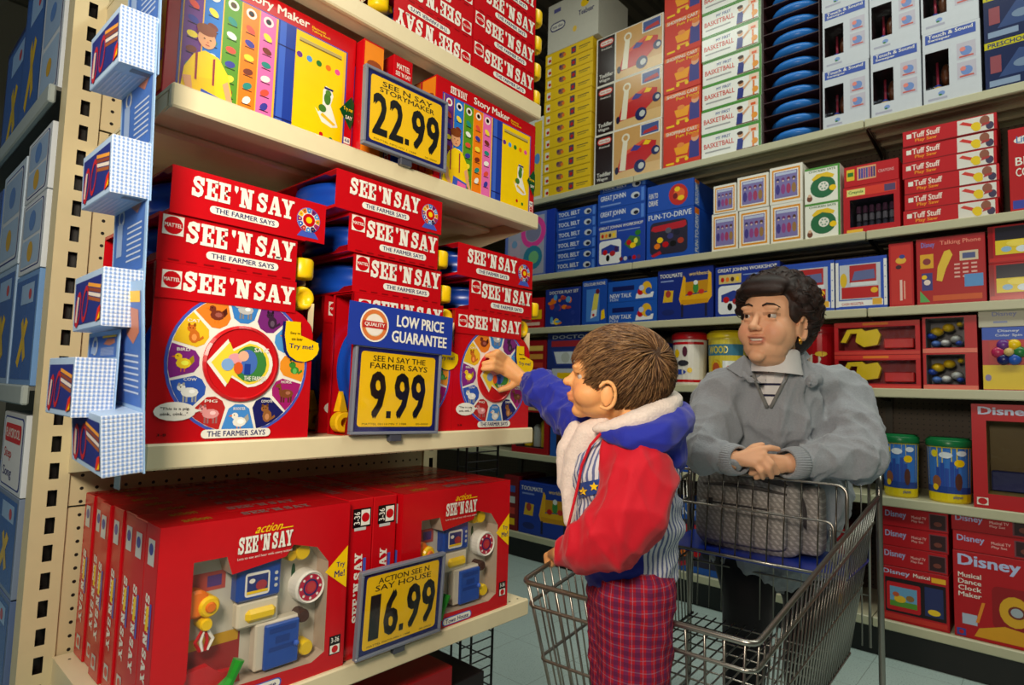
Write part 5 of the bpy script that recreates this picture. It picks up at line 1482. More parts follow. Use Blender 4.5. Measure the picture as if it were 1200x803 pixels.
stack('toy_carton', 'toy box', GC, 'blue carton picturing a yellow workbench, third shelf', 770.5, 836, 318, 2, 1, .28, lambda w, h, d: box_kind(w, h, d, S(22, 44, 132), d_toolmate))
stack('toy_carton', 'toy box', GC, 'blue workshop carton just behind the woman\'s hair', 838, 914, 314, 2, 1, .28, lambda w, h, d: box_kind(w, h, d, S(24, 52, 150), d_workshop))
for k, (xl, xr, yt) in enumerate(((917, 978, 311), (979, 1040, 305))):
    stack('toy_carton', 'toy box', 'toy till cartons', 'blue and white carton picturing a red toy till, %s' % ('nearer the woman', 'nearer the tall red carton')[k], xl, xr, yt, 2, 1, .28, lambda w, h, d: box_kind(w, h, d, S(40, 84, 190), d_register))
stack('toy_carton', 'toy box', GC, 'tall narrow red carton between till and phone cartons', 1041.5, 1071, 286, 2, 1, .28, lambda w, h, d: box_kind(w, h, d, S(186, 20, 28), d_redtall))
stack('toy_carton', 'toy box', GC, 'wide red carton picturing a yellow phone handset', 1073.5, 1156, 281, 2, 1, .28, lambda w, h, d: box_kind(w, h, d, S(176, 18, 28), d_redphone))
stack('toy_carton', 'toy box', 'red and yellow cartons', 'red and yellow carton right of the phone carton, %s', 1158, 1222, 266, 2, 2, .26, lambda w, h, d: box_kind(w, h, d, S(186, 18, 28), d_redyellow, finish='gloss_card'))

# ---- fourth shelf --------------------------------------------------
stack('toy_carton', 'toy box', GC, 'red carton with yellow labels left of the doctor carton', 604, 640, 400, 3, 1, .25, lambda w, h, d: box_kind(w, h, d, S(150, 16, 24), lambda F: [F.rect(.3, .15 + k * .2, .9, .27 + k * .2, [S(230, 180, 60), S(200, 60, 40), S(220, 150, 60), S(230, 190, 90)][k], 1) for k in range(4)]))
stack('toy_carton', 'toy box', GC, 'blue and white doctor carton above the child\'s arm', 641, 706, 391, 3, 1, .25, lambda w, h, d: box_kind(w, h, d, S(34, 52, 120), d_doctor))
stack('toy_carton', 'toy box', GC, 'blue carton hidden behind the child\'s head', 708, 772, 402, 3, 1, .25, lambda w, h, d: box_kind(w, h, d, S(30, 60, 140), d_playset))


def pail(name, px, ytop, shelf, wpx, lid, body, label, picture, ybot=None):
    y, w, h, z0 = span(px - wpx / 2, px + wpx / 2, ytop, shelf)
    r = w / 2; o = empty(name, (XB + .03 + r, y, z0)); tag(o, label, 'pail', 'toy pails')
    a = MB(); a.lathe([(r * .86, 0), (r * .88, .006), (r * .95, h * .88), (r * .95, h * .90)], body, 28); a.build('tub', 'plastic', o, True)
    a = MB(); a.lathe([(r * 1.0, h * .86), (r * 1.02, h * .88), (r * 1.02, h * .955), (r * .96, h * .975), (r * .92, h * .965), (r * .88, h), (0, h)], lid, 28); a.build('lid', 'plastic', o, True)
    a = MB()
    def P(u, v, k=1):
        t = PI + (u - .5) * 2.6; rr = r * (.882 + .066 * v) + .0008 * k
        return (rr * math.cos(t), -rr * math.sin(t) * -1, .008 + v * (h * .84))
    def patch(u0, v0, u1, v1, col, k=1, n=8):
        for i in range(n):
            ua, ub = u0 + (u1 - u0) * i / n, u0 + (u1 - u0) * (i + 1) / n
            a.poly([P(ua, v0, k), P(ub, v0, k), P(ub, v1, k), P(ua, v1, k)], col)
    def blob(u, v, ru, rv, col, k=2, n=10): a.poly([P(u + ru * math.cos(2 * PI * i / n), v + rv * math.sin(2 * PI * i / n), k) for i in range(n)], col)
    def words(t, u0, v0, u1, v1, col, k=3):
        vv, fs, _ = text_mesh(t, .02); n0 = len(vv) // 4; a.faces([P(u0 + x * (u1 - u0), v0 + y_ * (v1 - v0), k + .1 * (i // n0)) for i, (x, y_) in enumerate(vv)], fs, col)
    picture(patch, blob, words)
    a.build('wrap_label', 'gloss_card', o)
    return o


def pic_blue(patch, blob, words):
    patch(0, .0, 1, .14, S(235, 210, 30), 1); patch(0, .14, 1, .97, S(60, 120, 205), 1); patch(0, .14, 1, .26, S(40, 70, 150), 2)
    for k, (u, hh) in enumerate(((.30, .5), (.38, .62), (.46, .48), (.55, .66), (.63, .5))): patch(u, .26, u + .07, .26 + hh * .7, S(50, 80, 170), 2, 2)
    blob(.72, .70, .10, .07, YEL, 3); blob(.70, .36, .07, .16, S(90, 50, 40), 3); blob(.30, .34, .09, .12, S(150, 90, 60), 3); blob(.27, .86, .07, .07, S(235, 215, 40), 3); blob(.48, .84, .12, .06, S(225, 232, 240), 3); blob(.76, .88, .10, .05, S(225, 232, 240), 3)
    words('playset', .60, .04, .78, .11, S(40, 70, 150)); blob(.28, .24, .06, .06, YEL, 4)


def pic_white(patch, blob, words):
    patch(0, 0, 1, .97, S(238, 232, 222), 1); patch(0, .03, 1, .09, RED, 2); patch(0, .88, 1, .94, RED, 2); blob(.34, .68, .08, .10, YEL, 3); blob(.55, .72, .06, .12, S(90, 40, 60), 3); blob(.50, .46, .14, .07, S(50, 50, 60), 3); blob(.42, .26, .16, .06, S(40, 70, 170), 3); blob(.30, .42, .06, .08, S(60, 100, 190), 3); blob(.66, .30, .06, .06, YEL, 3)


def pic_wood(patch, blob, words):
    patch(0, 0, 1, .97, S(225, 205, 70), 1); patch(0, .62, 1, .86, S(70, 130, 160), 2); words('WOOD', .22, .66, .66, .82, S(235, 215, 60)); blob(.40, .34, .14, .2, S(235, 190, 40), 2); blob(.40, .34, .09, .13, S(200, 90, 50), 3); patch(.55, .1, .8, .5, S(235, 240, 240), 2); blob(.68, .3, .08, .1, RED, 3)


def pic_red(patch, blob, words):
    patch(0, 0, 1, .97, S(180, 20, 30), 1); blob(.4, .5, .2, .1, S(235, 220, 200), 2); blob(.6, .6, .16, .05, S(235, 190, 60), 3); blob(.5, .25, .2, .1, S(140, 20, 30), 2)


pail('toy_pail', 799, 390, 3, 40, S(190, 16, 28), S(236, 230, 220), 'white pail with a red lid, left of the yellow-lidded one', pic_white)
pail('toy_pail', 843, 388, 3, 46, S(235, 205, 30), S(225, 205, 70), 'yellow-lidded pail beside the woman\'s shoulder', pic_wood)
pail('toy_pail', 957, 381, 3, 38, S(180, 16, 28), S(180, 20, 30), 'red pail partly hidden behind the woman\'s hair', pic_red)


def saw_kind(w, h, d):
    b, k = box_kind(w, h, d, S(196, 18, 28), d_saw, window=(.05, .14, .95, .84), inner=S(165, 14, 24))
    a = MB(); X = lambda u: (u - .5) * w
    pts = [(.08, .40), (.16, .78), (.34, .80), (.38, .72), (.52, .78), (.56, .60), (.52, .30), (.36, .24), (.26, .40), (.28, .66), (.20, .66), (.14, .38)]
    pts2 = [(X(u), h * v) for u, v in pts]
    a.prism(list(reversed(pts2))[::-1], lambda p_, q_, c_: (p_, d * .20 - c_, q_), .03, S(235, 200, 20)); k.append(('toy_saw', a.mesh('toy_saw', 'plastic')))
    a = MB(); a.box(X(.58), X(.92), d * .18, d * .4, h * .2, h * .5, S(215, 40, 40), .004); k.append(('toy_blade', a.mesh('toy_blade', 'plastic')))
    return b, k


stack('toy_carton', 'toy box', 'saw window cartons', 'red window carton showing a yellow toy saw, %s of the pair', 977.5, 1079, 379, 3, 2, .16, saw_kind)


def clear_kind(w, h, d):
    b, k = box_kind(w, h, d, S(190, 16, 26), d_clear, window=(.06, .14, .78, .96), inner=S(120, 118, 122))
    a = MB(); X = lambda u: (u - .5) * w
    for (u, v, r, c_) in ((.24, .62, .13, YEL), (.46, .72, .12, YEL), (.14, .50, .10, S(40, 80, 190)), (.60, .40, .12, LGREY), (.40, .30, .10, S(235, 235, 235)), (.66, .28, .08, S(40, 80, 190)), (.22, .28, .10, S(90, 130, 210)), (.68, .80, .07, YEL)):
        a.ell((X(u), d * .3, h * v), (w * r, d * .22, w * r * .8), c_)
    k.append(('toy_pieces', a.mesh('toy_pieces', 'plastic', True)))
    return b, k


stack('toy_carton', 'toy box', 'clear window cartons', 'clear-fronted carton of blue and yellow toy parts, %s', 1081, 1146, 372, 3, 2, .22, clear_kind)


def ball_kind(w, h, d):
    b, k = box_kind(w, h, d, S(188, 60, 60), d_ballbox, window=(.16, .06, .84, .38), inner=S(225, 195, 60))
    a = MB(); a.ell((0, d * .22, h * .22), (w * .24, d * .18, w * .24), S(195, 20, 30)); k.append(('red_ball', a.mesh('red_ball', 'plastic', True)))
    a = MB()
    for i in range(6):
        t = i * PI / 3; a.ell((w * .2 * math.cos(t), -.012, h * .60 + w * .2 * math.sin(t)), (w * .13, .012, w * .13), [S(40, 120, 60), YEL, PURP, S(190, 40, 90), NAVY, S(40, 90, 190)][i])
    a.ell((0, -.016, h * .60), (w * .10, .014, w * .10), S(220, 190, 120)); k.append(('color_wheel', a.mesh('color_wheel', 'plastic', True)))
    return b, k


zt = stack('toy_carton', 'toy box', GC, 'red and yellow carton with a red ball in its window', 1151, 1216, 384, 3, 1, .18, ball_kind)
stack('toy_carton', 'toy box', GC, 'plain pale grey carton lying on the red ball carton', 1147, 1218, 362, 3, 1, .2, lambda w, h, d: box_kind(w, h, d, S(196, 190, 168), lambda F: (F.text('Disney', .24, .5, .66, .8, S(120, 130, 190), 1), F.rect(.26, .2, .5, .3, S(140, 150, 190), 1))), base=zt)

# ---- fifth shelf ---------------------------------------------------
def jar_kind(col):
    def fn(w, h, d):
        b, k = box_kind(w, h, d, col, lambda F: F.rect(.05, .90, .95, .97, S(230, 190, 120), 1), window=(.12, .12, .88, .86), inner=S(70, 40, 40))
        a = MB()
        for i, (u, c_) in enumerate(((.3, YEL), (.55, LGREY), (.75, S(235, 200, 40)))): a.lathe([(0, 0), (w * .10, 0), (w * .10, h * (.3 + .1 * i)), (w * .05, h * (.36 + .1 * i)), (0, h * (.36 + .1 * i))], c_, 10, Matrix.Translation(((u - .5) * w, d * .3, h * .14)))
        k.append(('toy_jars', a.mesh('toy_jars', 'plastic')))
        return b, k
    return fn


stack('toy_carton', 'toy box', GC, 'red window carton of yellow jars beside the display rack', 600, 643, 474, 4, 1, .24, jar_kind(S(170, 16, 28)))
stack('toy_carton', 'toy box', GC, 'blue window carton under the child\'s blue sleeve', 645, 706, 470, 4, 1, .24, jar_kind(S(40, 96, 190)))
stack('toy_carton', 'toy box', GC, 'blue carton behind the child\'s back, fifth shelf', 740, 830, 490, 4, 1, .24, lambda w, h, d: box_kind(w, h, d, LB, d_workshop))
pail('toy_pail', 1052, 508, 4, 46, S(20, 110, 60), S(235, 210, 30), 'green-lidded blue pail nearer the woman', pic_blue)
pail('toy_pail', 1110, 512, 4, 58, S(20, 110, 60), S(235, 210, 30), 'green-lidded blue pail beside the tall red window box', pic_blue)


def doll_kind(w, h, d):
    # window box; the licensed figure inside is left out, only its backing card shows
    b, k = box_kind(w, h, d, S(190, 18, 30), d_doll, window=(.22, .14, .96, .84), inner=S(120, 96, 30))
    a = MB(); a.box((.24 - .5) * w, (.94 - .5) * w, d * .5, d * .69, h * .145, h * .34, S(36, 44, 110), .004); k.append(('backing_card', a.mesh('backing_card', 'card')))
    return b, k


stack('toy_carton', 'toy box', GC, 'tall red window box at the right edge, fifth shelf', 1139, 1222, 473, 4, 1, .24, doll_kind)

# ---- base shelf ----------------------------------------------------
stack('toy_carton', 'toy box', GC, 'narrow red carton left of the low workbench carton', 590, 607, 556, 5, 1, .3, lambda w, h, d: box_kind(w, h, d, S(120, 16, 24), lambda F: [F.rect(.2, .1 + k * .2, .8, .22 + k * .2, [YEL, S(200, 60, 50), LGREY, S(60, 90, 170)][k], 1) for k in range(4)]))
stack('toy_carton', 'toy box', GC, 'blue workbench carton on the base shelf before the child', 608, 670, 563, 5, 1, .34, lambda w, h, d: box_kind(w, h, d, S(24, 58, 160), d_toolmate))
stack('toy_carton', 'toy box', GC, 'blue carton on the base shelf behind the child\'s jacket', 690, 775, 575, 5, 1, .34, lambda w, h, d: box_kind(w, h, d, S(24, 64, 160), d_workshop))
stack('toy_carton', 'toy box', GC, 'blue and yellow carton on the base shelf behind the grey bag', 785, 862, 588, 5, 1, .34, lambda w, h, d: box_kind(w, h, d, S(36, 90, 180), d_drive))
stack('toy_carton', 'toy box', GC, 'dark red carton on the base shelf behind the woman', 892, 990, 606, 5, 1, .34, lambda w, h, d: box_kind(w, h, d, S(140, 14, 24), d_disney_big))
zt = stack('toy_carton', 'toy box', GC, 'red carton with a picture screen, base shelf nearest the cart', 1031, 1113, 661, 5, 1, .34, lambda w, h, d: box_kind(w, h, d, S(184, 16, 28), d_disney_tv, lambda F: F.rect(0, 0, 1, 1, S(150, 12, 22), 1)))
stack('toy_carton', 'toy box', 'flat red base-shelf cartons', 'flat red carton stacked above the picture screen carton, %s', 1033, 1112, 592, 5, 3, .34, lambda w, h, d: box_kind(w, h, d, S(184, 16, 28), d_disney_flat), base=zt, jit=.006)
zt = stack('toy_carton', 'toy box', GC, 'large red carton at the right end of the base shelf', 1117, 1220, 644, 5, 1, .34, lambda w, h, d: box_kind(w, h, d, S(184, 16, 28), d_disney_big))
stack('toy_carton', 'toy box', 'flat red base-shelf cartons', 'flat red carton above the large right-hand carton, %s', 1116, 1220, 597, 5, 2, .34, lambda w, h, d: box_kind(w, h, d, S(184, 16, 28), d_disney_flat), base=zt, jit=.006)

# ------------------------------------------------------------------ the side of the rack that faces the left aisle
XS = .245
side = tag(empty('side_shelving', (.70, 2.2, 0)), 'shelving run of the left aisle, seen edge-on past the slotted post', 'shelving')
RO3 = (.70, 2.2, 0)
a = MB(); a.box(.690, .705, 1.475, 4.6, .12, 3.2, S(120, 116, 100)); a.build('back_panel', 'enamel', side, off=RO3)
SZ = (1.70, 1.098, .50, .13)
for z in SZ:
    a = MB(); a.box(XS + .003, .688, 1.475, 4.6, z - .008, z, S(96, 96, 90)); sh = a.build('shelf', 'enamel', side, off=RO3)
    a = MB(); a.box(XS - .003, XS + .010, 1.472, 4.6, z - .036, z + .002, S(150, 160, 158), .003); r = a.build('price_rail', 'enamel', sh); r.location = (-.70, -2.2, 0)
a = MB(); a.box(XS + .04, .68, 1.476, 4.6, 0, .09, S(30, 30, 34)); a.build('kick_plate', 'enamel', side, off=RO3)


def s_outline(F):
    F.rrect(.08, .06, .92, .94, .06, S(36, 52, 130), 1); F.rrect(.10, .075, .90, .925, .055, S(205, 212, 218), 2); F.rrect(.12, .50, .88, .90, .04, S(150, 175, 205), 3); F.rrect(.12, .10, .88, .46, .04, S(160, 185, 212), 3); F.ell(.5, .28, .12, .10, S(200, 160, 60), 4); F.ell(.5, .7, .14, .1, S(90, 130, 190), 4)


def s_playname(F):
    F.rrect(.06, .05, .94, .95, .06, S(40, 60, 140), 1); F.rrect(.085, .07, .915, .93, .055, S(220, 222, 222), 2); F.rrect(.14, .62, .86, .86, .04, S(200, 40, 50), 3); F.text('PLAYSKOOL', .18, .68, .82, .80, WHITE, 4); F.text('Step', .16, .38, .5, .54, S(190, 50, 50), 3); F.text('Song', .16, .14, .56, .30, S(40, 50, 120), 3)


def s_clearset(F):
    F.rect(.05, .05, .95, .95, S(60, 100, 165), 1); F.poly([(.3, .2), (.6, .6), (.7, .55), (.4, .15)], S(220, 180, 50), 2); F.poly([(.6, .2), (.4, .55), (.48, .6), (.7, .25)], S(205, 170, 60), 2); F.rect(.3, .72, .85, .90, S(150, 180, 215), 2); F.ell(.7, .8, .06, .05, S(190, 70, 80), 3)


def side_box(y0, w, h, z, d, col, fn, label, xf=XS + .012, fin='gloss_card'):
    ms = box_kind(w, h - .001, d, col, fn, lambda F: F.rect(.05, .04, .95, .96, S(150, 170, 190), 1), finish=fin)
    o = link('toy_carton', ms[0]); tag(o, label, 'toy box', 'cartons in the left aisle')
    o.location = (xf, y0 + w / 2, z + .0008); o.rotation_euler = (0, 0, -PI / 2)
    for n_, me in ms[1]: link(n_, me, o)


WB = S(205, 212, 218); PB = S(110, 150, 200)
side_box(1.50, .20, .30, SZ[0], .30, WB, s_outline, 'white carton with blue outline on the upper left-aisle shelf', XS + .016)
side_box(1.72, .24, .40, SZ[0], .30, S(50, 80, 130), s_clearset, 'blue carton beyond the outlined one on the upper left-aisle shelf', XS + .02)
side_box(1.98, .30, .36, SZ[0], .30, S(30, 46, 90), s_clearset, 'dark blue carton farthest along the upper left-aisle shelf', XS + .03)
side_box(1.49, .22, .235, SZ[1], .34, PB, s_clearset, 'blue carton with yellow stilts, lower half, left aisle')
side_box(1.49, .22, .16, SZ[1] + .236, .34, WB, s_outline, 'white outlined carton above the yellow stilts carton')
side_box(1.49, .22, .14, SZ[1] + .397, .34, WB, s_outline, 'topmost white outlined carton beside the slotted post')
side_box(1.73, .26, .27, SZ[1], .34, S(150, 176, 205), s_clearset, 'pale blue carton second along the middle left-aisle shelf')
side_box(1.73, .26, .25, SZ[1] + .271, .34, S(190, 206, 220), s_outline, 'pale carton stacked second along the middle left-aisle shelf')
side_box(2.01, .30, .5, SZ[1], .34, S(60, 90, 150), s_clearset, 'tall blue carton farther along the middle left-aisle shelf')
side_box(1.49, .22, .16, SZ[2] + .381, .34, WB, s_playname, 'white carton with a red name plate below the middle shelf')
side_box(1.49, .22, .19, SZ[2] + .19, .34, S(120, 135, 160), s_clearset, 'grey-blue carton under the red name plate carton')
side_box(1.49, .22, .188, SZ[2], .34, S(90, 110, 150), s_clearset, 'lowest grey-blue carton of the stack beside the slotted post')
side_box(1.73, .3, .40, SZ[2], .34, S(70, 95, 150), s_clearset, 'blue carton second along the lower left-aisle shelf')
side_box(1.49, .25, .30, SZ[3], .34, S(50, 70, 120), s_clearset, 'dark blue carton on the bottom left-aisle shelf')
side_box(1.76, .28, .28, SZ[3], .34, S(60, 80, 130), s_outline, 'blue outlined carton second along the bottom left-aisle shelf')
# ------------------------------------------------------------------ shopping cart
def at_z(px, py, z):            # z measured from eye height
    r = pxdir(px, py); r = r * (z / r[2]); return Vector((r[0], r[1], r[2] + H))


RH = Vector((M[0, 0], M[1, 0], 0)).normalized(); FWD = Vector((M[0, 2], M[1, 2], 0)).normalized(); UP = Vector((0, 0, 1))
cA, cB, cC = at_z(612, 681, -.40), at_z(886, 757, -.40), at_z(1029, 582, -.275)
wdir = (cA - cB).normalized()
cD = cC + Vector((wdir.x, wdir.y, 0)).normalized() * .56
ax = ((cC + cD) / 2 - (cA + cB) / 2); ax.z = 0; ax.normalize(); lat = Vector((0, 0, 1)).cross(ax)     # lat points to the A-D side
ZB = .43
def low(p_, t_ax, t_lat): q = p_ + ax * t_ax + lat * t_lat; q.z = ZB; return q
lA, lB, lC, lD = low(cA, .07, -.035), low(cB, .07, .035), low(cC, -.10, .06), low(cD, -.10, -.06)
corg = (cA + cB + cC + cD) / 4; corg.z = 0
cart = tag(empty('shopping_cart', corg), 'chrome wire shopping cart with the child standing inside', 'shopping cart')
CH = S(150, 146, 138); OFF = tuple(corg)
lerp = lambda a_, b_, t: a_ + (b_ - a_) * t


def rounded(path, r=.022, n=4):     # round the corners of a polyline
    out = [path[0]]
    for i in range(1, len(path) - 1):
        p0, p1, p2 = path[i - 1], path[i], path[i + 1]
        a_ = p1 + (p0 - p1).normalized() * min(r, (p0 - p1).length * .45); b_ = p1 + (p2 - p1).normalized() * min(r, (p2 - p1).length * .45)
        for k in range(n + 1):
            t = k / n; out.append(a_ * (1 - t) ** 2 + p1 * 2 * t * (1 - t) + b_ * t * t)
    out.append(path[-1]); return out


def level(f):      # basket outline at a fraction of the way down
    return [lerp(p_, q_, f) for p_, q_ in ((cD, lD), (cA, lA), (cB, lB), (cC, lC))]


a = MB(); a.tube(rounded(level(0)), .0052, CH, 8); a.build('rim', 'wire', cart, True, OFF)
for f, r in ((.17, .0042), (.56, .0036), (1.0, .0042)):
    a = MB(); a.tube(rounded(level(f)), r, CH, 6); a.build('band_wire', 'wire', cart, True, OFF)
def grid(name, p0, p1, q0, q1, n, r=.0021, skip=()):
    a = MB()
    for i in range(n):
        t = (i + .5) / n; a.tube([lerp(p0, p1, t), lerp(q0, q1, t)], r, CH, 5)
    return a.build(name, 'wire', cart, True, OFF)
grid('front_grid', cA, cB, lA, lB, 14, .0024)
grid('side_grid', cB, cC, lB, lC, 32)
grid('side_grid', cA, cD, lA, lD, 32)
a = MB()
for i in range(15):
    t = (i + .5) / 15; a.tube([lerp(lA, lB, t), lerp(lD, lC, t)], .0024, CH, 5)
for i in range(12):
    t = (i + .5) / 12; a.tube([lerp(lA, lD, t), lerp(lB, lC, t)], .0024, CH, 5)
a.build('floor_grid', 'wire', cart, True, OFF)
a = MB(); m0, m1 = lerp(lerp(cA, lA, .42), lerp(cB, lB, .42), .34), lerp(lerp(cA, lA, .42), lerp(cB, lB, .42), .52)
a.tube([m0 - ax * .006, m1 - ax * .006], .0036, CH, 6); a.build('coin_bar', 'wire', cart, True, OFF)
# rear gate
gC, gD = lerp(cC, cD, .04), lerp(cC, cD, .96); gz = Vector((0, 0, .05))
a = MB(); hC, hD = low(gC, -.02, 0), low(gD, -.02, 0)
a.tube(rounded([hC, gC + gz, gD + gz, hD]), .004, CH, 6)
for i in range(13):
    t = (i + .5) / 13; a.tube([lerp(gC + gz, gD + gz, t), lerp(hC, hD, t)], .0021, CH, 5)
for f in (.35, .7): a.tube([lerp(gC + gz, hC, f), lerp(gD + gz, hD, f)], .003, CH, 5)
a.build('rear_gate', 'wire', cart, True, OFF)
a = MB()
for i in range(6):
    t = .10 + i * .145; c_ = lerp(gC + gz, gD + gz, t) + Vector((0, 0, .008))
    a.tube([c_ + ax * .012 * math.cos(u) + UP * .014 * math.sin(u) for u in [PI * 2 * k / 12 for k in range(12)]], .0026, CH, 5, True)
a.build('hinge_loops', 'wire', cart, True, OFF)
# child-seat flap
def onside(p_, q_, t, z): v = lerp(p_, q_, t); v.z = z; return v
fR, fL = onside(cB, cC, .73, H - .222), onside(cA, cD, .73, H - .222)
fR, fL = fR + lat * .02, fL - lat * .02
bR, bL = fR - ax * .03, fL - ax * .03; bR.z = bL.z = H - .445
a = MB(); a.tube(rounded([bR, fR, fL, bL], .03), .0042, CH, 6); a.tube([bR, bL], .0042, CH, 6)
mR, mL = lerp(fR, bR, .42) + lat * .03, lerp(fL, bL, .42) - lat * .03
a.tube(rounded([lerp(fR, bR, .85) + lat * .03, mR, mL, lerp(fL, bL, .85) - lat * .03]), .0034, CH, 6)
for i in range(12):
    t = (i + .6) / 12; a.tube([lerp(fR, fL, t), lerp(bR, bL, t)], .0022, S(96, 90, 82), 5)
a.build('seat_flap', 'wire', cart, True, OFF)
a = MB()
sC, sD = low(gC, 0, .0), low(gD, 0, .0); sC.z = sD.z = H - .452
a.faces([bR, bL, sD, sC, bR - UP * .006, bL - UP * .006, sD - UP * .006, sC - UP * .006], [(3, 2, 1, 0), (4, 5, 6, 7), (0, 1, 5, 4), (2, 3, 7, 6), (1, 2, 6, 5), (3, 0, 4, 7)][0:], S(20, 50, 160)); a.build('seat_plate', 'plastic', cart, False, OFF)
# chassis, posts and handle
a = MB()
for p_, sgn in ((cC, 1), (cD, -1)):
    top_ = p_ + ax * .03 + Vector((0, 0, .07)); bot = low(p_, .02, 0); bot.z = .16
    a.tube(rounded([top_ + ax * .01, p_ + ax * .015, bot, low(p_, -.25, sgn * .02) - UP * (ZB - .16), low(cB if sgn > 0 else cA, .10, sgn * .03) - UP * (ZB - .16)], .05, 6), .0085, CH, 8)
a.tube([low(cC, -.25, .02) - UP * (ZB - .16), low(cD, -.25, -.02) - UP * (ZB - .16)], .008, CH, 8)
a.build('chassis', 'wire', cart, True, OFF)
a = MB(); hR, hL = cC + ax * .035 + UP * .075, cD + ax * .035 + UP * .075
a.tube([hR, hL], .0135, S(70, 66, 66), 12); a.build('handle', 'plastic', cart, True, OFF)
for p_, t_ax, sg in ((cC, -.04, 1), (cD, -.04, -1), (cB, .14, 1), (cA, .14, -1)):
    q_ = low(p_, t_ax, sg * .02); q_.z = 0
    a = MB(); TT = Matrix.Translation(q_ + UP * .062) @ Matrix(((ax.x, lat.x, 0, 0), (ax.y, lat.y, 0, 0), (0, 0, 1, 0), (0, 0, 0, 1))) @ Matrix.Rotation(PI / 2, 4, 'X')
    a.lathe([(.02, -.014), (.058, -.014), (.062, -.010), (.062, .010), (.058, .014), (.02, .014)], S(30, 30, 32), 20, TT); w_ = a.build('wheel', 'plastic', cart, True, OFF)
    a = MB()
    for sd in (-1, 1): a.box(-.016, .016, sd * .020 - .0015, sd * .020 + .0015, .05, .145, CH, 0, Matrix.Translation(q_) @ Matrix(((ax.x, lat.x, 0, 0), (ax.y, lat.y, 0, 0), (0, 0, 1, 0), (0, 0, 0, 1))))
    a.build('fork', 'wire', w_, False, OFF)

# ------------------------------------------------------------------ grey bag in the cart's child seat
def superbox(a, c, r, e1, e2, Mx, col, nu=40, nv=24):
    def sp(x, e): return math.copysign(abs(x) ** e, x)
    vs = []; fs = []
    for j in range(nv + 1):
        v = -PI / 2 + PI * j / nv
        for i in range(nu):
            u = 2 * PI * i / nu
            q_ = Vector((r[0] * sp(math.cos(v), e1) * sp(math.cos(u), e2), r[1] * sp(math.cos(v), e1) * sp(math.sin(u), e2), r[2] * sp(math.sin(v), e1)))
            vs.append(Vector(c) + Mx @ q_)
    for j in range(nv):
        for i in range(nu):
            i2 = (i + 1) % nu; fs.append((j * nu + i, j * nu + i2, (j + 1) * nu + i2, (j + 1) * nu + i))
    a.faces(vs, fs, col)


m_, nt, p_, tc, s_ = node_base('quilted_bag', 0.55)
u1 = math_node(nt, 'FRACT', math_node(nt, 'MULTIPLY', math_node(nt, 'ADD', s_[0], math_node(nt, 'MULTIPLY', s_[2], .8)), 62.0))
u2 = math_node(nt, 'FRACT', math_node(nt, 'MULTIPLY', s_[2], 70.0))
hat = math_node(nt, 'MULTIPLY', math_node(nt, 'LESS_THAN', u1, .45), math_node(nt, 'LESS_THAN', u2, .7))
nt.links.new(mix_col(nt, hat, S(142, 137, 133), S(176, 170, 166)), p_.inputs['Base Color'])
bmp = nt.nodes.new('ShaderNodeBump'); bmp.inputs['Strength'].default_value = .6; bmp.inputs['Distance'].default_value = .003
nt.links.new(hat, bmp.inputs['Height']); nt.links.new(bmp.outputs[0], p_.inputs['Normal'])
bc = (lerp(bR, bL, .56) + lerp(sC, sD, .56)) / 2 + ax * .0; bw = .150; bh = .110
bag = tag(empty('shoulder_bag', (bc.x, bc.y, H - .451)), 'grey quilted shoulder bag resting in the cart seat', 'bag')
bang = math.atan2(-lat.y, -lat.x)
bag.rotation_euler = (0, 0, bang)
I3 = Matrix.Identity(3)
a = MB(); superbox(a, (0, 0, bh), (bw, .055, bh), .28, .42, I3, S(130, 126, 122)); o = a.build('bag_body', 'quilted_bag', bag, True)
a = MB(); superbox(a, (-.01, -.052, bh * .72), (bw * .86, .020, bh * .52), .25, .4, I3, S(130, 126, 122)); a.build('front_pocket', 'quilted_bag', bag, True)
a = MB(); a.tube([(-bw * .80, -.046, bh * 1.66), (-bw * .3, -.056, bh * 1.72), (bw * .3, -.056, bh * 1.70), (bw * .78, -.046, bh * 1.62)], .006, S(84, 78, 76), 6); a.build('piping', 'nylon', bag, True)
a = MB(); a.tube([(-bw * .7, -.068, bh * 1.22), (bw * .5, -.068, bh * 1.20)], .0035, S(60, 56, 56), 6); a.box(-bw * .64, -bw * .56, -.075, -.066, bh * 1.16, bh * 1.34, S(50, 46, 46), .002); a.build('zipper', 'nylon', bag)
a = MB(); pts = [Vector((-bw * .92, -.02, bh * 1.5)), Vector((-bw * .6, -.03, bh * 2.04)), Vector((-bw * .1, -.035, bh * 2.10)), Vector((bw * .3, -.05, bh * 1.98)), Vector((bw * .75, -.045, bh * 1.86)), Vector((bw * .98, -.01, bh * 1.5)), Vector((bw * 1.04, .0, bh * .7))]
a.tube(rounded(pts, .05, 5), .010, S(74, 68, 68), 7); a.build('strap', 'nylon', bag, True)
a = MB(); superbox(a, (bw * 1.05, .03, bh * .95), (bw * .26, .04, bh * .85), .3, .45, I3, S(112, 106, 102)); a.build('end_pouch', 'quilted_bag', bag, True)
# ------------------------------------------------------------------ people
from mathutils.bvhtree import BVHTree


def cap(mb, p0, r0, p1, r1, seg=14):
    p0, p1 = Vector(p0), Vector(p1); d = p1 - p0; L = d.length
    if L < 1e-6: d = Vector((0, 0, 1))
    d.normalize(); pts = []; rs = []
    for k in range(5):
        t = PI / 2 * k / 4; pts.append(p0 - d * r0 * math.cos(t)); rs.append(max(r0 * math.sin(t), .0004))
    for k in range(5):
        t = PI / 2 * k / 4; pts.append(p1 + d * r1 * math.sin(t)); rs.append(max(r1 * math.cos(t), .0004))
    mb.tube(pts, rs, RED, seg)


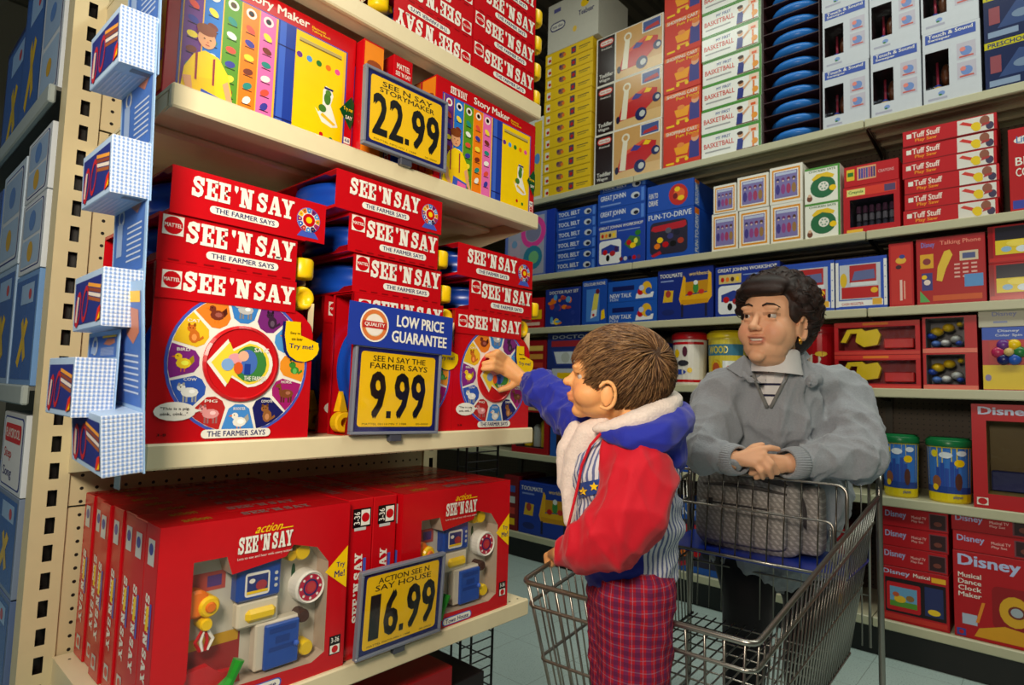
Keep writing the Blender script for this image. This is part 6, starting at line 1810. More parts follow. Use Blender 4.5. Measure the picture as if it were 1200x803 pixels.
def chain(mb, pts, rs, seg=14):
    for i in range(len(pts) - 1): cap(mb, pts[i], rs[i], pts[i + 1], rs[i + 1], seg)


def remesh(mb, voxel, smooth=6, name='m'):
    me = bpy.data.meshes.new('tmp'); me.from_pydata(mb.v, [], mb.f)
    o = bpy.data.objects.new('tmp', me); COL.objects.link(o)
    m1 = o.modifiers.new('r', 'REMESH'); m1.mode = 'VOXEL'; m1.voxel_size = voxel
    if smooth: m2 = o.modifiers.new('s', 'SMOOTH'); m2.iterations = smooth; m2.factor = .5
    dg = bpy.context.evaluated_depsgraph_get()
    out = bpy.data.meshes.new_from_object(o.evaluated_get(dg))
    bpy.data.objects.remove(o); bpy.data.meshes.remove(me)
    out.name = name
    return out


def get_v(me):
    v = np.empty(len(me.vertices) * 3); me.vertices.foreach_get('co', v); return v.reshape(-1, 3)


def get_n(me):
    v = np.empty(len(me.vertices) * 3); me.vertex_normals.foreach_get('vector', v); return v.reshape(-1, 3)


def finish(me, name, material, parent, color, origin):
    """color: tuple or (n,4) array per vertex; verts are shifted so that the parent's origin is the base"""
    v = get_v(me) - np.array(origin); me.vertices.foreach_set('co', v.ravel())
    at = me.color_attributes.new('Col', 'FLOAT_COLOR', 'POINT')
    n = len(me.vertices)
    c = np.tile(np.array(color, dtype=np.float32), (n, 1)) if isinstance(color, tuple) else np.asarray(color, dtype=np.float32)
    at.data.foreach_set('color', c.ravel())
    me.materials.clear(); me.materials.append(MATS[material])
    me.polygons.foreach_set('use_smooth', [True] * len(me.polygons)); me.update()
    return link(name, me, parent)


def wrinkle(me, amp, freq, seed=0, stretch=(1, 1, 1)):
    v = get_v(me); n = get_n(me); rng = np.random.RandomState(seed)
    d = np.zeros(len(v)); q = v * np.array(stretch)
    for k in range(7):
        k1 = rng.normal(size=3); k1 /= np.linalg.norm(k1); k2 = rng.normal(size=3)
        ph = q @ k1 * freq * rng.uniform(.7, 1.7) + 1.3 * np.sin(q @ k2 * freq * .35 + rng.uniform(0, 6)) + rng.uniform(0, 6)
        d += (1 - np.abs(np.sin(ph))) ** 2 - .35
    v += n * (d * amp / 2.2)[:, None]
    me.vertices.foreach_set('co', v.ravel()); me.update()


def folds_at(me, c, axis, rad, amp, wav, phase=0):
    """ring folds around a bend (elbow, cuff)"""
    v = get_v(me); n = get_n(me); c = np.array(c); axis = np.array(axis) / np.linalg.norm(axis)
    r = v - c; t = r @ axis; w = np.exp(-(np.linalg.norm(r, axis=1) / rad) ** 2)
    side = np.cross(axis, [0, 0, 1]); tw = r @ side
    v += n * (amp * w * np.sin(t * 2 * PI / wav + tw * 14 + phase))[:, None]
    me.vertices.foreach_set('co', v.ravel()); me.update()


def frame_from(face, up=(0, 0, 1), pitch=0.0, roll=0.0):
    y = -Vector(face).normalized(); z = Vector(up); z = (z - y * z.dot(y)).normalized(); x = y.cross(z)
    return Matrix((x, y, z)).transposed() @ Matrix.Rotation(pitch, 3, 'X') @ Matrix.Rotation(roll, 3, 'Y')


class Local:
    def __init__(s, O, R): s.O = Vector(O); s.R = R
    def p(s, x, y, z): return s.O + s.R @ Vector((x, y, z))
    def ell(s, mb, c, r, T=None): mb.ell(s.p(*c), r, RED, s.R @ T if T is not None else s.R, 18, 12)
    def cap(s, mb, a, ra, b, rb): cap(mb, s.p(*a), ra, s.p(*b), rb)


SKIN_W = S(228, 172, 134); SKIN_C = S(236, 170, 108)


def ear(mb, L, sx, c, r):
    L.ell(mb, c, (r[0] * .42, r[1] * .85, r[2] * .88))
    pts = [L.p(c[0] + sx * r[0] * .95, c[1] + r[1] * math.cos(t), c[2] + r[2] * math.sin(t)) for t in [-2.1 + 4.6 * k / 12 for k in range(13)]]
    rr = r[1] * .27
    for i in range(12): cap(mb, pts[i], rr, pts[i + 1], rr, 8)


def eyes(root, org, L, x, y, z, r, iris, name='eye'):
    for sx in (-1, 1):
        c = L.p(sx * x, y, z)
        a = MB(); a.ell(c, (r, r, r), S(196, 186, 178), L.R, 18, 12)
        f = -(L.R @ Vector((.22, .97, .08)))
        T = Matrix.Translation(c) @ (f.to_track_quat('Z', 'Y').to_matrix().to_4x4())
        a.lathe([(r * .50, r * .88), (r * .30, r * .985), (r * .02, r * 1.03)], iris, 14, T); a.lathe([(r * .24, r * 1.0), (r * .01, r * 1.06)], BLACK, 10, T)
        a.build(name, 'gloss_card', root, True, org)


# ---------------- woman ---------------------------------------------
wf = -RH * math.sin(math.radians(50)) - FWD * math.cos(math.radians(50))
WL = Local(at_d(908, 367, 1.70), frame_from(wf, pitch=math.radians(-3), roll=math.radians(3)))
hipW = at_d(905, 640, 2.02)
orgW = (hipW.x, hipW.y, 0)
woman = tag(empty('person', orgW), 'dark-haired person in a grey sweatshirt leaning on the cart handle', 'person')
D = at_d
b = MB()
L = WL
L.ell(b, (0, 0, 0), (.077, .096, .086)); L.ell(b, (0, -.045, .0), (.060, .052, .056)); L.ell(b, (0, -.045, -.06), (.060, .050, .072))
for sx in (-1, 1):
    L.ell(b, (sx * .034, -.060, -.066), (.034, .034, .038)); L.ell(b, (sx * .048, -.030, -.058), (.026, .048, .052)); L.ell(b, (sx * .030, -.086, .0), (.025, .011, .008)); L.ell(b, (sx * .012, -.103, -.058), (.008, .009, .007))
    L.ell(b, (sx * .032, -.0838, -.0122), (.0168, .0102, .0056)); L.ell(b, (sx * .032, -.0815, -.0305), (.0165, .0100, .0045))
    ear(b, L, sx, (sx * .077, -.004, -.045), (.009, .018, .031))
L.ell(b, (0, -.036, -.103), (.060, .054, .042)); L.ell(b, (0, -.022, -.126), (.050, .054, .030)); L.ell(b, (0, -.080, -.130), (.023, .018, .016))
L.cap(b, (0, -.090, -.016), .0075, (0, -.110, -.050), .0105); L.ell(b, (0, -.112, -.054), (.0125, .012, .010))
L.ell(b, (0, -.0965, -.079), (.024, .0095, .0050)); L.ell(b, (0, -.0935, -.0955), (.021, .0105, .0062))
L.cap(b, (0, .02, -.08), .055, (0, .040, -.120), .046)
# trunk, arms, hands, legs under the clothes
neck = L.p(0, .070, -.150); SL, SR = D(840, 462, 1.82), D(985, 458, 1.78); ELB, WLb = D(826, 528, 1.70), D(860, 539, 1.615)
ERB, WRb = D(1006, 532, 1.65), D(926, 543, 1.615)
chain(b, [neck, D(918, 470, 1.86), D(915, 520, 1.90), hipW + UP * .02], [.034, .04, .06, .09]); chain(b, [SL, SR], [.028, .028])
chain(b, [SL, ELB, WLb], [.036, .034, .027]); chain(b, [SR, ERB, WRb], [.036, .034, .027])
legs = []
for s_ in (-1, 1):
    h_ = hipW + RH * .09 * s_; k_ = h_ + RH * .01 * s_ - FWD * .05; k_.z = .47; f_ = k_ + FWD * .05; f_.z = .07
    legs.append((h_, k_, f_)); chain(b, [h_, k_, f_], [.075, .052, .036]); cap(b, f_ - UP * .03, .03, f_ - UP * .03 - FWD * .12, .026)
# right hand lying over the left wrist
kn = [D(891, 527, 1.585), D(894, 533, 1.578), D(891, 539, 1.575), D(885, 543, 1.578)]
for k_ in kn: cap(b, lerp(WLb, D(866, 538, 1.60), .7), .019, k_, .0125)
fing = [[kn[0], D(902, 525, 1.585), D(912, 526.5, 1.592)], [kn[1], D(904, 543, 1.565), D(911, 554, 1.578)], [kn[2], D(900, 549, 1.563), D(904, 559, 1.575)], [kn[3], D(891, 552, 1.566), D(894, 560, 1.578)]]
for f_, r in zip(fing, (.0092, .0098, .0096, .0086)): chain(b, f_, [r * 1.1, r, r * .8], 10)
chain(b, [D(872, 534, 1.60), D(884, 524, 1.61), D(893, 521.5, 1.61)], [.013, .0105, .0085], 10)
# left hand underneath
kn2 = [D(900, 537, 1.61), D(897, 543, 1.605), D(896, 549, 1.605), D(899, 554, 1.61)]
for k_ in kn2: cap(b, WRb, .021, k_, .0125)
for k_, (x, y) in zip(kn2, ((884, 537), (879, 546), (880, 553), (886, 558))): chain(b, [k_, D(x + 7, y - 1, 1.612), D(x, y + 2, 1.622)], [.0098, .009, .0075], 10)
me = remesh(b, .0027, 8, 'body')
v = get_v(me); lv = (v - np.array(L.O)) @ np.array(L.R)          # head-local coordinates
colr = np.tile(np.array(SKIN_W, dtype=np.float32), (len(v), 1))
def blend(mask, c): colr[:] = colr * (1 - mask[:, None]) + np.array(c, dtype=np.float32)[None] * mask[:, None]
face = (lv[:, 1] < -.06)
for sx in (-1, 1): blend(face * np.exp(-(((lv[:, 0] - sx * .040) / .022) ** 2 + ((lv[:, 2] + .062) / .020) ** 2)) * .35, S(205, 110, 90))
lip = face * (np.abs(lv[:, 0]) < .026) * (lv[:, 1] < -.085) * np.clip(1.3 - np.abs(lv[:, 2] + .087) / .013, 0, 1) * np.clip(1.6 - (np.abs(lv[:, 0]) / .024) ** 2 * 1.2, 0, 1)
blend(np.clip(lip, 0, 1) * .75, S(176, 74, 66))
gap = face * (np.abs(lv[:, 0]) < .0185) * (lv[:, 1] < -.078) * (np.abs(lv[:, 2] + .0880 - (lv[:, 0] / .02) ** 2 * .004) < .0034 * np.sqrt(np.clip(1 - (lv[:, 0] / .0185) ** 2, 0, 1)))
blend(gap * 1.0, S(222, 212, 198))
lid = face * (np.abs(np.abs(lv[:, 0]) - .032) < .019) * (np.abs(lv[:, 2] + .0165) < .0045); blend(lid * .45, S(120, 78, 56))
finish(me, 'body', 'skin', woman, colr, orgW)
eyes(woman, orgW, L, .032, -.0775, -.0205, .0120, S(60, 36, 24))
for sx in (-1, 1):
    a = MB(); a.tube([L.p(sx * x, y, z) for x, y, z in ((.014, -.0985, .0045), (.026, -.0975, .0105), (.040, -.0880, .010), (.052, -.074, .003))], [.0022, .0030, .0028, .0012], S(46, 28, 20), 6); a.build('eyebrow', 'hair', woman, True, orgW)
    a = MB(); c_ = L.p(sx * .083, -.012, -.079); a.tube([c_ + UP * .008 * math.cos(t) + L.R @ Vector((0, .006 * math.sin(t), 0)) for t in [2 * PI * k / 12 for k in range(12)]], .0024, S(225, 170, 60), 6, True); a.build('earring', 'steel_gold', woman, True, orgW)
# hair: a full mass of short curls
rng = np.random.RandomState(4)
hb = MB(); HC = []
L.ell(hb, (0, .028, .022), (.096, .104, .094)); L.ell(hb, (0, .060, -.040), (.088, .072, .080)); L.ell(hb, (0, -.055, .066), (.070, .045, .032)); L.ell(hb, (0, -.078, .050), (.062, .026, .020)); L.ell(hb, (.068, -.022, .004), (.018, .030, .038)); L.ell(hb, (-.068, -.022, .004), (.018, .030, .038))
def in_hair(x, y, z):
    if z > .042: return True
    if y > .018: return z > -.105
    if y > -.045: return z > -.012 + max(0, (-y)) * .9 and abs(x) > .05
    return False
n_ = 0
while n_ < 380:
    u = rng.normal(size=3); u /= np.linalg.norm(u)
    x, y, z = u[0] * .100, .020 + u[1] * .112, .014 + u[2] * .100
    if z < -.03: y += .012
    if not in_hair(x, y, z): continue
    if y < -.06 and z < .034: continue
    r = rng.uniform(.013, .021); n_ += 1
    L.ell(hb, (x, y, z), (r, r, r * rng.uniform(.7, 1.2))); HC.append((x, y, z, r))
me = remesh(hb, .0045, 3, 'hair'); v = get_v(me); cc = np.tile(np.array(S(38, 22, 18), dtype=np.float32), (len(v), 1)); cc[:, :3] *= (1 + .35 * np.sin(v[:, 0] * 140 + 3 * np.sin(v[:, 2] * 90)))[:, None]
hair_o = finish(me, 'hair', 'hair', woman, cc, orgW)
a = MB()
for (x, y, z, r) in HC:
    for q in range(4):
        u = Vector(rng.normal(size=3)).normalized(); w_ = u.orthogonal().normalized(); t_ = u.cross(w_); ph = rng.uniform(0, 6); rr = r * rng.uniform(.85, 1.15)
        pts = []
        for k in range(9):
            t = ph + k * .42; off = (w_ * math.cos(t) + t_ * math.sin(t)) * rr + u * (k - 4) * .0022
            pts.append(L.p(x + off.x, y + off.y, z + off.z))
        a.tube(pts, [.0006, .0012, .0014, .0014, .0014, .0014, .0013, .001, .0005], [S(44, 26, 20), S(60, 36, 26), S(30, 18, 16)][q % 3], 4)
a.build('hair_curls', 'hair', woman, True, orgW)
# sweatshirt
b = MB()
lw = (SR - SL).normalized(); fw = lw.cross(UP); Mt = Matrix((lw, fw, UP)).transposed()
def tell(mb, c, r): mb.ell(c, r, RED, Mt, 20, 14)
tell(b, D(912, 510, 1.84), (.205, .150, .165)); tell(b, D(912, 580, 1.92), (.220, .170, .19)); tell(b, D(905, 645, 2.02), (.205, .165, .13))
chain(b, [D(848, 458, 1.80), D(905, 444, 1.79), D(978, 454, 1.77)], [.070, .074, .070])
chain(b, [D(842, 470, 1.82), ELB, D(858, 538.5, 1.63)], [.083, .070, .040]); chain(b, [D(985, 466, 1.78), ERB, D(932, 543, 1.625)], [.090, .078, .042])
chain(b, [D(917, 434, 1.765), D(914, 452, 1.765), D(912, 485, 1.79)], [.080, .100, .135])
cn = WL.p(0, .044, -.172); cfr = (-FWD - RH * .15).normalized(); csd = cfr.cross(UP)
pts_c = [cn + cfr * (.088 * math.cos(t)) + csd * (.092 * math.sin(t)) + UP * (-.002 - .030 * math.cos(t)) for t in [.75 + (2 * PI - 1.5) * k / 14 for k in range(15)]]
chain(b, pts_c, [.010, .016] + [.021] * 11 + [.016, .010])
me = remesh(b, .006, 8, 'sweatshirt')
wrinkle(me, .014, 38, 3, (1, 1, .6))
folds_at(me, ERB, (WRb - ERB), .13, .0045, .06); folds_at(me, lerp(SR, ERB, .5), (ERB - SR), .10, .0035, .08, 1); folds_at(me, ELB, (WLb - ELB), .10, .0035, .055); folds_at(me, lerp(SL, ELB, .5), (ELB - SL), .10, .003, .08, 2)
SWG = S(152, 156, 163)
bv = BVHTree.FromPolygons([tuple(q) for q in get_v(me)], [tuple(p_.vertices) for p_ in me.polygons])
shirt = finish(me, 'sweatshirt', 'fleece', woman, SWG, orgW)
for (p0, p1, r) in ((D(858, 538.5, 1.63), D(864, 539, 1.612), .040), (D(932, 543, 1.625), D(924, 543, 1.615), .041)):
    d_ = (p1 - p0).normalized(); u = d_.orthogonal().normalized(); w_ = d_.cross(u); a = MB()
    for k in range(40):
        t = 2 * PI * k / 40; o_ = u * math.cos(t) + w_ * math.sin(t); a.tube([p0 - d_ * .012 + o_ * r, p0 + d_ * .006 + o_ * r * .98, p1 + d_ * .010 + o_ * r * .86], .0044, SWG, 6)
    a.build('cuff', 'fleece', woman, True, orgW)


def on_surface(bv_, px, py, off=.002, dfall=1.75):
    r = Vector(pxdir(px, py)).normalized(); hit = bv_.ray_cast(Vector((0, 0, H)), r)
    if hit[0] is None: return D(px, py, dfall)
    return hit[0] - r * off


def surf_patch(mb, bv_, poly, col, off=.002, n=8, dfall=1.75):
    # poly = 4 corners in the photograph's frame, laid on the cloth as a fine grid
    P = [[None] * (n + 1) for _ in range(n + 1)]
    for i in range(n + 1):
        for j in range(n + 1):
            u, w_ = i / n, j / n
            x = (poly[0][0] * (1 - u) + poly[1][0] * u) * (1 - w_) + (poly[3][0] * (1 - u) + poly[2][0] * u) * w_
            y = (poly[0][1] * (1 - u) + poly[1][1] * u) * (1 - w_) + (poly[3][1] * (1 - u) + poly[2][1] * u) * w_
            P[i][j] = on_surface(bv_, x, y, off, dfall)
    for i in range(n):
        for j in range(n): mb.poly([P[i][j], P[i][j + 1], P[i + 1][j + 1], P[i + 1][j]], col)


a = MB(); surf_patch(a, bv, [(879, 426), (929, 424), (904, 475), (898, 475)], S(226, 222, 222), .003); vest = a.build('undershirt', 'nylon', woman, True, orgW)
a = MB()
for (x0, x1, y0) in ((886.5, 917, 449.0), (892, 911, 462.0)): surf_patch(a, bv, [(x0, y0), (x1, y0 + .4), (x1 - .4, y0 + 2.8), (x0 + .6, y0 + 2.6)], S(36, 34, 66), .0045, 6)
a.build('navy_stripes', 'nylon', vest, True)
vest.children[0].location = (0, 0, 0); vest.children[0].data.transform(Matrix.Translation((-orgW[0], -orgW[1], 0)))
b = MB(); nk = D(906, 421, 1.735); nk2 = D(910, 438, 1.78)
ringp = lambda c, r, t, sq=1.0: c + (RH * math.cos(t) + FWD * math.sin(t) * sq) * r
a = MB(); prof = [(.056, -.100), (.060, -.100), (.065, -.104), (.0665, -.116), (.067, -.130), (.068, -.146), (.070, -.158), (.071, -.168)]
base = len(a.v); n_s = 32
for (r, z) in prof:
    yy = .016 + (-.100 - z) * .30
    for k in range(n_s):
        t = 2 * PI * k / n_s; rr = r * (1 + .012 * math.sin(8 * t)); a.v.append(tuple(WL.p(rr * .96 * math.cos(t), yy + rr * math.sin(t), z)))
for i_ in range(len(prof) - 1):
    for k in range(n_s):
        k2 = (k + 1) % n_s; a.f.append((i_ * n_s + k, (i_ + 1) * n_s + k, (i_ + 1) * n_s + k2, i_ * n_s + k2)); a.c.append(S(226, 222, 222))
a.build('turtleneck', 'nylon', woman, True, orgW)
# collar flaps and placket edge
for pts in ([(880, 424), (872, 416), (851, 431), (868, 442), (883, 440)], [(927, 420), (942, 408), (950, 418), (934, 432), (916, 452), (921, 434)]):
    a = MB(); c3 = [on_surface(bv, x, y, .012) for x, y in pts]; c4 = [on_surface(bv, x, y, .004) for x, y in pts]
    a.poly(c3, SWG)
    for i in range(len(pts)): j = (i + 1) % len(pts); a.poly([c4[i], c4[j], c3[j], c3[i]], SWG)
    a.build('collar_flap', 'fleece', woman, False, orgW)
for p0, p1 in (((878, 428), (899, 478)), ((929, 428), (903, 478))):
    a = MB(); a.tube([on_surface(bv, p0[0] + (p1[0] - p0[0]) * k / 8, p0[1] + (p1[1] - p0[1]) * k / 8, .004) for k in range(9)], .0055, S(126, 126, 124), 6); a.build('placket_edge', 'fleece', woman, True, orgW)
# trousers and shoes
b = MB()
for (h_, k_, f_) in legs: chain(b, [h_ - UP * .02, k_, f_ + UP * .02], [.115, .085, .062])
me = remesh(b, .009, 6, 'trousers'); wrinkle(me, .004, 14, 5); finish(me, 'trousers', 'nylon', woman, S(18, 16, 20), orgW)
for (h_, k_, f_) in legs:
    b = MB(); c_ = f_ - UP * .035; cap(b, c_, .042, c_ - FWD * .13, .036); me = remesh(b, .006, 3, 'shoe'); v = get_v(me); v[:, 2] = np.maximum(v[:, 2], .001); me.vertices.foreach_set('co', v.ravel()); finish(me, 'shoe', 'nylon', woman, S(40, 36, 36), orgW)

# ---------------- child ---------------------------------------------
ca_ = math.radians(80); cf = -RH * math.sin(ca_) + FWD * math.cos(ca_)
CL = Local(at_d(729, 433, 1.10), frame_from(cf, pitch=math.radians(-4)))
DC = 1.11
base_c = at_d(735, 690, DC)
orgC = (base_c.x, base_c.y, ZB + .006)
child = tag(empty('person', orgC), 'toddler in a red, blue and striped jacket reaching for the toy dial', 'person')
L = CL; b = MB()
L.ell(b, (0, .002, 0), (.072, .086, .074)); L.ell(b, (0, -.043, .002), (.056, .045, .050)); L.ell(b, (0, -.042, -.042), (.053, .047, .048))
for sx in (-1, 1):
    L.ell(b, (sx * .031, -.052, -.050), (.029, .031, .026)); L.ell(b, (sx * .026, -.080, -.004), (.022, .009, .006)); L.ell(b, (sx * .027, -.0775, -.0125), (.014, .009, .004))
    ear(b, L, sx, (sx * .070, -.022, -.049), (.0115, .0150, .0230))
L.ell(b, (0, -.068, -.082), (.019, .017, .013)); L.ell(b, (0, -.032, -.070), (.047, .050, .024))
L.cap(b, (0, -.082, -.012), .007, (0, -.092, -.030), .0085); L.ell(b, (0, -.0955, -.031), (.0105, .0105, .0085))
L.ell(b, (0, -.0885, -.0535), (.016, .0085, .0045)); L.ell(b, (0, -.0855, -.0625), (.014, .0085, .005))
L.cap(b, (0, .012, -.055), .042, (0, .022, -.115), .045)
nC = L.p(0, .02, -.11)
shN, shF = D(745, 540, 1.04), D(700, 512, 1.16)
elN, wrN = D(722, 624, .985), D(662, 648, 1.035)
elF = D(655, 472, 1.28); wrF = at_y(616, 446, .945)
chain(b, [nC, D(730, 600, DC), D(735, 690, DC)], [.045, .065, .070])
chain(b, [shN, elN, wrN], [.032, .027, .021]); chain(b, [shF, elF, wrF], [.032, .026, .020])
# reaching hand on the dial
pal = at_y(600, 437, .972)
K = [at_y(593, 421, .985), at_y(590.5, 425, .986), at_y(590, 430, .987), at_y(591, 436, .986)]
T_ = [(577, 414), (570.5, 417), (567, 426), (566, 432.5)]
for k_ in K: cap(b, lerp(wrF, pal, .35), .0165, k_, .0105, 10)
for k_, (x, y) in zip(K, T_):
    m_ = at_y(x * .55 + 591 * .45, y - 1.5, .978); chain(b, [k_, m_, at_y(x, y, .994)], [.0088, .0080, .0062], 10)
chain(b, [at_y(607, 446, .965), at_y(598, 453, .975), at_y(586, 457, .992)], [.012, .0092, .0070], 10)
# near hand closed on the cart rim
rimN = lerp(cA, cD, .135); rd = (cD - cA).normalized()
hp = rimN + UP * .013
for i in range(4):
    c_ = hp + rd * (.020 - i * .0125); out_ = lat
    cap(b, lerp(wrN, c_, .25), .0165, c_ + UP * .004, .0105, 10)
    chain(b, [c_ + UP * .004, c_ + out_ * .014 - UP * .002, c_ + out_ * .012 - UP * .018, c_ + out_ * .001 - UP * .021], [.0090, .0083, .0076, .0064], 10)
chain(b, [lerp(wrN, hp, .4), hp - lat * .012 - rd * .012 - UP * .006, hp - lat * .004 - rd * .022 - UP * .014], [.011, .0088, .0070], 10)
for s_ in (-1, 1):
    h_ = base_c - FWD * .042 * s_ + cf * .0; f_ = Vector((h_.x, h_.y, ZB + .05)); chain(b, [h_, lerp(h_, f_, .5), f_], [.055, .042, .032]); cap(b, f_ - UP * .015, .026, f_ - UP * .015 + cf * .07, .022)
me = remesh(b, .0030, 4, 'body'); v = get_v(me); lv = (v - np.array(L.O)) @ np.array(L.R)
colr = np.tile(np.array(SKIN_C, dtype=np.float32), (len(v), 1)); face = (lv[:, 1] < -.05) * (np.abs(lv[:, 2]) < .1)
for sx in (-1, 1): blend(face * np.exp(-(((lv[:, 0] - sx * .036) / .02) ** 2 + ((lv[:, 2] + .050) / .018) ** 2)) * .35, S(226, 120, 90))
blend(np.clip(face * (np.abs(lv[:, 0]) < .017) * (lv[:, 1] < -.080) * (np.abs(lv[:, 2] + .058) < .008) * 1.0, 0, 1) * .45, S(206, 110, 90))
finish(me, 'body', 'skin', child, colr, orgC)
eyes(child, orgC, L, .027, -.0665, -.0195, .0110, S(50, 30, 22))
for sx in (-1, 1):
    a = MB(); a.tube([L.p(sx * x, y, z) for x, y, z in ((.014, -.0895, -.001), (.026, -.0870, .003), (.040, -.0760, .000))], [.001, .0016, .0008], S(110, 72, 44), 5); a.build('eyebrow', 'hair', child, True, orgC)
    a = MB(); a.tube([L.p(sx * (.027 + .013 * math.sin(t)), -.0665 - .0135 * math.cos(t), -.0155) for t in [-.9 + 1.8 * k / 6 for k in range(7)]], .0011, S(40, 26, 20), 5); a.build('eyelashes', 'hair', child, True, orgC)
# hair: strands combed out from the whorl at the back
wh = Vector((.046, .056, .030)); rng = np.random.RandomState(11)
def hairline(x, y, z):
    if y < -.048: return z > .022 + (-.048 - y) * .45
    if y < -.030: return z > -.030
    if y < .004: return z > -.022
    return z > -.066 - (y - .004) * .12
HR = Vector((.0735, .0880, .0765))
b = MB(); nu, nv = 56, 36
for j in range(nv):
    for i in range(nu):
        q4 = []
        for (jj, ii) in ((j, i), (j + 1, i), (j + 1, i + 1), (j, i + 1)):
            t, p_ = PI * jj / nv, 2 * PI * ii / nu; q4.append(Vector((HR.x * 1.012 * math.sin(t) * math.cos(p_), .002 + HR.y * 1.012 * math.sin(t) * math.sin(p_), HR.z * 1.012 * math.cos(t))))
        c_ = sum(q4, Vector()) / 4
        if hairline(*c_): b.poly([L.p(*q) for q in q4], S(70, 46, 28))
b.build('hair', 'hair', child, True, orgC)
a = MB(); n_ = 0
HCOL = [S(120, 84, 52), S(100, 68, 42), S(150, 112, 72), S(82, 55, 34), S(130, 94, 58)]
while n_ < 6500:
    u = Vector(rng.normal(size=3)).normalized(); p_ = Vector((HR.x * u.x, .002 + HR.y * u.y, HR.z * u.z))
    if not hairline(p_.x, p_.y, p_.z): continue
    n_ += 1
    nrm = Vector((u.x / HR.x, u.y / HR.y, u.z / HR.z)).normalized()
    fl_ = p_ - wh; dist = fl_.length; fl_ = fl_ - nrm * fl_.dot(nrm); fl_.normalize()
    sw = nrm.cross(fl_) * (.9 * math.exp(-dist / .03)); fl_ = (fl_ + sw + Vector((0, 0, -.35 if dist > .06 else -.1)) + Vector(rng.normal(size=3)) * .16)
    fl_ = (fl_ - nrm * fl_.dot(nrm)).normalized()
    ln = rng.uniform(.024, .044) * (1.15 if u.z > .3 else .85); lift = rng.uniform(.10, .30)
    pts = []; q = p_.copy()
    for k in range(5):
        pts.append(L.p(*q)); st = ln / 4
        q = q + (fl_ + nrm * lift * (1 - k / 3.0)) * st
        e_ = Vector((q.x / HR.x, (q.y - .002) / HR.y, q.z / HR.z)); ml = e_.length
        if ml < 1.01: q = Vector((q.x * 1.01 / ml, .002 + (q.y - .002) * 1.01 / ml, q.z * 1.01 / ml))
        elif ml > 1.10: q = Vector((q.x * 1.10 / ml, .002 + (q.y - .002) * 1.10 / ml, q.z * 1.10 / ml))
    a.tube(pts, [.0006, .0010, .0010, .0008, .0003], HCOL[n_ % 5], 3, cap=False)
a.build('hair_strands', 'hair', child, True, orgC)

# jacket
STRIPE, nt, p_, tc, s_ = node_base('striped_cotton', .8, .2)
ang = math_node(nt, 'ARCTAN2', s_[1], s_[0])
st = math_node(nt, 'FRACT', math_node(nt, 'MULTIPLY', ang, 66 / (2 * PI)))
nt.links.new(mix_col(nt, math_node(nt, 'LESS_THAN', st, .42), S(206, 206, 212), S(96, 104, 146)), p_.inputs['Base Color'])
PLAID, nt, p_, tc, s_ = node_base('plaid_cotton', .85, .2)
ang = math_node(nt, 'MULTIPLY', math_node(nt, 'ARCTAN2', s_[1], s_[0]), 38 / (2 * PI)); zz = math_node(nt, 'MULTIPLY', s_[2], 52.0)
def band(o, lo, hi): f_ = math_node(nt, 'FRACT', o); return math_node(nt, 'MULTIPLY', math_node(nt, 'GREATER_THAN', f_, lo), math_node(nt, 'LESS_THAN', f_, hi))
c_ = mix_col(nt, math_node(nt, 'MULTIPLY', band(ang, .0, .45), math_node(nt, 'ADD', 0.0, .6)), S(168, 24, 40), S(48, 40, 92))
c_ = mix_col(nt, math_node(nt, 'MULTIPLY', band(zz, .0, .40), .5), c_, S(70, 26, 60))
c_ = mix_col(nt, math_node(nt, 'MULTIPLY', band(ang, .68, .75), .35), c_, S(150, 140, 170)); c_ = mix_col(nt, math_node(nt, 'MULTIPLY', band(zz, .68, .76), .3), c_, S(150, 130, 150))
nt.links.new(c_, p_.inputs['Base Color'])

cl = FWD - cf * FWD.dot(cf); cl.normalize()            # lateral axis of the child (away from the camera)
Mj = Matrix((cf, cl, UP)).transposed()
def jell(mb, c, r): mb.ell(c, r, RED, Mj, 20, 14)
def split_mesh(me, mask):
    """two meshes from one: polygons whose centre is / is not in the mask"""
    v = get_v(me); out = ([], [])
    for p_ in me.polygons: out[0 if mask(np.array(p_.center)) else 1].append(tuple(p_.vertices))
    res = []
    for fs in out:
        used = sorted({i for f in fs for i in f}); mp = {k: i for i, k in enumerate(used)}
        m2 = bpy.data.meshes.new('part'); m2.from_pydata([tuple(v[k]) for k in used], [], [tuple(mp[i] for i in f) for f in fs]); res.append(m2)
    return res


b = MB()
jell(b, D(731, 556, DC), (.104, .105, .085)); jell(b, D(735, 608, DC), (.104, .110, .085)); jell(b, D(737, 652, DC), (.092, .104, .062)); jell(b, D(737, 672, DC), (.086, .098, .036))
me = remesh(b, .0055, 8, 'jacket'); wrinkle(me, .0045, 50, 9); folds_at(me, D(770, 620, DC), (0, 0, 1), .08, .006, .045)
bvj = BVHTree.FromPolygons([tuple(q) for q in get_v(me)], [tuple(p_.vertices) for p_ in me.polygons])
zc = D(737, 640, DC).z; jc = np.array(D(737, 640, DC)); cfn = np.array(cf)
blue_m, str_m = split_mesh(me, lambda c: c[2] < zc + .012 and (c - jc) @ cfn > -.024)
finish(str_m, 'jacket_body', 'striped_cotton', child, S(200, 200, 205), orgC); finish(blue_m, 'jacket_panel', 'nylon', child, S(30, 40, 140), orgC)
JR = S(196, 14, 36); JB = S(34, 44, 158); FL = S(226, 210, 200)
b = MB(); sl = [D(742, 536, 1.05), D(747, 566, 1.015), D(741, 600, .99), elN, D(692, 640, 1.0), D(671, 647, 1.03)]
chain(b, sl, [.060, .066, .064, .060, .050, .036]); me = remesh(b, .005, 8, 'sleeve'); wrinkle(me, .0075, 44, 2, (1, 1, .7)); folds_at(me, elN, (wrN - elN), .07, .0025, .055)
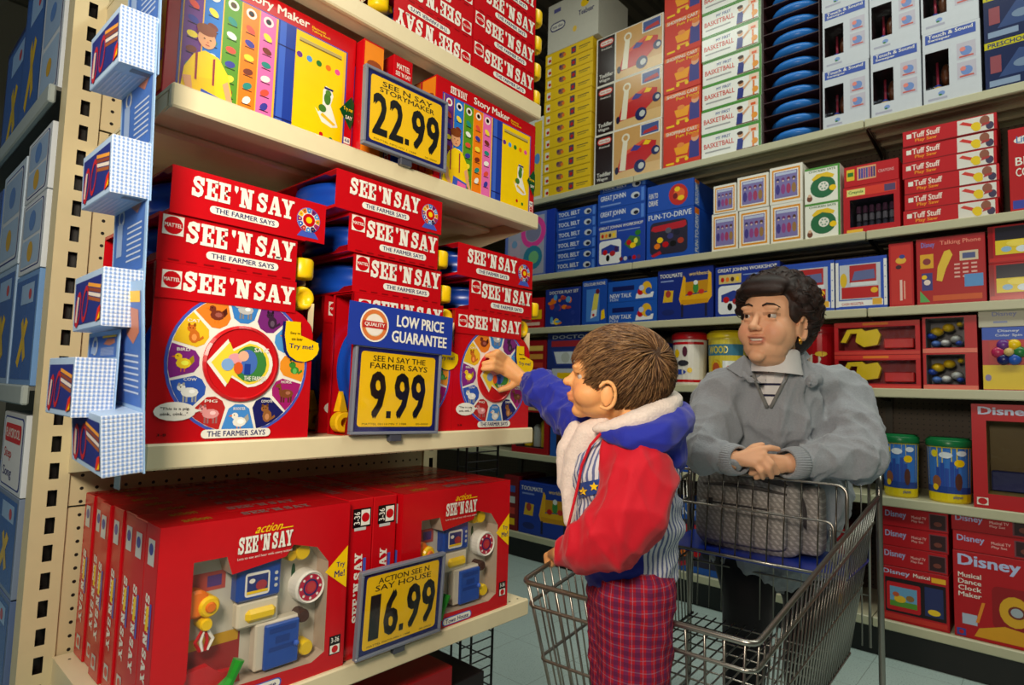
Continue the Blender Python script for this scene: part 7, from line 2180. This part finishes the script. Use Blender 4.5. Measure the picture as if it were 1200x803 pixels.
sn = finish(me, 'sleeve', 'nylon', child, JR, orgC); sn['label'] = 'puffy red sleeve'
b = MB(); chain(b, [shF, D(676, 490, 1.22), elF, D(636, 458, 1.315), at_y(624, 449, .925)], [.055, .052, .050, .044, .033]); me = remesh(b, .005, 8, 'sleeve'); wrinkle(me, .009, 52, 6); folds_at(me, elF, (wrF - elF), .09, .003, .05)
sn = finish(me, 'sleeve', 'nylon', child, JB, orgC); sn['label'] = 'puffy royal blue sleeve'
# hood hanging behind the neck, fleece lining, fleece-edged front
b = MB(); jell(b, D(772, 512, 1.12), (.048, .098, .044)); jell(b, D(784, 528, 1.13), (.034, .085, .052))
chain(b, [D(708, 507, 1.045), D(738, 515, 1.010), D(772, 512, 1.02), D(793, 494, 1.08), D(795, 488, 1.18)], [.012, .024, .032, .032, .032])
me = remesh(b, .005, 8, 'hood'); wrinkle(me, .0045, 50, 8); finish(me, 'hood', 'nylon', child, JB, orgC)
b = MB(); chain(b, [D(700, 503, 1.05), D(724, 499, 1.035), D(752, 492, 1.035), D(778, 480, 1.06), D(788, 470, 1.11), D(784, 470, 1.18)], [.010, .017, .022, .022, .021, .021]); chain(b, [D(740, 492, 1.08), D(770, 485, 1.12)], [.03, .035])
me = remesh(b, .005, 6, 'hood_lining'); wrinkle(me, .002, 60, 8); finish(me, 'hood_lining', 'fleece', child, FL, orgC)
b = MB(); chain(b, [D(712, 500, 1.09), D(690, 510, 1.10), D(676, 536, 1.105), D(668, 574, 1.10), D(667, 612, 1.09)], [.026, .028, .025, .018, .012]); chain(b, [D(676, 505, 1.15), D(664, 530, 1.14), D(661, 568, 1.12)], [.022, .022, .014])
me = remesh(b, .005, 6, 'front_lining'); wrinkle(me, .002, 60, 4); finish(me, 'front_lining', 'fleece', child, FL, orgC)
a = MB(); a.tube([D(704, 508, 1.04), D(692, 522, 1.055), D(682, 545, 1.055), D(676, 575, 1.05), D(670, 600, 1.04), D(663, 628, 1.03)], .0028, JR, 6); a.build('draw_cord', 'nylon', child, True, orgC)
a = MB(); surf_patch(a, bvj, [(676, 567), (704, 561), (705, 577), (678, 585)], S(36, 66, 140), .0035, 6, 1.03); bd = a.build('badge', 'nylon', child, True, orgC)
for (sx_, sy_) in ((683, 576), (696, 570.5)):
    a = MB(); pts = []
    for k in range(10):
        t = PI / 2 + k * PI / 5; r = 5.6 if k % 2 == 0 else 2.5; pts.append(on_surface(bvj, sx_ + r * math.cos(t), sy_ - r * math.sin(t), .0065, 1.02))
    c_ = sum(pts, Vector()) / 10
    for k in range(10): a.poly([c_, pts[k], pts[(k + 1) % 10]], YEL)
    st_ = a.build('star', 'nylon', bd, False); st_.data.transform(Matrix.Translation((-orgC[0], -orgC[1], -orgC[2])))
# plaid trousers and shoes
b = MB()
for s_ in (-1, 1):
    h_ = base_c - FWD * .045 * s_ - cf * .004; f_ = Vector((h_.x, h_.y, ZB + .06)); chain(b, [h_ + UP * .01, lerp(h_, f_, .45), f_], [.074, .068, .056])
jell(b, base_c + UP * .0, (.080, .090, .05))
me = remesh(b, .006, 6, 'trousers'); wrinkle(me, .005, 40, 12); finish(me, 'trousers', 'plaid_cotton', child, S(150, 30, 40), orgC)
for s_ in (-1, 1):
    h_ = base_c - FWD * .045 * s_; c_ = Vector((h_.x, h_.y, ZB + .036)); b = MB(); cap(b, c_, .034, c_ + cf * .075, .030); me = remesh(b, .005, 3, 'shoe'); v = get_v(me); v[:, 2] = np.maximum(v[:, 2], ZB + .008); me.vertices.foreach_set('co', v.ravel()); finish(me, 'shoe', 'nylon', child, S(225, 222, 215), orgC)
